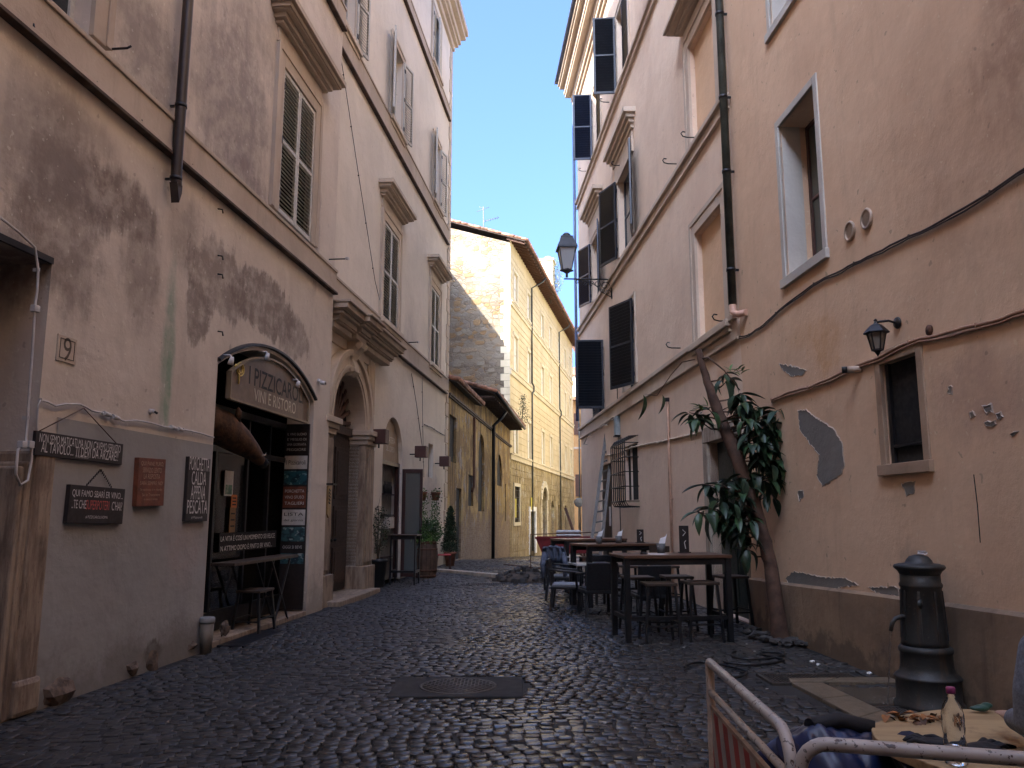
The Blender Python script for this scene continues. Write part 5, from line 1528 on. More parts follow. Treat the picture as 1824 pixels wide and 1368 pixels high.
# high bar table beside it
def high_table(name, label, p0, w, d, rz, h=1.08, top=.04, leg=.06, group=None, topm=None, brace=True):
    t = thing(name, label, "table", loc=(p0[0], p0[1], ground_z(p0[1])), rz=rz, group=group)
    b = MB(); b.box(0, w, 0, d, h-top, h); b.build("tabletop", topm or m_seatwood, t, bevel=.006)
    for xx in (.05, w-.05):
        for yy in (.05, d-.05):
            b = MB(); b.box(xx-leg/2, xx+leg/2, yy-leg/2, yy+leg/2, 0, h-top); b.build("leg", m_dkmetal, t, bevel=.003)
    b = MB()
    for yy in (.05, d-.05): b.box(.05+leg/2, w-.05-leg/2, yy-.02, yy+.02, h-top-.08, h-top)
    b.pieces("apron", m_dkmetal, t)
    if brace:
        b = MB(); b.box(.03, .07, .05+leg/2, d-.05-leg/2, .28, .33); b.build("stretcher", m_dkmetal, t)
        b = MB(); b.box(w-.07, w-.03, .05+leg/2, d-.05-leg/2, .28, .33); b.build("stretcher", m_dkmetal, t)
        b = MB(); b.box(.05+leg/2, w-.05-leg/2, .05-.02, .05+.02, .28, .33); b.build("stretcher", m_dkmetal, t)
    return t
q = ground_pt(690, 1042)
high_table("bar_table", "small square high bar table with thin legs before the second shop", (q.x+.02, q.y-.15), .66, .55, radians(-6), h=1.13, leg=.035, top=.03)
# barrel with planting
q = ground_pt(757, 1031)
t = thing("wine_barrel", "old wooden wine barrel with iron hoops used as a planter", "barrel", loc=(q.x-.02, q.y+.25, 0))
prof = [(.255,0),(.29,.18),(.31,.42),(.31,.52),(.29,.75),(.26,.92),(.23,.92),(.22,.85),(0,.85)]
m_barrel = flat("barrel_oak_weathered", (.085,.05,.032), .7, var=.3, vscale=6, bump=.3)
for k in range(18):
    b = MB(); a0_, a1_ = 2*pi*k/18+.012, 2*pi*(k+1)/18-.012
    for (p0, p1) in zip(prof[:5], prof[1:6]):
        q0 = [(p0[0]*cos(a), p0[0]*sin(a), p0[1]) for a in (a0_, a1_)]; q1 = [(p1[0]*cos(a), p1[0]*sin(a), p1[1]) for a in (a1_, a0_)]
        b.quad(q0[0], q0[1], q1[0], q1[1], True)
    b.build("stave", m_barrel, t, fix=False)
b = MB(); b.lathe([(.24,.02),(.27,.2),(.29,.45),(.27,.75),(.245,.9),(0,.86)], 18); b.build("cask_core", m_black, t)
for (z_, r_) in ((.06,.272),(.20,.298),(.72,.298),(.87,.272)): b = MB(); b.lathe([(r_,-.02),(r_+.004,-.02),(r_+.003,.02),(r_,.02)], 24, (0,0,z_)); b.build("hoop", m_rust, t)
bq = Vector((q.x-.02, q.y+.25, 0)) if False else t.location
t2 = thing("barrel_plant", "bushy bright green plant growing on top of the wine barrel", "plant", loc=(t.location.x, t.location.y, .86))
leaf_cloud(lambda r: in_ell(r, (.05,0,.28), (.38,.32,.34)), 1500, .075, 2).build("foliage", m_leafm, t2, fix=False, kind="stuff")
leaf_cloud(lambda r: in_ell(r, (-.08,-.15,.12), (.30,.2,.16)), 400, .09, 3).build("light_foliage", m_leafb, t2, fix=False, kind="stuff")
b = MB()
for i in range(6): b.tube([(0,0,-.02),(.1*cos(i),.1*sin(i),.2)], .008, 5)
b.build("stems", m_bark, t2)
for i, (px_, py_) in enumerate(((752,884),(776,884))):
    x, z = PB.pt(px_, py_, off=.16)
    t = thing("hanging_pot", ("left" if i == 0 else "right") + " terracotta wall pot with a trailing creeper above the barrel", "potted plant", mtx=PB.M(x, -.16, z))
    b = MB(); b.lathe([(.09,-.12),(.13,.08),(.145,.09),(.14,.12),(.11,.11),(.0,.09)], 14); b.build("pot", m_terr, t)
    b = MB(); b.tube([(0,.16,.05),(0,.05,.06)], .01, 5); b.build("bracket", m_metal, t)
    leaf_cloud(lambda r: (r.gauss(0,.10), r.gauss(0,.07), r.uniform(-.85,.22)), 620, .06, 5+i, droop=.5).build("foliage", m_leafm if i else m_leafb, t, fix=False, kind="stuff")
x, z = PB.pt(799, 975, off=.3)
q = PB.W(x, -.35, 0)
t = thing("potted_cypress", "small dark conical conifer in a pot at the corner of the pink building", "potted plant", loc=(q.x, q.y, 0))
b = MB(); b.lathe([(.13,0),(.18,.36),(.20,.37),(.195,.42),(.0,.38)], 16); b.build("pot", m_terr, t)
b = MB(); b.tube([(0,0,.36),(0,0,1.6)], [.02,.005], 6); b.build("trunk", m_bark, t)
leaf_cloud(lambda r: (lambda h_, a: ((.27*(1-h_)**.7+.02)*cos(a)*r.uniform(.3,1), (.27*(1-h_)**.7+.02)*sin(a)*r.uniform(.3,1), .45+1.35*h_))(r.random(), r.uniform(0,6.28)), 4200, .065, 9).build("foliage", m_leafd, t, fix=False, kind="stuff")
# chair beside the barrel
def simple_chair(name, label, x, y, rz, mat, h=.45, seatmat=None, group=None):
    t = thing(name, label, "chair", loc=(x, y, ground_z(y)), rz=rz, group=group)
    b = MB(); b.box(-.21,.21,-.2,.2,h-.03,h); b.build("seat", seatmat or mat, t, bevel=.01)
    for sx_ in (-1,1):
        b = MB(); b.bar((sx_*.19,-.18,h-.03),(sx_*.20,-.19,0),.03); b.build("leg", mat, t)
        b = MB(); b.bar((sx_*.19,.18,h-.03),(sx_*.20,.23,0),.03); b.build("leg", mat, t)
        b = MB(); b.bar((sx_*.19,.19,h-.03),(sx_*.19,.25,h+.42),.03); b.build("back_post", mat, t)
    for z_ in (.18,.30,.40): b = MB(); b.box(-.19,.19,.20+z_*.12,.22+z_*.12,h+z_-.035,h+z_+.02); b.build("back_slat", mat, t)
    return t
q = PB.W(PB.pt(790, 1000, off=.5)[0], -.5, 0)
simple_chair("dark_chair", "low dark wooden chair with a red seat beside the wine barrel", q.x, q.y, radians(100), m_maroon, seatmat=flat("seat_red", (.35,.03,.03), .6))
# boxes on brackets
m_boxlamp = flat("corten_box", (.07,.028,.022), .6); m_boxface = flat("copper_face", (.45,.25,.15), .4)
for i, (px_, py_, d_) in enumerate(((677,778,"nearest, left of the tan arched panel"),(750,805,"middle, beside the small window"),(792,822,"farthest, by the corner quoins"))):
    x, z = PB.pt(px_, py_, off=.3)
    t = thing("box_lantern", "rust brown box lamp on a wall bracket, " + d_, "wall lamp", mtx=PB.M(x, 0, z), group="rust brown box lamps along the pink building")
    b = MB(); b.box(-.15,.15,-.46,-.16,-.15,.15); b.build("housing", m_boxlamp, t, bevel=.004)
    b = MB(); b.box(.151,.158,-.43,-.19,-.12,.12); b.build("lamp_face", m_boxface, t)
    b = MB(); b.bar((0,0,-.06),(0,-.2,-.06),.03); b.bar((0,-.28,-.15),(0,-.28,-.24),.03); b.build("bracket", m_metal, t)
for (lab, pts, r_) in (("thin black wire running down the upper facade to the portal cornice", [(590,-8),(610,120),(637,300),(668,500),(690,590)], .006),
                 ("slack wire from the string course to the small window", [(733,665),(742,720),(752,795)], .008),
                 ("straight wire beside the slack wire above the small window", [(752,672),(753,760),(755,850)], .006),
                 ("short horizontal cable right of the small window", [(756,756),(770,762),(785,772),(797,778)], .012)):
    cable("wall_wire", lab, PB, pts, r_, m_metal, off=.02, seed=len(pts))
for (px_, py_) in ((586,462),(722,610)):
    x, z = PB.pt(px_, py_) if px_ > 600 else PA.pt(px_, py_)
    pl_ = PB if px_ > 600 else PA
    t = thing("facade_bracket", ("iron arm on the wall below the upper string course" if px_ < 600 else "iron arm on the wall below the grey louvred window"), "bracket", mtx=pl_.M(x, 0, z))
    b = MB(); b.tube([(0,0,0),(0,-.3,.0)], .012, 6); b.build("arm", m_metal, t); b = MB(); b.lathe([(.0,-.03),(.035,-.01),(.035,.02),(0,.03)], 10, (0,-.33,0)); b.build("insulator", m_lampw, t)

# ================================================================ paving fittings
MHX, MHY = -.50, 7.85
t = thing("manhole_cover", "round cast iron manhole cover in a square concrete patch amid the cobbles", "manhole cover", loc=(MHX, MHY, 0))
m_conc = flat("concrete_dark", (.024,.023,.022), .95, var=.2, vscale=4, bump=.4); m_iron = flat("cast_iron_worn", (.05,.042,.034), .6, metal=.2, var=.4, vscale=20)
b = MB(); b.box(-.60,.60,-.44,.44,-.05,.022); b.build("surround", m_conc, t, bevel=.01)
b = MB(); b.lathe([(.36,.0),(.36,.027),(.335,.028),(.33,.018)], 40); b.build("rim", m_iron, t)
b = MB(); b.lathe([(.328,.0),(.328,.0275),(0,.0275)], 40); b.build("lid", m_iron, t)
b = MB()
for i in range(-9, 10):
    for j in range(-9, 10):
        x, y = i*.034, j*.034
        if x*x+y*y < .095 and (i+j) % 2 == 0: b.box(x-.012, x+.012, y-.012, y+.012, .027, .0325)
b.build("lid_studs", m_iron, t, kind="stuff")
def grate(name, label, c, w, d, rz, n, mat=m_iron):
    t = thing(name, label, "drain grate", loc=(c[0], c[1], ground_z(c[1])), rz=rz)
    b = MB(); b.box(-w/2,w/2,-d/2,-d/2+.04,-.03,.024); b.box(-w/2,w/2,d/2-.04,d/2,-.03,.024); b.box(-w/2,-w/2+.04,-d/2+.04,d/2-.04,-.03,.024); b.box(w/2-.04,w/2,-d/2+.04,d/2-.04,-.03,.024); b.build("frame", mat, t, bevel=.003)
    b = MB(); b.box(-w/2+.04,w/2-.04,-d/2+.04,d/2-.04,-.05,-.03); b.build("pit", m_black, t)
    me = MB().box(-.008,.008,-d/2+.04,d/2-.04,-.02,.02).mesh("bar", mat)
    for i in range(n): put("bar", me, t, loc=(-w/2+.06+(w-.12)*i/(n-1), 0, 0))
    b = MB(); b.box(-w/2+.04,w/2-.04,-.01,.01,-.015,.015); b.build("cross_bar", mat, t)
    return t
grate("drain_grate", "small square iron drain grate far down the cobbles before the rubble heap", (-.47, 18.85), 1.0, .45, 0, 22)
grate("drain_grate", "rectangular iron drain grate in the ground left of the iron fountain", (2.92, 8.22), .95, .48, radians(2), 26)
# long pale stone strip across the street
p0, p1 = ground_pt(778, 1019), ground_pt(912, 1031)
t = thing("stone_kerb", "long pale stone strip lying across the cobbles before the rubble heap", "kerb", loc=(p0.x, p0.y, 0), rz=atan2(p1.y-p0.y, p1.x-p0.x))
L_ = (p1-p0).length
for i in range(3): b = MB(); b.box(L_*i/3+.006, L_*(i+1)/3-.006, -.13, .13, 0, .09); b.build("stone", m_trav_pale, t, bevel=.008)
# rubble heap
c = ground_pt(942, 1038)
m_rub = flat("rubble_dark", (.045,.04,.037), .9, var=.4, vscale=10, bump=.6); m_rub2 = flat("rubble_earth", (.075,.055,.04), .95, var=.3, vscale=8, bump=.6)
t = thing("rubble_heap", "dark heap of loose paving stones beside the cafe chairs", "rubble heap", loc=(c.x, c.y+.6, 0))
b = MB(); b.lathe([(.85,.0),(.7,.08),(.45,.17),(.0,.22)], 24); b.build("earth", m_rub2, t)
rr = random.Random(8)
bm = bmesh.new(); bmesh.ops.create_cube(bm, size=1); bmesh.ops.bevel(bm, geom=bm.edges[:], offset=.14, segments=1, affect='EDGES'); me_st = bpy.data.meshes.new("paving_stone"); bm.to_mesh(me_st); bm.free(); me_st.materials.append(m_rub)
for i in range(85):
    a, r_ = rr.uniform(0, 6.28), .85*sqrt(rr.random()); s_ = rr.uniform(.09,.16)
    put("paving_stone", me_st, t, mtx=Matrix.Translation((r_*cos(a), r_*sin(a), .03+.30*(1-r_/.85)*rr.uniform(.6,1.1))) @ Matrix.Rotation(rr.uniform(0,3),4,'Z') @ Matrix.Rotation(rr.uniform(-.8,.8),4,'X') @ Matrix.Diagonal((s_,s_,s_*.9,1)))
q = ground_pt(890, 1000, z=-.0); 
t = thing("iron_bar", "thin iron bar lying on the cobbles behind the rubble heap", "bar", loc=(.05, 24.4, .03)); b = MB(); b.tube([(-.3,1.5,0),(.9,-.6,0)], .02, 6); b.build("rod", m_rust, t)

# hoses on the ground
m_hose = flat("hose_black_rubber", (.01,.01,.011), .45)
for lab, pts in (("single black hose loop on the cobbles near the white barrier", [(1219,1189),(1226,1184),(1240,1180),(1262,1180),(1300,1187),(1325,1194),(1330,1199),(1316,1206),(1295,1208),(1275,1207)]),
            ("coiled black hose on the cobbles between the tree and the white barrier", [(1310,1160),(1303,1164),(1308,1170),(1330,1174),(1365,1173),(1390,1169),(1396,1166),(1380,1162),(1355,1162),(1360,1166),(1385,1172),(1396,1176),(1370,1182),(1335,1184),(1300,1181),(1288,1178)])):
    P3 = [ground_pt(*q_, z=.035) for q_ in pts]; o_ = P3[0].copy(); o_.z = 0
    t = thing("hose", lab, "hose", loc=o_)
    sm = []
    for i in range(len(P3)-1):
        a_, b_, c_, d_ = P3[max(i-1,0)], P3[i], P3[i+1], P3[min(i+2,len(P3)-1)]
        for k in range(5):
            u_ = k/5; sm.append(.5*((2*b_)+(c_-a_)*u_+(2*a_-5*b_+4*c_-d_)*u_*u_+(3*b_-a_-3*c_+d_)*u_**3)-o_)
    b = MB(); b.tube(sm, .013, 8); b.build("tube", m_hose, t)

# ================================================================ fountain
FX, FY = 3.47, 7.05
t = thing("iron_fountain", "dark cast iron drinking fountain with a curved spout against the stained plinth", "fountain", loc=(FX, FY, 0))
m_castf, nt, p = new_mat("cast_iron_fountain"); N = NT(nt); v = N.coord()
c_ = N.mix(N.ramp(N.noise(v, 5, 5), .35, .65), (.018,.019,.018), (.034,.034,.031))
c_ = N.mix(N.math('MULTIPLY', N.ramp(N.noise(N.coord((9,9,1.1)), 1.6, 6, .7), .54, .66), .7), c_, (.065,.038,.022))
c_ = N.mix(N.math('MULTIPLY', N.ramp(N.noise(v, 38, 4, .7), .62, .66), .6), c_, (.10,.085,.07)); N.L(c_, p.inputs['Base Color'])
N.L(N.math('MULTIPLY_ADD', N.noise(v, 14, 4), .4, .35), p.inputs['Roughness'])
N.L(N.bump(N.noise(v, 60, 4), .35, .004), p.inputs['Normal'])
b = MB(); b.lathe([(.27,0),(.27,.05),(.25,.07),(.25,.24),(.262,.255),(.25,.27),(.215,.30),(.205,.34),(.20,.45),(.212,.46),(.212,.49),(.19,.51)], 32); b.build("base", m_castf, t)
b = MB(); b.lathe([(.185,.505),(.178,.55),(.158,.98),(.168,.99),(.170,1.01),(.158,1.03),(.158,1.09)], 32); b.build("body", m_castf, t)
b = MB(); b.lathe([(.155,1.085),(.175,1.12),(.198,1.14),(.205,1.155),(.195,1.17),(.16,1.18),(.11,1.185),(.10,1.21),(.075,1.24),(.03,1.255),(0,1.258)], 32); b.build("cap", m_castf, t)
b = MB(); b.tube([(-.16,-.02,.74),(-.20,-.03,.745),(-.25,-.035,.73),(-.285,-.04,.69),(-.30,-.04,.63)], [.022,.02,.019,.018,.016], 12); b.build("spout", m_castf, t)
for i in range(8):
    a = 2*pi*i/8+.2; b = MB(); b.bar((.178*cos(a),.178*sin(a),.56),(.160*cos(a),.160*sin(a),.96),.02,.012,up=(cos(a),sin(a),0)); b.build("rib", m_castf, t)
b = MB(); b.lathe([(.0,-.01),(.035,-.01),(.04,0),(.0,.008)], 14); o = b.build("emblem_boss", m_castf, t); o.matrix_local = Matrix.Translation((-.08,-.148,.86)) @ Matrix.Rotation(radians(90),4,'X') @ Matrix.Rotation(radians(20),4,'Y')
m_water, nt, p = new_mat("water"); p.inputs['Base Color'].default_value = (.95,.97,1,1); p.inputs['Transmission Weight'].default_value = 1; p.inputs['Roughness'].default_value = .04; p.inputs['IOR'].default_value = 1.33
t = thing("water_jet", "thin stream of water falling from the fountain spout", "water stream", loc=(FX-.30, FY-.04, 0))
rr = random.Random(2); b = MB(); b.tube([(-.004*i+.003*sin(i*2), .0, .64-.03*i) for i in range(21)], [.009-.0002*i+.002*sin(i*1.7) for i in range(21)], 7); b.build("stream", m_water, t)
b = MB()
for i in range(40):
    a, r_ = rr.uniform(0,6.28), rr.uniform(.01,.13); s_ = rr.uniform(.003,.007); b.lathe([(0,-s_),(s_,0),(0,s_)], 5, (-.08+r_*cos(a), r_*sin(a), .05+rr.uniform(0,.06)))
b.build("droplets", m_water, t, kind="stuff")
c = ground_pt(1655, 1001, z=1.25)
t.scale = (.86, .86, 1.0)
t = thing("paper_tissue", "crumpled white tissue left on top of the iron fountain", "tissue", loc=(FX+.02, FY-.03, 1.262))
b = MB(); rr = random.Random(5); pts = [(rr.uniform(-.05,.05), rr.uniform(-.03,.03), rr.uniform(-.006,.03)) for _ in range(14)]
for i in range(12): b.poly([pts[i], pts[i+1], pts[(i+2) % 14]])
b.build("paper", flat("tissue_white", (.7,.7,.7), .8), t, fix=False)
# stone gutter, puddle and small grate under the spout
G0 = [ground_pt(*q_) for q_ in ((1412,1221),(1545,1217),(1612,1225),(1560,1292),(1515,1272),(1462,1247))]
t = thing("fountain_gutter", "worn travertine gutter slabs around the iron fountain foot", "gutter", loc=(FX-.4, FY, 0))
m_gut = travertine("travertine_wet", (.20,.155,.105), (.11,.085,.055), rough=.4)
def slab(pts, z=.03, th=.06, mat=m_gut, nm="slab"):
    b = MB(); b.prism([(q_.x-(FX-.4), q_.y-FY) for q_ in pts], z-th, z, axis='z'); return b.build(nm, mat, t, bevel=.008)
def mid(a, c, f): return a.lerp(c, f)
A0, B0 = ground_pt(1410,1222), ground_pt(1610,1330)
ux = (B0-A0); 
inn0, inn1 = ground_pt(1466,1222), ground_pt(1640,1305)
for f0, f1 in ((0,.33),(.335,.66),(.665,1.0)): slab([mid(A0,B0,f0), mid(A0,B0,f1), mid(inn0,inn1,f1), mid(inn0,inn1,f0)], z=.034)
top0, top1 = ground_pt(1412,1219), ground_pt(1600,1214)
slab([A0+Vector((0,.02,0)), inn0+Vector((0,.02,0)), mid(top0,top1,.45)+Vector((0,.10,0)), top0+Vector((0,.12,0))], z=.034)
slab([inn0+Vector((.02,.03,0)), ground_pt(1600,1222)+Vector((0,.0,0)), top1+Vector((0,.06,0)), mid(top0,top1,.46)+Vector((.02,.10,0))], z=.034)
slab([inn0+Vector((.02,.0,0)), inn1, Vector((3.75,4.9,0)), Vector((3.86,6.0,0)), Vector((3.72,7.5,0)), ground_pt(1600,1224)], z=.012, th=.04, mat=travertine("travertine_basin_dark", (.10,.085,.065), (.05,.042,.032), rough=.25), nm="basin_floor")
m_pud, nt, p = new_mat("puddle_water"); p.inputs['Base Color'].default_value = (.02,.02,.018,1); p.inputs['Roughness'].default_value = .03; p.inputs['Specular IOR Level'].default_value = .6
N = NT(nt); N.L(N.bump(N.noise(N.coord(), 12, 3), .25, .01), p.inputs['Normal'])
rr = random.Random(6); b = MB(); b.poly([(3.08+.42*cos(a*pi/12)*(1+.2*rr.random()), 6.75+.40*sin(a*pi/12)*(1+.2*rr.random()), .016) for a in range(24)]); o = b.build("water", m_pud, None, fix=False); o["kind"] = "structure"
grate("drain_grate", "small round-holed outlet grate under the fountain spout", (3.10, 6.92), .34, .26, 0, 9)
for i, (px_, py_) in enumerate(((1447,1178),(1457,1184),(1549,1199))):
    q = ground_pt(px_, py_, z=.03); tag(rock("cigarette_scrap" if i < 2 else "bottle_cap", q, .022, m_paint_white, None, (1.3,1,.7), i, 1), ("small white paper scrap on the drain edge, " + ("left" if i == 0 else "right") + " of the pair") if i < 2 else "round white bottle cap by the plinth", "litter")
nm_ = ["left of the hose", "by the tree foot", "beside the coiled hose", "right of the hose loop", "before the bar stools", "right of the manhole cover"]
for i, (px_, py_) in enumerate(((1218,1153),(1330,1147),(1344,1160),(1366,1227),(1120,1210),(1078,1288))):
    q = ground_pt(px_, py_, z=.03); o = rock("litter_scrap", q, .011, m_paper, None, (1.5,1,.5), i+9, 1); tag(o, "tiny white litter scrap on the dark cobbles " + nm_[i], "litter", "white litter scraps on the cobbles")

# ================================================================ cafe tables, stools and chairs
m_tabletop = flat("tabletop_varnished_brown", (.10,.05,.03), .35, var=.25, vscale=5)
def toff(p): return p
T1 = high_table("high_table", "nearest high wooden cafe table with thick black legs by the tree", (1.40, 10.35), 1.42, .78, radians(7), h=1.08, leg=.07, topm=m_tabletop, group="high wooden cafe tables")
T2 = high_table("high_table", "second high cafe table behind the nearest one in front of the window grille", (1.30, 14.1), 1.55, .72, radians(22), h=1.08, leg=.08, topm=m_tabletop, group="high wooden cafe tables")
T3 = high_table("high_table", "farthest high cafe table near the ladder and red tub", (1.10, 16.9), 1.5, .7, radians(25), h=1.08, leg=.08, topm=m_tabletop, group="high wooden cafe tables")
gs = "bar stools around the high cafe tables"
stool_at("bar_stool", "front left bar stool pulled out before the nearest high table", 1.86, 10.55, .05, .74, .40, gs)
stool_at("bar_stool", "front right bar stool pulled out before the nearest high table", 2.42, 10.72, .12, .74, .40, gs)
stool_at("bar_stool", "rear left bar stool behind the nearest high table", 1.75, 11.55, .1, .74, .40, gs)
stool_at("bar_stool", "rear right bar stool behind the nearest high table", 2.32, 11.7, .05, .74, .40, gs)
stool_at("bar_stool", "bar stool standing alone right of the nearest high table by the tree trunk", 3.15, 12.0, .25, .72, .40, gs)
stool_at("bar_stool", "bar stool in front of the second high table", 2.0, 13.95, .3, .74, .38, gs)
stool_at("bar_stool", "bar stool with a back rest right of the second high table", 2.62, 14.2, .3, .72, .38, gs, back=True)
stool_at("bar_stool", "bar stool in front of the farthest high table", 1.6, 16.8, .3, .74, .38, gs)
m_rattan = flat("rattan_black_plastic", (.016,.016,.018), .45, var=.3, vscale=30, bump=.5, bscale=90)
m_cush = flat("seat_pale_cushion", (.22,.23,.25), .6)
def armchair(name, label, x, y, rz, cushion=True, group=None):
    t = thing(name, label, "chair", loc=(x, y, ground_z(y)), rz=rz, group=group)
    b = MB(); b.box(-.27,.27,-.25,.26,.36,.42); b.build("seat", m_rattan, t, bevel=.015)
    b = MB(); b.box(-.25,.25,-.23,.24,.421,.445); b.build("cushion", m_cush if cushion else m_rattan, t, bevel=.01)
    m_ = Matrix.Translation((0,.24,.42)) @ Matrix.Rotation(radians(-10),4,'X')
    b = MB(); b.box(-.25,.25,-.015,.03,.0,.43,m_); b.build("backrest", m_rattan, t, bevel=.012)
    for k in range(7): b = MB(); b.box(-.24,.24,-.019,-.016,.05+k*.055,.055+k*.055+.02,m_); b.build("weave_band", m_dkmetal, t)
    for sx_ in (-1,1):
        for (yy, y2) in ((-.22,-.25),(.22,.27)): b = MB(); b.bar((sx_*.24,yy,.37),(sx_*.255,y2,0),.042); b.build("leg", m_rattan, t)
        b = MB(); b.tube([(sx_*.27,-.24,.40),(sx_*.285,-.25,.60),(sx_*.285,-.20,.645),(sx_*.285,.05,.66),(sx_*.27,.28,.68)], .02, 8); b.build("armrest", m_rattan, t)
    return t
ga_ = "black rattan armchairs around the low cafe tables"
armchair("rattan_armchair", "black rattan armchair with pale seat, nearest to the middle of the street", .93, 14.0, radians(82), True, ga_)
armchair("rattan_armchair", "black rattan chair with its back turned beside the nearest high table", 1.36, 13.25, radians(190), False, ga_)
armchair("rattan_armchair", "rattan armchair behind the nearest one, pale seat half hidden", .98, 15.9, radians(70), True, ga_)
armchair("rattan_armchair", "rattan chair behind the first two, tucked at the low table", 1.70, 15.0, radians(10), False, ga_)
armchair("rattan_armchair", "rattan chair behind the nearest high table, only its back showing", 2.08, 12.55, radians(185), False, ga_)
# low tables
def low_table(name, label, x, y, rz, topm):
    t = thing(name, label, "table", loc=(x, y, ground_z(y)), rz=rz, group="low square cafe tables")
    b = MB(); b.box(-.35,.35,-.35,.35,.71,.74); b.build("tabletop", topm, t, bevel=.005)
    for sx_ in (-1,1):
        for sy_ in (-1,1): b = MB(); b.box(sx_*.31-.02,sx_*.31+.02,sy_*.31-.02,sy_*.31+.02,0,.71); b.build("leg", m_dkmetal, t)
    return t
m_lt = flat("laminate_grey_top", (.35,.36,.37), .3)
low_table("low_table", "low square cafe table with pale top between the armchairs", 1.40, 14.6, .15, m_lt)
low_table("low_table", "low square cafe table behind, close to the red tub", 1.05, 17.2, .2, m_lt)
# things on the tables
m_cup = flat("cup_grey_paper", (.12,.12,.12), .7)
def napkins(lab, x, y, z):
    t = thing("napkin_cup", lab, "napkin holder", loc=(x, y, z), group="grey cups of white napkins on the high tables")
    b = MB(); b.lathe([(.050,0),(.062,.13),(.056,.13),(.05,.02),(0,.02)], 16); b.build("cup", m_cup, t)
    b = MB()
    rr = random.Random(int(x*10))
    for k in range(6): a = k*.25-.6; b.poly([(-.05+k*.012,-.04+.012*k,.09),(.03+k*.004,-.04+.012*k,.09),(.07+k*.004,-.03+.01*k,.22+.01*k),(-.01+k*.01,-.03+.01*k,.20-.01*k)])
    b.build("napkins", flat("napkin_white", (.82,.82,.82), .8) if "napkin_white" not in bpy.data.materials else bpy.data.materials["napkin_white"], t, fix=False)
napkins("cup of white napkins on the nearest high table", 1.98, 10.95, 1.081)
napkins("cup of white napkins at the middle of the second high table", 1.90, 14.65, 1.081)
napkins("cup of white napkins at the left end of the second high table", 1.52, 14.4, 1.081)
t = thing("ashtray", "small black ashtray on the nearest high table", "ashtray", loc=(1.72, 10.75, 1.081)); b = MB(); b.lathe([(.05,0),(.055,.02),(.045,.02),(.04,.008),(0,.008)], 16); b.build("dish", m_dkmetal, t)
t = thing("paper_menu", "white paper menu lying on the nearest high table", "menu", loc=(1.9, 10.7, 1.082), rz=.2); b = MB(); b.box(-.15,.10,-.1,.1,0,.003); b.build("sheet", m_paint_white, t)
def menu(lab, x, y, z, h, rz):
    t = thing("menu_board", lab, "menu board", loc=(x, y, z), rz=rz, group="black menu boards standing on the high tables")
    b = MB(); b.box(-.065,.065,-.01,.01,0,h); b.build("panel", m_board, t, bevel=.003)
    b = MB(); b.box(-.08,.08,-.04,.04,0,.012); b.build("foot", m_board, t)
    b = MB(); b.tube([(-.02,-.012,h*.85),(.02,-.012,h*.75),(-.02,-.012,h*.62)], .006, 4); b.tube([(.02,-.012,h*.45),(-.0,-.012,h*.38),(.015,-.012,h*.15)], .007, 4); b.build("chalk_drawing", m_chalk, t)
menu("black menu board with chalk swirls on the nearest high table", 2.32, 11.1, 1.081, .36, .1)
menu("black menu board on the second high table", 2.30, 14.75, 1.081, .24, .3)
# jacket hung over the armchair behind
t = thing("jacket", "blue grey jacket hung over the back of a cafe chair", "jacket", loc=(.80, 15.75, .45))
def cloth(name, mat, parent, nx_, ny_, fn):
    b = MB()
    for j in range(ny_+1):
        for i in range(nx_+1): b.v.append(tuple(fn(i/nx_, j/ny_)))
    for j in range(ny_):
        for i in range(nx_): a = j*(nx_+1)+i; b.f.append((a,a+1,a+nx_+2,a+nx_+1)); b.sm.append(True)
    o = b.build(name, mat, parent, fix=False); s_ = o.modifiers.new("solid", 'SOLIDIFY'); s_.thickness = .012; return o
m_jack = flat("jacket_blue_grey_cloth", (.10,.12,.17), .9, var=.4, vscale=10)
cloth("body", m_jack, t, 24, 24, lambda u_, v_: (-.20+.4*u_+.02*sin(v_*9), .12*(1-2*abs(v_-.5))**.3*(1 if v_ > .5 else -1)+.025*sin(u_*22+v_*3), .52-.75*abs(v_-.45)**1.1+.03*sin(u_*pi)))
for sx_ in (-1,1): b = MB(); b.tube([(sx_*.17,-.05,.42),(sx_*.22,-.09,.2),(sx_*.20,-.10,-.05)], [.06,.05,.04], 10); b.build("sleeve", m_jack, t)

# ================================================================ ladder, box, pipes on the right house
Yb, Yt = 22.3, 24.2
r1b, r1t = at_depth(1046,1010,Yb), at_depth(1081,762,Yt); r2b, r2t = at_depth(1066,1010,Yb+.1), at_depth(1094,755,Yt+.1)
r1b.z = r2b.z = 0.0
t = thing("ladder", "grey aluminium ladder leaning against the salmon house by the dark door", "ladder", loc=r1b)
m_alu = flat("aluminium_weathered", (.11,.10,.09), .6, metal=.2)
o_ = r1b.copy()
for (a, c) in ((r1b, r1t), (r2b, r2t)): b = MB(); b.bar(a-o_, c-o_, .05, .09, up=(1,0,0)); b.build("rail", m_alu, t)
for i in range(14):
    f = (i+.7)/14.4; b = MB(); b.bar(r1b.lerp(r1t, f)-o_, r2b.lerp(r2t, f)-o_, .045, .045); b.build("rung", m_alu, t)
x, z = PR.pt(1098, 756, off=.08)
t = thing("meter_box", "small pale blue electrical box high on the wall above the ladder", "electrical box", mtx=PR.M(x, 0, z))
b = MB(); b.box(-.13,.13,-.13,0,-.30,.22); b.build("housing", flat("box_pale_blue", (.30,.37,.40), .5), t, bevel=.01)
b = MB(); b.box(-.13,.13,-.15,0,-.34,-.301); b.build("base_plate", m_metal, t); b = MB(); b.tube([(0,-.04,.22),(0,-.03,2.6)], .012, 6); b.tube([(.0,-.04,-.34),(.02,-.03,-3.0)], .012, 6); b.build("conduit", m_pipeR, t)
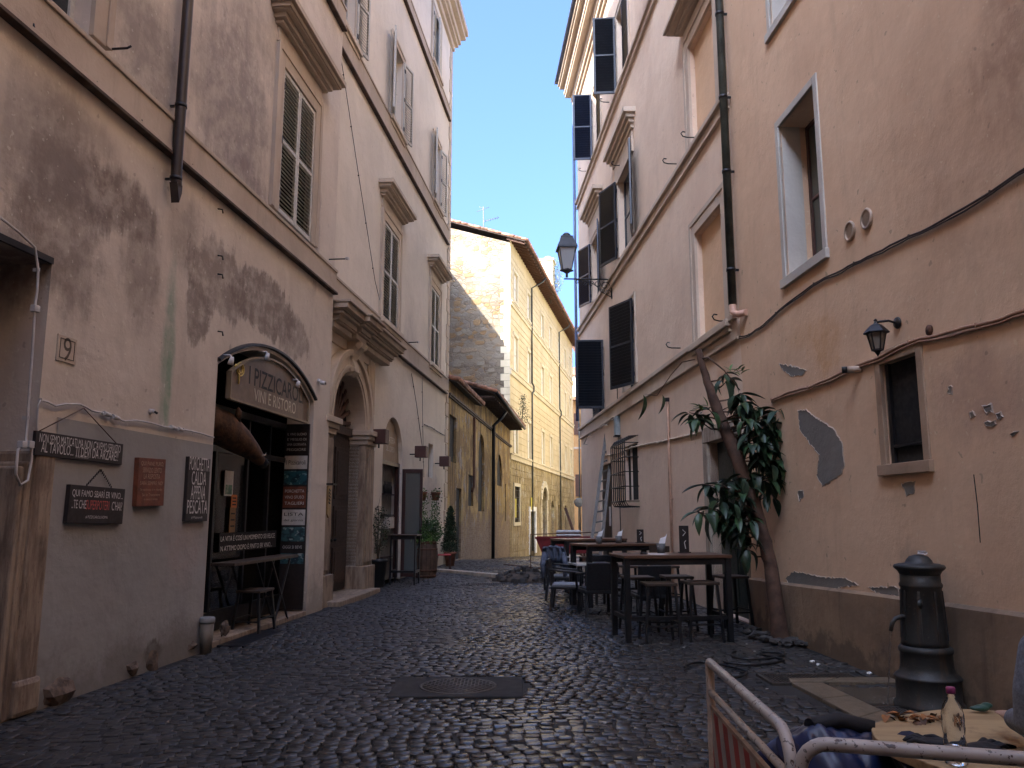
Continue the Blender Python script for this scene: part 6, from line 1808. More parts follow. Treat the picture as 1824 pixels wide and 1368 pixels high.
x, z = PR.pt(1192, 820, off=.05)
t = thing("gas_pipe", "salmon painted vertical pipe between the grille window and the tree", "pipe", mtx=PR.M(x, 0, 0))
mp = flat("pipe_salmon_paint", (.55,.35,.25), .6)
b = MB(); b.tube([(0,-.05,0),(0,-.05,3.85),(0,-.02,3.95)], .028, 10); b.build("tube", mp, t)
for z_ in (.7, 1.9, 3.1): b = MB(); b.box(-.05,.05,-.06,0,z_-.012,z_+.012); b.build("clamp", mp, t)
b = MB(); b.box(-.04,.04,-.1,-.02,3.86,3.94); b.build("cap", m_metal, t)
cable("wall_cable", "dark twin cable crossing the right wall below the vents", PR, [(1836,293),(1790,325),(1740,357),(1680,392),(1640,412),(1600,430),(1545,458),(1500,480),(1450,505),(1420,527),(1390,550),(1360,578),(1335,596),(1318,600),(1290,612),(1255,630)], .011, flat("cable_rust_brown", (.06,.04,.035), .7), off=.02, twin=1, seed=1, wob=.006)
mcab = flat("cable_painted_salmon", (.33,.19,.125), .8)
cable("wall_cable", "salmon painted cable running over the small window lintel to the tree", PR, [(1836,551),(1780,568),(1740,578),(1700,590),(1650,602),(1640,603),(1600,617),(1560,640),(1515,657),(1480,672),(1440,690),(1400,700),(1375,712)], .015, mcab, off=.02, twin=1, seed=2, wob=.008)
cable("wall_cable", "pale painted cable along the salmon house from the tree to the grille", PR, [(1262,762),(1240,772),(1215,778),(1185,785),(1160,790),(1125,797),(1100,808),(1075,812)], .022, m_trimR, off=.02, seed=3, wob=.01)
cable("wall_cable", "cable sagging under the lowest string course near the far corner", PR, [(1092,742),(1075,758),(1058,766),(1048,775),(1040,792)], .014, m_trimR, off=.12, seed=4)
x, z = PR.pt(1516, 658, off=.1)
t = thing("vent_stub", "short beige pipe stub with a black end left of the small window", "pipe", mtx=PR.M(x, 0, z))
b = MB(); b.tube([(.03,0,.0),(-.02,-.13,.0)], .036, 14); b.build("tube", bpy.data.materials["vent_plastic_beige"], t); b = MB(); b.tube([(-.02,-.13,0),(-.045,-.18,0)], .037, 14); b.build("end_ring", m_metal, t)
# coach lantern on the near right wall
x, z = PR.pt(1592, 575, off=.05)
t = thing("wall_lantern", "small black coach lantern with glass panes above the small window", "wall lamp", mtx=PR.M(x, 0, z))
b = MB(); b.lathe([(.0,0),(.055,.003),(.06,.012),(.05,.03),(0,.035)], 16); o = b.build("backplate", m_metal, t); o.matrix_local = Matrix.Rotation(pi/2,4,'X')
b = MB(); b.tube([(0,-.03,.0),(0,-.10,.02),(-.02,-.17,.015),(-.03,-.20,.01)], .012, 8); b.build("arm", m_metal, t)
LC = (-.04,-.21)
b = MB(); b.lathe([(.115,-.10),(.12,-.09),(.085,-.05),(.05,-.015),(.02,.0),(.012,.02),(.018,.035),(0,.05)], 6, (LC[0],LC[1],0), sm=False); b.build("roof", m_metal, t)
b = MB()
for k in range(6):
    a = 2*pi*k/6; b.bar((LC[0]+.085*cos(a),LC[1]+.085*sin(a),-.10),(LC[0]+.05*cos(a),LC[1]+.05*sin(a),-.26),.010)
b.lathe([(.055,-.27),(.055,-.255),(.03,-.255)], 6, (LC[0],LC[1],0), sm=False); b.lathe([(0,-.33),(.012,-.31),(.03,-.28),(.05,-.27)], 8, (LC[0],LC[1],0)); b.build("cage", m_metal, t)
m_lampglass = glass_dark("lantern_glass", (.22,.20,.17), .12)
for k in range(6):
    a0_, a1_ = 2*pi*k/6, 2*pi*(k+1)/6; b = MB(); b.quad((LC[0]+.080*cos(a0_),LC[1]+.080*sin(a0_),-.10),(LC[0]+.080*cos(a1_),LC[1]+.080*sin(a1_),-.10),(LC[0]+.046*cos(a1_),LC[1]+.046*sin(a1_),-.255),(LC[0]+.046*cos(a0_),LC[1]+.046*sin(a0_),-.255)); b.build("glass_pane", m_lampglass, t, fix=False)
# street lamp on its long scrolled bracket
x, z = PR.pt(1090, 500, off=.0)
t = thing("street_lamp", "old street lantern on a long scrolled iron bracket on the salmon house", "street lamp", mtx=PR.M(-22.5, 0, 8.22))
lamp_root = t
m_lampblue = flat("lamp_dark_blue_grey", (.035,.04,.05), .45)
b = MB(); b.tube([(0,0,.02),(0,-1.38,.02)], .022, 8); b.tube([(0,0,-.55),(0,-.02,.12)], .03, 8)
b.build("arm", m_metal, t)
b = MB()
def spiral(cy, cz, r0, turns, a0, sgn=1):
    return [(0, cy+(r0*(1-k/28))*cos(a0+sgn*turns*2*pi*k/28), cz+(r0*(1-k/28))*sin(a0+sgn*turns*2*pi*k/28)) for k in range(25)]
b.tube([(0,-.02,-.5),(0,-.25,-.38),(0,-.45,-.18),(0,-.62,-.06),(0,-.85,-.02)], .014, 6)
for (cy_, cz__, r_, s_) in ((-.20,-.17,.14,1),(-.42,-.10,.10,-1),(-.60,-.12,.09,1),(-.80,-.09,.09,-1),(-.12,-.36,.09,1),(-.30,-.30,.08,-1),(-1.0,-.07,.07,1)): b.tube(spiral(cy_, cz__, r_, 1.4, 0, s_), .012, 5)
b.build("scroll_bracket", m_metal, t)
LY = 0.0
KS = Matrix.Translation((0,-1.30,.04)) @ Matrix.Scale(1.22, 4)
def bl_(mb, *a, **k):
    o = mb.build(*a, **k); o.matrix_local = KS; return o
b = MB(); b.tube([(0,LY,.02),(0,LY,.14)], .03, 8); b.lathe([(.05,.12),(.09,.16),(.16,.17),(.16,.20)], 4, (0,LY,0), sm=False); bl_(b, "base_cup", m_lampblue, t)
b = MB()
for k in range(4):
    a = pi/2*k+pi/4; b.bar((.15*cos(a),LY+.15*sin(a),.19),(.27*cos(a),LY+.27*sin(a),.72),.022)
bl_(b, "cage", m_lampblue, t)
m_sg = glass_dark("street_lamp_glass", (.35,.36,.36), .15)
for k in range(4):
    a0_, a1_ = pi/2*k+pi/4, pi/2*(k+1)+pi/4; b = MB(); b.quad((.145*cos(a0_),LY+.145*sin(a0_),.20),(.145*cos(a1_),LY+.145*sin(a1_),.20),(.265*cos(a1_),LY+.265*sin(a1_),.72),(.265*cos(a0_),LY+.265*sin(a0_),.72)); bl_(b, "glass_pane", m_sg, t, fix=False)
b = MB(); n = len(b.v)
def sq(r, z_): return [(r*cos(pi/2*k+pi/4), LY+r*sin(pi/2*k+pi/4), z_) for k in range(4)]
rings = [sq(.33,.70), sq(.33,.74), sq(.20,.95), sq(.20,1.0), sq(.10,1.03)]
b.v = [q for r in rings for q in r]
for i in range(4):
    for k in range(4): b.f.append((i*4+k, i*4+(k+1)%4, (i+1)*4+(k+1)%4, (i+1)*4+k)); b.sm.append(False)
b.f.append((16,17,18,19)); b.sm.append(False); b.f.append((3,2,1,0)); b.sm.append(False)
bl_(b, "roof", m_lampblue, t); b = MB(); b.lathe([(.10,1.0),(.10,1.06),(.06,1.10),(0,1.11)], 12, (0,LY,0)); bl_(b, "finial", m_lampblue, t)

# ================================================================ leaning tree
tp = [((1392,1138),10.55,.14),((1383,1079),10.55,.112),((1374,1013),10.6,.105),((1360,955),10.65,.102),((1343,898),10.72,.108),((1325,846),10.78,.112),((1309,805),10.85,.108),((1292,765),10.9,.098),((1276,725),10.95,.086),((1260,680),11.0,.066),((1243,622),11.05,.052)]
tpts = [at_depth(*q[0], q[1]) for q in tp]; rads = [q[2]*.84 for q in tp]
t = thing("leaning_tree", "leaning sawn-off tree with large glossy leaves between the cafe tables and the fountain", "tree", loc=(tpts[0].x, tpts[0].y, 0))
o_ = Vector((tpts[0].x, tpts[0].y, 0)); tpts[0].z = -.1
sm, sr = [], []
rr = random.Random(12)
for i in range(len(tpts)-1):
    for k in range(5):
        f = k/5; sm.append(tpts[i].lerp(tpts[i+1], f)-o_+Vector((rr.uniform(-.006,.006),)*3)); sr.append((rads[i]+(rads[i+1]-rads[i])*f)*rr.uniform(.96,1.05))
sm.append(tpts[-1]-o_); sr.append(rads[-1]); sr[0] *= 1.35; sr[1] *= 1.15
m_trunk = flat("bark_red_brown", (.085,.046,.030), .85, var=.4, vscale=7, bump=.9, bscale=24)
b = MB(); b.tube(sm, sr, 14); b.build("trunk", m_trunk, t)
b = MB(); b.tube([sm[-1], sm[-1]+Vector((0,0,.004))], .048, 14); b.build("cut_top", flat("cut_wood", (.20,.11,.06), .8), t)
# stub branches
clusters = [((1240,745),10.6,9),((1228,735),10.8,6),((1262,728),10.7,7),((1302,672),11.0,7),((1296,662),11.1,5),((1320,700),10.9,8),((1328,715),10.7,9),((1350,725),10.8,8),((1372,730),10.9,9),((1390,735),10.8,8),((1400,725),10.6,5),((1335,745),10.6,8),((1360,760),10.6,9),((1380,765),10.8,8),((1345,790),10.5,8),((1372,800),10.6,9),((1385,820),10.7,9),
            ((1250,862),10.5,6),((1275,858),10.6,7),((1300,855),10.7,7),((1280,890),10.6,8),((1262,905),10.5,7),((1245,912),10.4,6),((1300,900),10.6,9),((1320,880),10.5,8),((1370,850),10.6,8),((1290,930),10.6,6),((1310,945),10.6,6),((1330,920),10.5,6),((1325,975),10.6,5)]
extra = [((1340,735),10.8),((1362,745),10.9),((1385,750),10.7),((1330,770),10.9),((1352,775),10.5),((1375,790),10.6),((1392,775),10.8),((1362,820),10.7),((1385,850),10.7),((1350,850),10.6),((1370,880),10.8),((1290,880),10.7),((1310,890),10.5),((1330,900),10.7),((1285,915),10.6),((1305,930),10.8),((1325,945),10.6),((1340,930),10.8),((1310,865),10.8),((1330,860),10.5),((1345,810),10.9),((1310,720),11.0),((1388,820),10.6),((1318,960),10.7)]
clusters += [((1352,748),10.7,8),((1365,785),10.65,8),((1355,815),10.6,7),((1378,842),10.7,6),((1300,915),10.5,6)]
cl3 = [(at_depth(*c_[0], c_[1])-o_, c_[2]) for c_ in clusters]
def nearest(p):
    return min(sm, key=lambda q_: (q_-p).length + max(0, q_.z-p.z+.1)*1.5)
leafm = []
m_lgloss = flat("leaf_glossy_dark", (.030,.075,.026), .42, var=.4, vscale=4); m_lnew = flat("leaf_fresh_green", (.13,.22,.05), .35, var=.3, vscale=4); m_lold = flat("leaf_blackish", (.020,.045,.022), .45, var=.4)
def leaf_mesh(L_, w_, bend, mat, fold=.25):
    b = MB(); n_ = 7
    for i in range(n_+1):
        f = i/n_; ww = w_*(sin(pi*min(1, f**.85)))**.8*(1-.15*f) if 0 < f < 1 else .002
        y_ = L_*f*(1-.15*bend*f); z_ = -bend*L_*f*f*.6
        b.v += [(-ww/2, y_, z_+ww*fold), (0, y_, z_), (ww/2, y_, z_+ww*fold)]
    for i in range(n_):
        a = i*3; b.f += [(a,a+1,a+4,a+3),(a+1,a+2,a+5,a+4)]; b.sm += [True, True]
    return b.mesh("leaf", mat)
LMS = [leaf_mesh(.32,.115,.5,m_lgloss), leaf_mesh(.30,.115,.9,m_lgloss), leaf_mesh(.36,.12,.3,m_lold), leaf_mesh(.28,.11,.6,m_lold), leaf_mesh(.34,.14,1.0,m_lold)]
LNEW = leaf_mesh(.16,.04,.4,m_lnew)
rr = random.Random(21); br = MB(); nleaf = 0
for (c_, n_) in cl3:
    s_ = nearest(c_)
    midp = s_.lerp(c_, .5)+Vector((0,0,-.04+rr.uniform(-.04,.05)))
    br.tube([s_, midp, c_], [.014,.010,.006], 5)
    ax_ = (c_-s_).normalized()
    for k in range(n_):
        a = 2.4*k+rr.uniform(-.3,.3)
        d = (Vector((cos(a), sin(a)*.8, rr.uniform(-1.3,.15))) + ax_*.4).normalized()
        if nleaf >= 285: break
        q_ = d.to_track_quat('Y', 'Z').to_matrix().to_4x4()
        s__ = rr.uniform(.62, 1.0)
        put("leaf", rr.choice(LMS), t, mtx=Matrix.Translation(c_+d*.02-ax_*rr.uniform(0,.12)) @ q_ @ Matrix.Scale(s__, 4)); nleaf += 1
ex = MB()
for (c_, dp_) in extra:
    c_ = at_depth(*c_, dp_)-o_
    for k in range(7):
        a = 2.4*k+rr.uniform(-.4,.4); d = Vector((cos(a)*.9, sin(a)*.7, rr.uniform(-1.6,.0))).normalized()
        src = rr.choice(LMS); M_ = Matrix.Translation(c_+Vector((rr.gauss(0,.06),rr.gauss(0,.05),rr.gauss(0,.06)))) @ d.to_track_quat('Y', 'Z').to_matrix().to_4x4() @ Matrix.Scale(rr.uniform(.6,1.05), 4)
        n0 = len(ex.v); ex.v += [tuple(M_ @ v_.co) for v_ in src.vertices]; ex.f += [tuple(n0+i for i in f_.vertices) for f_ in src.polygons]; ex.sm += [True]*len(src.polygons)
    br.tube([nearest(c_), c_], [.010,.005], 5)
ex.build("inner_leaves", m_lold, t, fix=False, kind="stuff")
br.build("branches", m_trunk, t)
# the two arching side shoots
e1 = [at_depth(1243+8,638,11.0)-o_, at_depth(1262,637,10.9)-o_, at_depth(1290,660,10.9)-o_, at_depth(1318,695,10.8)-o_]
e2 = [at_depth(1238,640,11.1)-o_, at_depth(1215,645,11.3)-o_, at_depth(1195,668,11.5)-o_, at_depth(1170,705,11.7)-o_, at_depth(1150,702,11.9)-o_]
b = MB(); b.tube(e1, [.016,.014,.011,.007], 6); b.build("side_shoot", m_trunk, t); b = MB(); b.tube(e2, [.009,.008,.006,.005,.003], 5); b.build("side_shoot", m_trunk, t)
for (c_, L_) in ((at_depth(1146,703,11.9)-o_, 1.25), (at_depth(1180,703,11.7)-o_, .95)):
    q_ = Vector((.05,0,-1)).to_track_quat('Y', 'Z').to_matrix().to_4x4(); put("leaf", LMS[0], t, mtx=Matrix.Translation(c_) @ q_ @ Matrix.Rotation(.6,4,'Y') @ Matrix.Scale(L_, 4))
for k in range(9):
    c_ = at_depth(1290+rr.uniform(0,32), 662+rr.uniform(-4,10), 10.9)-o_; d = Vector((rr.uniform(-1,1),rr.uniform(-.6,.6),rr.uniform(.1,.7))).normalized()
    put("leaf", LNEW, t, mtx=Matrix.Translation(c_) @ d.to_track_quat('Y','Z').to_matrix().to_4x4())
for k in range(8):
    c_ = at_depth(1240+rr.uniform(0,22), 728+rr.uniform(-4,6), 10.6)-o_; d = Vector((rr.uniform(-1,.6),rr.uniform(-.6,.6),rr.uniform(.1,.6))).normalized()
    put("leaf", LNEW, t, mtx=Matrix.Translation(c_) @ d.to_track_quat('Y','Z').to_matrix().to_4x4())
for i, (px_, py_, r_) in enumerate(((1340,1122,.10),(1352,1132,.11),(1366,1138,.08),(1382,1142,.07),(1400,1145,.08),(1412,1142,.09),(1424,1145,.06),(1330,1125,.06),(1372,1130,.06),(1435,1147,.05))):
    q = ground_pt(px_, py_, z=.05); o = rock("loose_stone", q, r_, m_rub, None, (1.2,1,.6), 30+i, 2); tag(o, "loose dark stone " + ["largest upright one left of the leaning trunk", "second from the left before the leaning trunk", "broad one directly before the leaning trunk", "low one at the middle of the trunk foot", "flat one right before the trunk foot", "right of the trunk foot by the plinth", "small one against the plinth right of the trunk", "leftmost small one by the bar stool", "half hidden behind the broad one at the trunk", "farthest right one along the plinth"][i], "stone", "loose stones around the tree foot")

# ================================================================ far clutter
q = at_depth(990, 965, 23.5)
t = thing("red_tub", "red steel builder's tub with a thin rail standing beyond the cafe tables", "builder's tub", loc=(1.50, 23.5, 0), rz=radians(-6))
m_red = flat("red_paint_worn", (.17,.010,.012), .5, var=.2)
b = MB(); b.prism([(-.62,.50),(.62,.50),(.80,.92),(-.80,.92)], -.35, .35); b.build("tub", m_red, t, bevel=.01)
b = MB(); b.box(-.82,.82,-.37,-.33,.90,.95); b.box(-.82,.82,.33,.37,.90,.95); b.build("rim", m_red, t)
for sx_ in (-1,1):
    for sy_ in (-1,1): b = MB(); b.bar((sx_*.55,sy_*.28,.5),(sx_*.62,sy_*.32,0),.05); b.build("leg", m_rust, t)
b = MB(); b.tube([(-.95,-.3,0),(-.95,-.3,1.02),(.82,-.3,1.08)], .014, 6); b.build("rail", m_rust, t)
t = thing("white_sack", "stack of pale sacks lying on the red tub", "sack", loc=(1.62, 23.45, .93))
for i in range(2): blobs("sack", flat("sack_white_grey", (.5,.5,.5), .8) if i == 0 else bpy.data.materials["sack_white_grey"], t, [((x_*.09,0,.06+i*.10), .09, (1.2,1.6,.6)) for x_ in range(-3,4)], .03, 4)
a, c = at_depth(1007, 905, 27.5), at_depth(1026, 962, 26.8); c.z = ground_z(26.8) if False else c.z
c = at_depth(1041, 1000, 26.6); c.z = 0.0
t = thing("leaning_pole", "rusty pole leaning beyond the red tub near the corner of the salmon house", "pole", loc=c); b = MB(); b.tube([Vector((0,0,0)), a-c], .045, 8); b.build("shaft", m_rust, t)
q = at_depth(1031, 895, 62)
t = thing("traffic_mirror", "round grey traffic mirror on a post far down the street", "traffic mirror", loc=(q.x, q.y, ground_z(62)))
b = MB(); b.lathe([(.0,.0),(.33,.01),(.36,.04),(.3,.06),(0,.09)], 24); o = b.build("disc", flat("mirror_back_grey", (.07,.075,.085), .5), t); o.matrix_local = Matrix.Translation((0,0,q.z-ground_z(62))) @ Matrix.Rotation(pi/2,4,'X')
b = MB(); b.tube([(0,.08,0),(0,.08,q.z-ground_z(62)+.3)], .04, 8); b.build("post", m_metal, t)
# aerial on the stone gable
q = at_depth(862, 415, 48.5)
t = thing("tv_aerial", "thin television aerial on the roof of the stone gable house", "aerial", loc=(q.x, q.y, q.z-.6))
b = MB(); b.tube([(0,0,0),(-.05,0,2.35)], .03, 6); b.build("mast", m_alu, t)
b = MB(); b.tube([(-.05,0,1.35),(.95,0,1.62)], .02, 5); b.build("boom", m_alu, t)
for k in range(6): b = MB(); b.tube([(.1+k*.15,-.25,1.40+k*.04),(.1+k*.15,.25,1.40+k*.04)], .012, 4); b.build("element", m_alu, t)
b = MB(); b.tube([(-.45,0,2.0),(.3,0,2.3)], .016, 5); b.tube([(-.3,0,2.35),(.0,0,2.1)], .014, 5); b.build("upper_boom", m_alu, t)
# plants growing on the roofs
q = at_depth(985, 505, 60)
t = thing("roof_garden_shrub", "dry green shrub growing on the roof beside the chimney", "shrub", loc=(q.x-.2, q.y, q.z-1.6))
b = MB(); rr = random.Random(31)
for i in range(16):
    a = rr.uniform(0,6.28); b.tube([(0,0,0),(.4*cos(a),.4*sin(a),1.2),(.9*cos(a),.9*sin(a),rr.uniform(1.8,3.4))], [.03,.02,.008], 4)
b.build("stems", m_bark, t)
leaf_cloud(lambda r: in_ell(r, (.1,0,2.1), (.95,.9,1.7)), 1300, .13, 33).build("foliage", flat("leaf_olive_dry", (.13,.14,.07), .8, var=.4), t, fix=False, kind="stuff")
t = thing("eave_weed", "tall feathery weed growing from the dark eave end of the ochre house", "plant", mtx=PB.M(46.2, -.75, 6.6))
b = MB(); b.tube([(0,0,0),(.0,-.1,.8),(.1,-.15,1.6)], [.03,.02,.005], 5); b.build("stems", m_bark, t)
leaf_cloud(lambda r: (lambda h_: (r.gauss(0,.16*(1.2-h_)), -.12+r.gauss(0,.22*(1.2-h_)), .1+1.6*h_))(r.random()), 420, .12, 35, aspect=.3).build("foliage", m_leafd, t, fix=False, kind="stuff")

# yellow notices in the ground floor openings of the striped house
for i, (px_, py_, hh, lab) in enumerate(((919, 905, .55, "tall yellow notice in the grille window of the banded house"), (947, 897, .4, "small yellow notice over the white door of the banded house"))):
    x, z = PS.pt(px_, py_, off=.1)
    t = thing("yellow_notice", lab, "notice", mtx=PS.M(x, -.10, z))
    b = MB(); b.box(-.2, .2, 0, .02, -hh, hh); b.build("sheet", flat("notice_yellow_paint", (.55,.45,.05), .6) if i == 0 else bpy.data.materials["notice_yellow_paint"], t)
# ================================================================ foreground: barriers, drum table, bottle, jacket, sitter
m_tube, nt, p = new_mat("barrier_white_paint"); N = NT(nt); v = N.coord()
c_ = N.mix(N.ramp(N.noise(v, 6, 5), .3, .7), (.46,.43,.39), (.33,.30,.265))
chip = N.ramp(N.noise(v, 26, 4, .6), .62, .65)
c_ = N.mix(chip, c_, (.07,.04,.028)); c_ = N.mix(N.math('MULTIPLY', N.ramp(N.noise(v, 60, 3), .6, .64), .8), c_, (.05,.045,.04))
N.L(c_, p.inputs['Base Color']); p.inputs['Roughness'].default_value = .42; N.L(N.bump(N.math('MULTIPLY', chip, -1), .4, .002), p.inputs['Normal'])
m_tubeold = flat("barrier_stained_white", (.33,.25,.19), .5, var=.4, vscale=8)
def P3d(px, py, z): return ground_pt(px, py, z=z)
# near barrier, running towards the viewer
a1, a2 = P3d(1264, 1180, 1.00), P3d(1385, 1288, 1.00)
dirb = (a2-a1).normalized()
ang = atan2(dirb.y, dirb.x)
t = thing("street_barrier", "white tubular barrier carrying a panel of red and white stripes", "barrier", loc=(a1.x, a1.y, 0), rz=ang, group="white tubular street barriers")
L_ = (a2-a1).length
b = MB()
bend = [(L_+.02+.10*sin(k*pi/12), 0, .90+.10*cos(k*pi/12)) for k in range(0, 7)]
b.tube([(0,0,1.0),(L_,0,1.0)]+bend+[(L_+.125,0,.5),(L_+.125,0,.03)], .0175, 12); b.build("top_rail", m_tube, t)
b = MB(); b.tube([(0,0,1.005),(0,0,.03)], .0175, 10); b.build("end_post", m_tubeold, t)
b = MB(); b.tube([(0,0,.885),(L_+.12,0,.885)], .013, 10); b.build("middle_rail", m_tube, t)
b = MB(); b.tube([(0,0,.30),(L_+.12,0,.30)], .013, 10); b.build("lower_rail", m_tube, t)
b = MB()
for x_ in (0, L_+.125): b.tube([(x_,-.28,.02),(x_,.28,.02)], .016, 8)
b.build("foot_bar", m_tube, t)
m_stripe, nt, p = new_mat("stripe_red_white"); N = NT(nt); v = N.coord()
sep = N.node('ShaderNodeSeparateXYZ'); N.L(v, sep.inputs[0])
s_ = N.math('FRACT', N.math('MULTIPLY', N.math('ADD', sep.outputs[0], N.math('MULTIPLY', sep.outputs[2], .42)), 6.2))
c_ = N.mix(N.math('GREATER_THAN', s_, .5), (.36,.33,.30), (.33,.035,.025))
c_ = N.mix(N.math('MULTIPLY', N.ramp(N.noise(v, 9, 5, .7), .5, .7), .55), c_, (.12,.09,.07)); N.L(c_, p.inputs['Base Color']); p.inputs['Roughness'].default_value = .5
b = MB(); b.box(.03, L_+.10, -.004, .004, .42, .825); b.build("striped_panel", m_stripe, t)
b = MB(); b.box(.02, L_+.11, -.008, .008, .825, .84); b.build("panel_edge", m_tubeold, t)
# second barrier, across the front right corner
c1, c2 = P3d(1490, 1327, 1.02), P3d(1824, 1352, 1.02)
dirc = (c2-c1).normalized(); ang = atan2(dirc.y, dirc.x)
t = thing("street_barrier", "white tubular barrier crossing in front of the wooden drum table", "barrier", loc=(c1.x, c1.y, 0), rz=ang, group="white tubular street barriers")
b = MB(); bend = [(-.02-.07*sin(k*pi/12), 0, .95+.07*cos(k*pi/12)) for k in range(6, -1, -1)]
b.tube([(-.09,0,.03),(-.09,0,.5)]+bend+[(0,0,1.02),(1.15,0,1.02)]+[(1.17+.07*sin(k*pi/12),0,.95+.07*cos(k*pi/12)) for k in range(7)]+[(1.24,0,.03)], .0175, 12); b.build("top_rail", m_tube, t)
b = MB(); b.tube([(-.09,0,.30),(1.24,0,.30)], .013, 10); b.build("lower_rail", m_tube, t)
b = MB()
for x_ in (-.09, 1.24): b.tube([(x_,-.28,.02),(x_,.28,.02)], .016, 8)
b.build("foot_bar", m_tube, t)
# pale wooden table
ZT = .75
tpx = [(1690,1372),(1650,1358),(1600,1338),(1570,1324),(1556,1310),(1552,1298),(1558,1288),(1575,1280),(1610,1273),(1650,1266),(1690,1262),(1740,1263),(1790,1267),(1836,1271)]
P_ = [P3d(*q_, ZT) for q_ in tpx]
P_ += [Vector((2.62, 3.30, ZT)), Vector((2.6, 3.12, ZT)), Vector((2.1, 3.08, ZT)), Vector((1.83, 2.98, ZT)), Vector((1.66, 2.72, ZT)), Vector((1.40, 2.52, ZT))]
o_ = Vector((1.75, 3.0, 0))
t = thing("drum_table", "pale worn wooden table with rounded corner and a hole, behind the second barrier", "table", loc=o_)
m_ply, nt, p = new_mat("plywood_pale_worn"); N = NT(nt); v = N.coord()
c_ = N.mix(N.ramp(N.noise(N.coord((1,7,1)), 2.2, 6, .65), .35, .7), (.42,.30,.15), (.30,.20,.095))
c_ = N.mix(N.math('MULTIPLY', N.ramp(N.noise(v, 5, 6, .7), .52, .68), .6), c_, (.13,.075,.035)); N.L(c_, p.inputs['Base Color']); p.inputs['Roughness'].default_value = .6
N.L(N.bump(N.noise(v, 40, 4), .2, .003), p.inputs['Normal'])
b = MB(); b.prism([(q_.x-o_.x, q_.y-o_.y) for q_ in P_], ZT-.035, ZT, axis='z'); b.build("tabletop", m_ply, t, bevel=.004)
h_ = P3d(1790, 1329, ZT)-o_
b = MB(); b.lathe([(0,.0012),(.038,.0012)], 24, (h_.x, h_.y, ZT)); b.build("hole", m_black, t)
b = MB(); b.lathe([(.19,.0),(.17,.1),(.16,.6),(.2,.714)], 20, (.05,.2,0)); b.build("pedestal", m_seatwood, t)
# bottle
q = P3d(1704, 1362, ZT)
t = thing("water_bottle", "clear plastic water bottle with a pink cap on the pale table", "bottle", loc=(q.x, q.y, ZT+.001))
m_pet, nt, p = new_mat("clear_plastic"); p.inputs['Base Color'].default_value = (.93,.97,1,1); p.inputs['Transmission Weight'].default_value = 1; p.inputs['Roughness'].default_value = .05; p.inputs['IOR'].default_value = 1.25
k = 1.0
prof = [(.025,.0),(.036,.004),(.037,.02),(.0355,.03),(.037,.04),(.0355,.055),(.037,.07),(.033,.095),(.037,.12),(.0355,.135),(.037,.15),(.036,.165),(.030,.19),(.018,.212),(.0125,.222),(.0125,.238)]
b = MB(); b.lathe(prof, 24); b.build("body", m_pet, t)
b = MB(); b.lathe([(.014,.232),(.0155,.234),(.0155,.25),(.013,.254),(0,.254)], 16); b.build("cap", flat("cap_pink_plastic", (.22,.03,.11), .4), t)
b = MB(); b.lathe([(0,.004),(.034,.005),(.034,.06),(0,.06)], 20); b.build("water", m_water, t)
# green plastic bit, gloves, dry leaves on the table
q = P3d(1722, 1262, ZT); t = thing("plastic_bag", "small crumpled green plastic bag behind the bottle", "bag", loc=(q.x+.02, q.y-.08, ZT+.02))
m_gbag = flat("bag_green_plastic", (.02,.08,.06), .4)
blobs("bag", m_gbag, t, [((.0,.0,.0),.024,(1.5,1,.6)),((.03,.01,.008),.02,(1.3,1,.7)),((-.03,.0,.0),.015,(1.4,1,.6))], .006, 2)
m_glove = flat("glove_black_knit", (.012,.012,.014), .8, bump=.4, bscale=150)
def glove(lab, c_, rz):
    t = thing("glove", lab, "glove", loc=c_, rz=rz, group="black work gloves on the pale table")
    balls = chain([((0,-.06,0),.022),((0,-.0,.0),.034),((0,.035,0),.034)], 5)
    balls = [(c__, r_, (1.15,1,.42)) for c__, r_, s__ in balls]
    for i, (x_, ln) in enumerate(((-.033,.055),(-.012,.068),(.011,.062),(.032,.045))):
        balls += [(c__, r_, (1,1,.75)) for c__, r_, s__ in chain([((x_,.05,0),.0115),((x_*1.25,.05+ln*.6,.010),.0105),((x_*1.35,.05+ln,.0),.009)], 6)]
    balls += [(c__, r_, (1,1,.75)) for c__, r_, s__ in chain([((.03,-.01,0),.014),((.062,.02,.006),.012),((.072,.048,.0),.010)], 6)]
    blobs("glove_body", m_glove, t, balls, .005, 3)
q = P3d(1675, 1330, ZT); glove("black work glove left of the water bottle on the pale table", (q.x, q.y, ZT+.014), 1.1)
q = P3d(1742, 1338, ZT); glove("black work glove right of the water bottle on the pale table", (q.x, q.y, ZT+.014), -1.2)
q = P3d(1628, 1284, ZT)
t = thing("dry_leaves", "clump of orange brown dry leaves at the far edge of the pale table", "leaves", loc=(q.x, q.y, ZT+.004))
m_dry = flat("leaf_dry_orange", (.30,.12,.03), .7, var=.5, vscale=30); rr = random.Random(41)
lm = leaf_mesh(.06,.035,.5,m_dry); lm2 = leaf_mesh(.05,.03,.9,flat("leaf_dry_brown", (.10,.05,.025), .7))
for i in range(26):
    put("leaf", lm if i % 2 else lm2, t, mtx=Matrix.Translation((rr.gauss(0,.07), rr.gauss(0,.025), rr.uniform(0,.02))) @ Matrix.Rotation(rr.uniform(0,6.28),4,'Z') @ Matrix.Rotation(rr.uniform(-.3,.3),4,'X'))
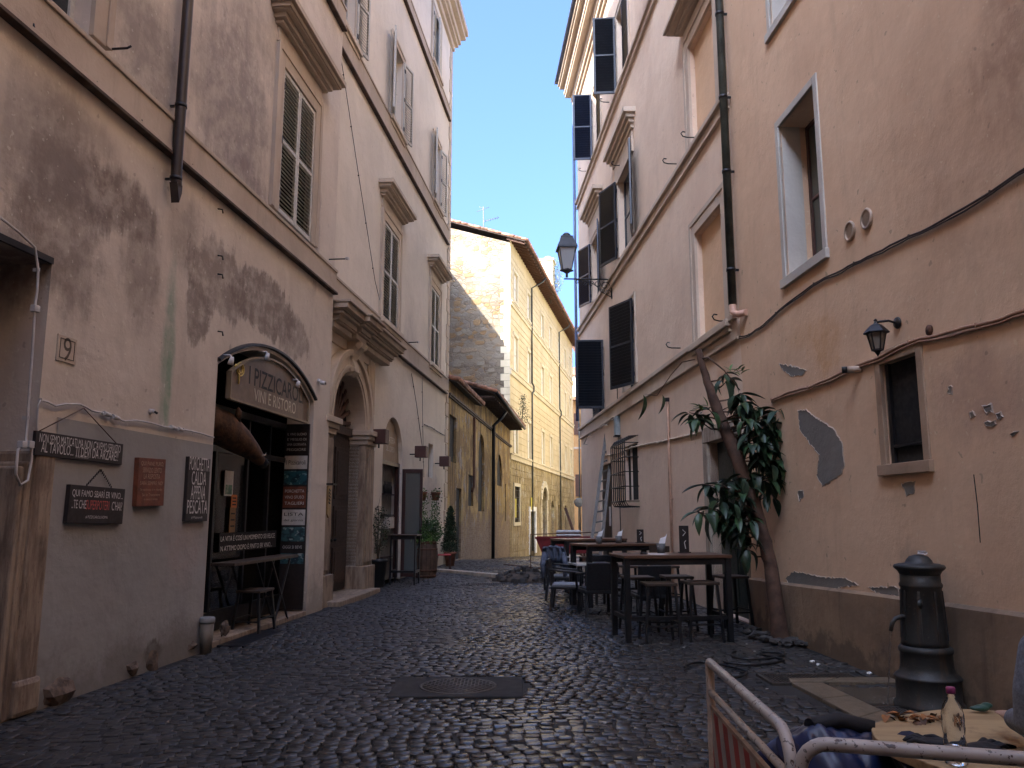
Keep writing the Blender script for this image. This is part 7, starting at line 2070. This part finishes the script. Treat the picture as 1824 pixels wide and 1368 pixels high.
# blue quilted jacket in a heap on a low crate
c_ = P3d(1490, 1350, .62)
t = thing("padded_jacket", "dark blue quilted jacket heaped beside the pale table", "jacket", loc=(c_.x, c_.y, 0))
m_blue = flat("nylon_dark_blue", (.008,.016,.055), .38, var=.5, vscale=9)
from mathutils import noise as mnoise
def jf(u_, v_):
    x = -.34+.68*u_; y = -.30+.62*v_
    r = (x/.36)**2+(y/.33)**2
    h = .73*max(.0, 1-r**2.2*.85) if r < 1.1 else .0
    z = max(.34, h) + .05*mnoise.noise(Vector((x*7,y*7,1))) + .014*abs(sin((x*1.0+y*.6)*36)) + .02*mnoise.noise(Vector((x*20,y*20,5)))
    return (x, y, z)
cloth("quilted_shell", m_blue, t, 60, 56, jf)
b = MB()
b.tube([(-.25,-.18,.70),(-.32,-.05,.60),(-.30,.12,.50)], [.06,.055,.045], 12); b.tube([(.2,-.2,.72),(.30,-.1,.62),(.33,.08,.50)], [.06,.055,.045], 12); b.build("sleeve", m_blue, t)
b = MB(); b.tube([(-.12,-.05,.755),(.02,.02,.76),(.15,-.03,.74)], [.03,.035,.03], 10); b.build("hood_lining", m_glove, t)
ct = thing("wooden_crate", "low dark crate under the blue quilted jacket", "crate", loc=(c_.x, c_.y, 0))
for i in range(3):
    for sy_ in (-1,1): b = MB(); b.box(-.28,.28,sy_*.24-.01,sy_*.24+.01,.02+i*.12,.11+i*.12); b.build("slat", m_seatwood, ct)
    for sx_ in (-1,1): b = MB(); b.box(sx_*.27-.01,sx_*.27+.01,-.229,.229,.02+i*.12,.11+i*.12); b.build("slat", m_seatwood, ct)
b = MB(); b.box(-.258,.258,-.228,.228,.30,.33); b.build("lid", m_seatwood, ct)
# person seated at the near side of the pale table, mostly beyond the frame
t = thing("person", "person in a grey sweatshirt seated at the pale table, cut off by the frame", "person", loc=(2.03, 2.92, 0.05))
m_skin = flat("skin", (.42,.26,.18), .55, var=.1); m_sweat = flat("sweatshirt_grey_marl", (.16,.18,.21), .95, var=.25, vscale=60, bump=.5, bscale=160)
m_jean = flat("jeans_dark", (.03,.04,.07), .9); m_hair = flat("hair_dark_brown", (.03,.018,.012), .6, var=.4, vscale=60, bump=.6)
body = chain([((0,-.02,1.20),.055),((0,.01,1.30),.055)],4) + [((0,.03,1.42),.098,(.82,.98,1.2)),((0,.06,1.36),.07,(.8,.9,.8))]
body += [((0,.135,1.405),.014,(1,1.2,1.5))] + [((s*.082,.02,1.41),.02,(.5,1,1.5)) for s in (-1,1)]
body += [(c__, r_, (1,1,1)) for s in (-1,1) for c__, r_, _ in chain([((s*.19,-.02,1.10),.04),((s*.245,.0,.83),.036),((s*.16,.24,.80),.026)], 8)]
for s in (-1,1):
    body += [((s*.14,.30,.79),.034,(1,1.3,.5))]
    for i in range(4): body += chain([((s*(.165-.018*i),.33,.795),.009),((s*(.16-.02*i),.365+.006*(1.5-abs(i-1.5)),.795),.0085),((s*(.155-.02*i),.39+.008*(1.5-abs(i-1.5)),.785),.0075)], 5)
    body += chain([((s*.11,.29,.79),.011),((s*.085,.315,.79),.009)], 4)
body += chain([((0,0,.55),.10),((0,-.01,.85),.10),((0,-.02,1.1),.09)], 6)
for s in (-1,1): body += chain([((s*.10,.0,.52),.075),((s*.12,.40,.50),.055),((s*.12,.40,.10),.035),((s*.12,.48,.05),.03)], 8)
blobs("body", m_skin, t, body, .012, 4)
sw = chain([((0,.0,.52),.145),((0,-.01,.85),.145),((0,-.02,1.08),.15)], 8)
sw = [(c__, r_, (1.15,.82,1)) for c__, r_, _ in sw]+[((0,-.02,1.16),.11,(1.25,.8,.7))]
for s in (-1,1): sw += chain([((s*.15,-.02,1.12),.075),((s*.20,-.01,1.08),.068),((s*.245,-.01,.95),.058),((s*.25,.0,.84),.055),((s*.17,.22,.80),.042)], 9)
for s in range(-3, 4): sw += [((s*.03,-.03,1.215),.035,(1,1,.7))]
o = blobs("sweatshirt", m_sweat, t, sw, .012, 5)
jn = [((0,0,.50),.15,(1.15,.9,.75))]
for s in (-1,1): jn += chain([((s*.10,.0,.50),.095),((s*.12,.42,.50),.072),((s*.12,.42,.14),.058)], 9)
blobs("jeans", m_jean, t, jn, .014, 4)
blobs("hair", m_hair, t, [((0,-.0,1.46),.108,(.86,1,1.1)),((0,-.04,1.40),.09,(.85,.8,1.1))], .012, 3)
b = MB()
for s in (-1,1): b.lathe([(0,-.008),(.011,-.004),(.011,.004),(0,.008)], 8, (s*.032,.118,1.425))
b.build("eyes", m_black, t)
b = MB(); b.box(-.022,.022,.112,.124,1.358,1.364); b.build("mouth", flat("lip", (.3,.12,.10), .6), t)
for s in (-1,1): blobs("shoe", m_glove, t, [((s*.12,.42,.05),.05,(1,1,.9)),((s*.12,.50,.045),.045,(1,1.4,.8))], .012, 3)
simple_chair("cafe_chair", "black chair under the seated person at the right edge", 2.0, 2.88, pi, m_dkmetal, h=.42)
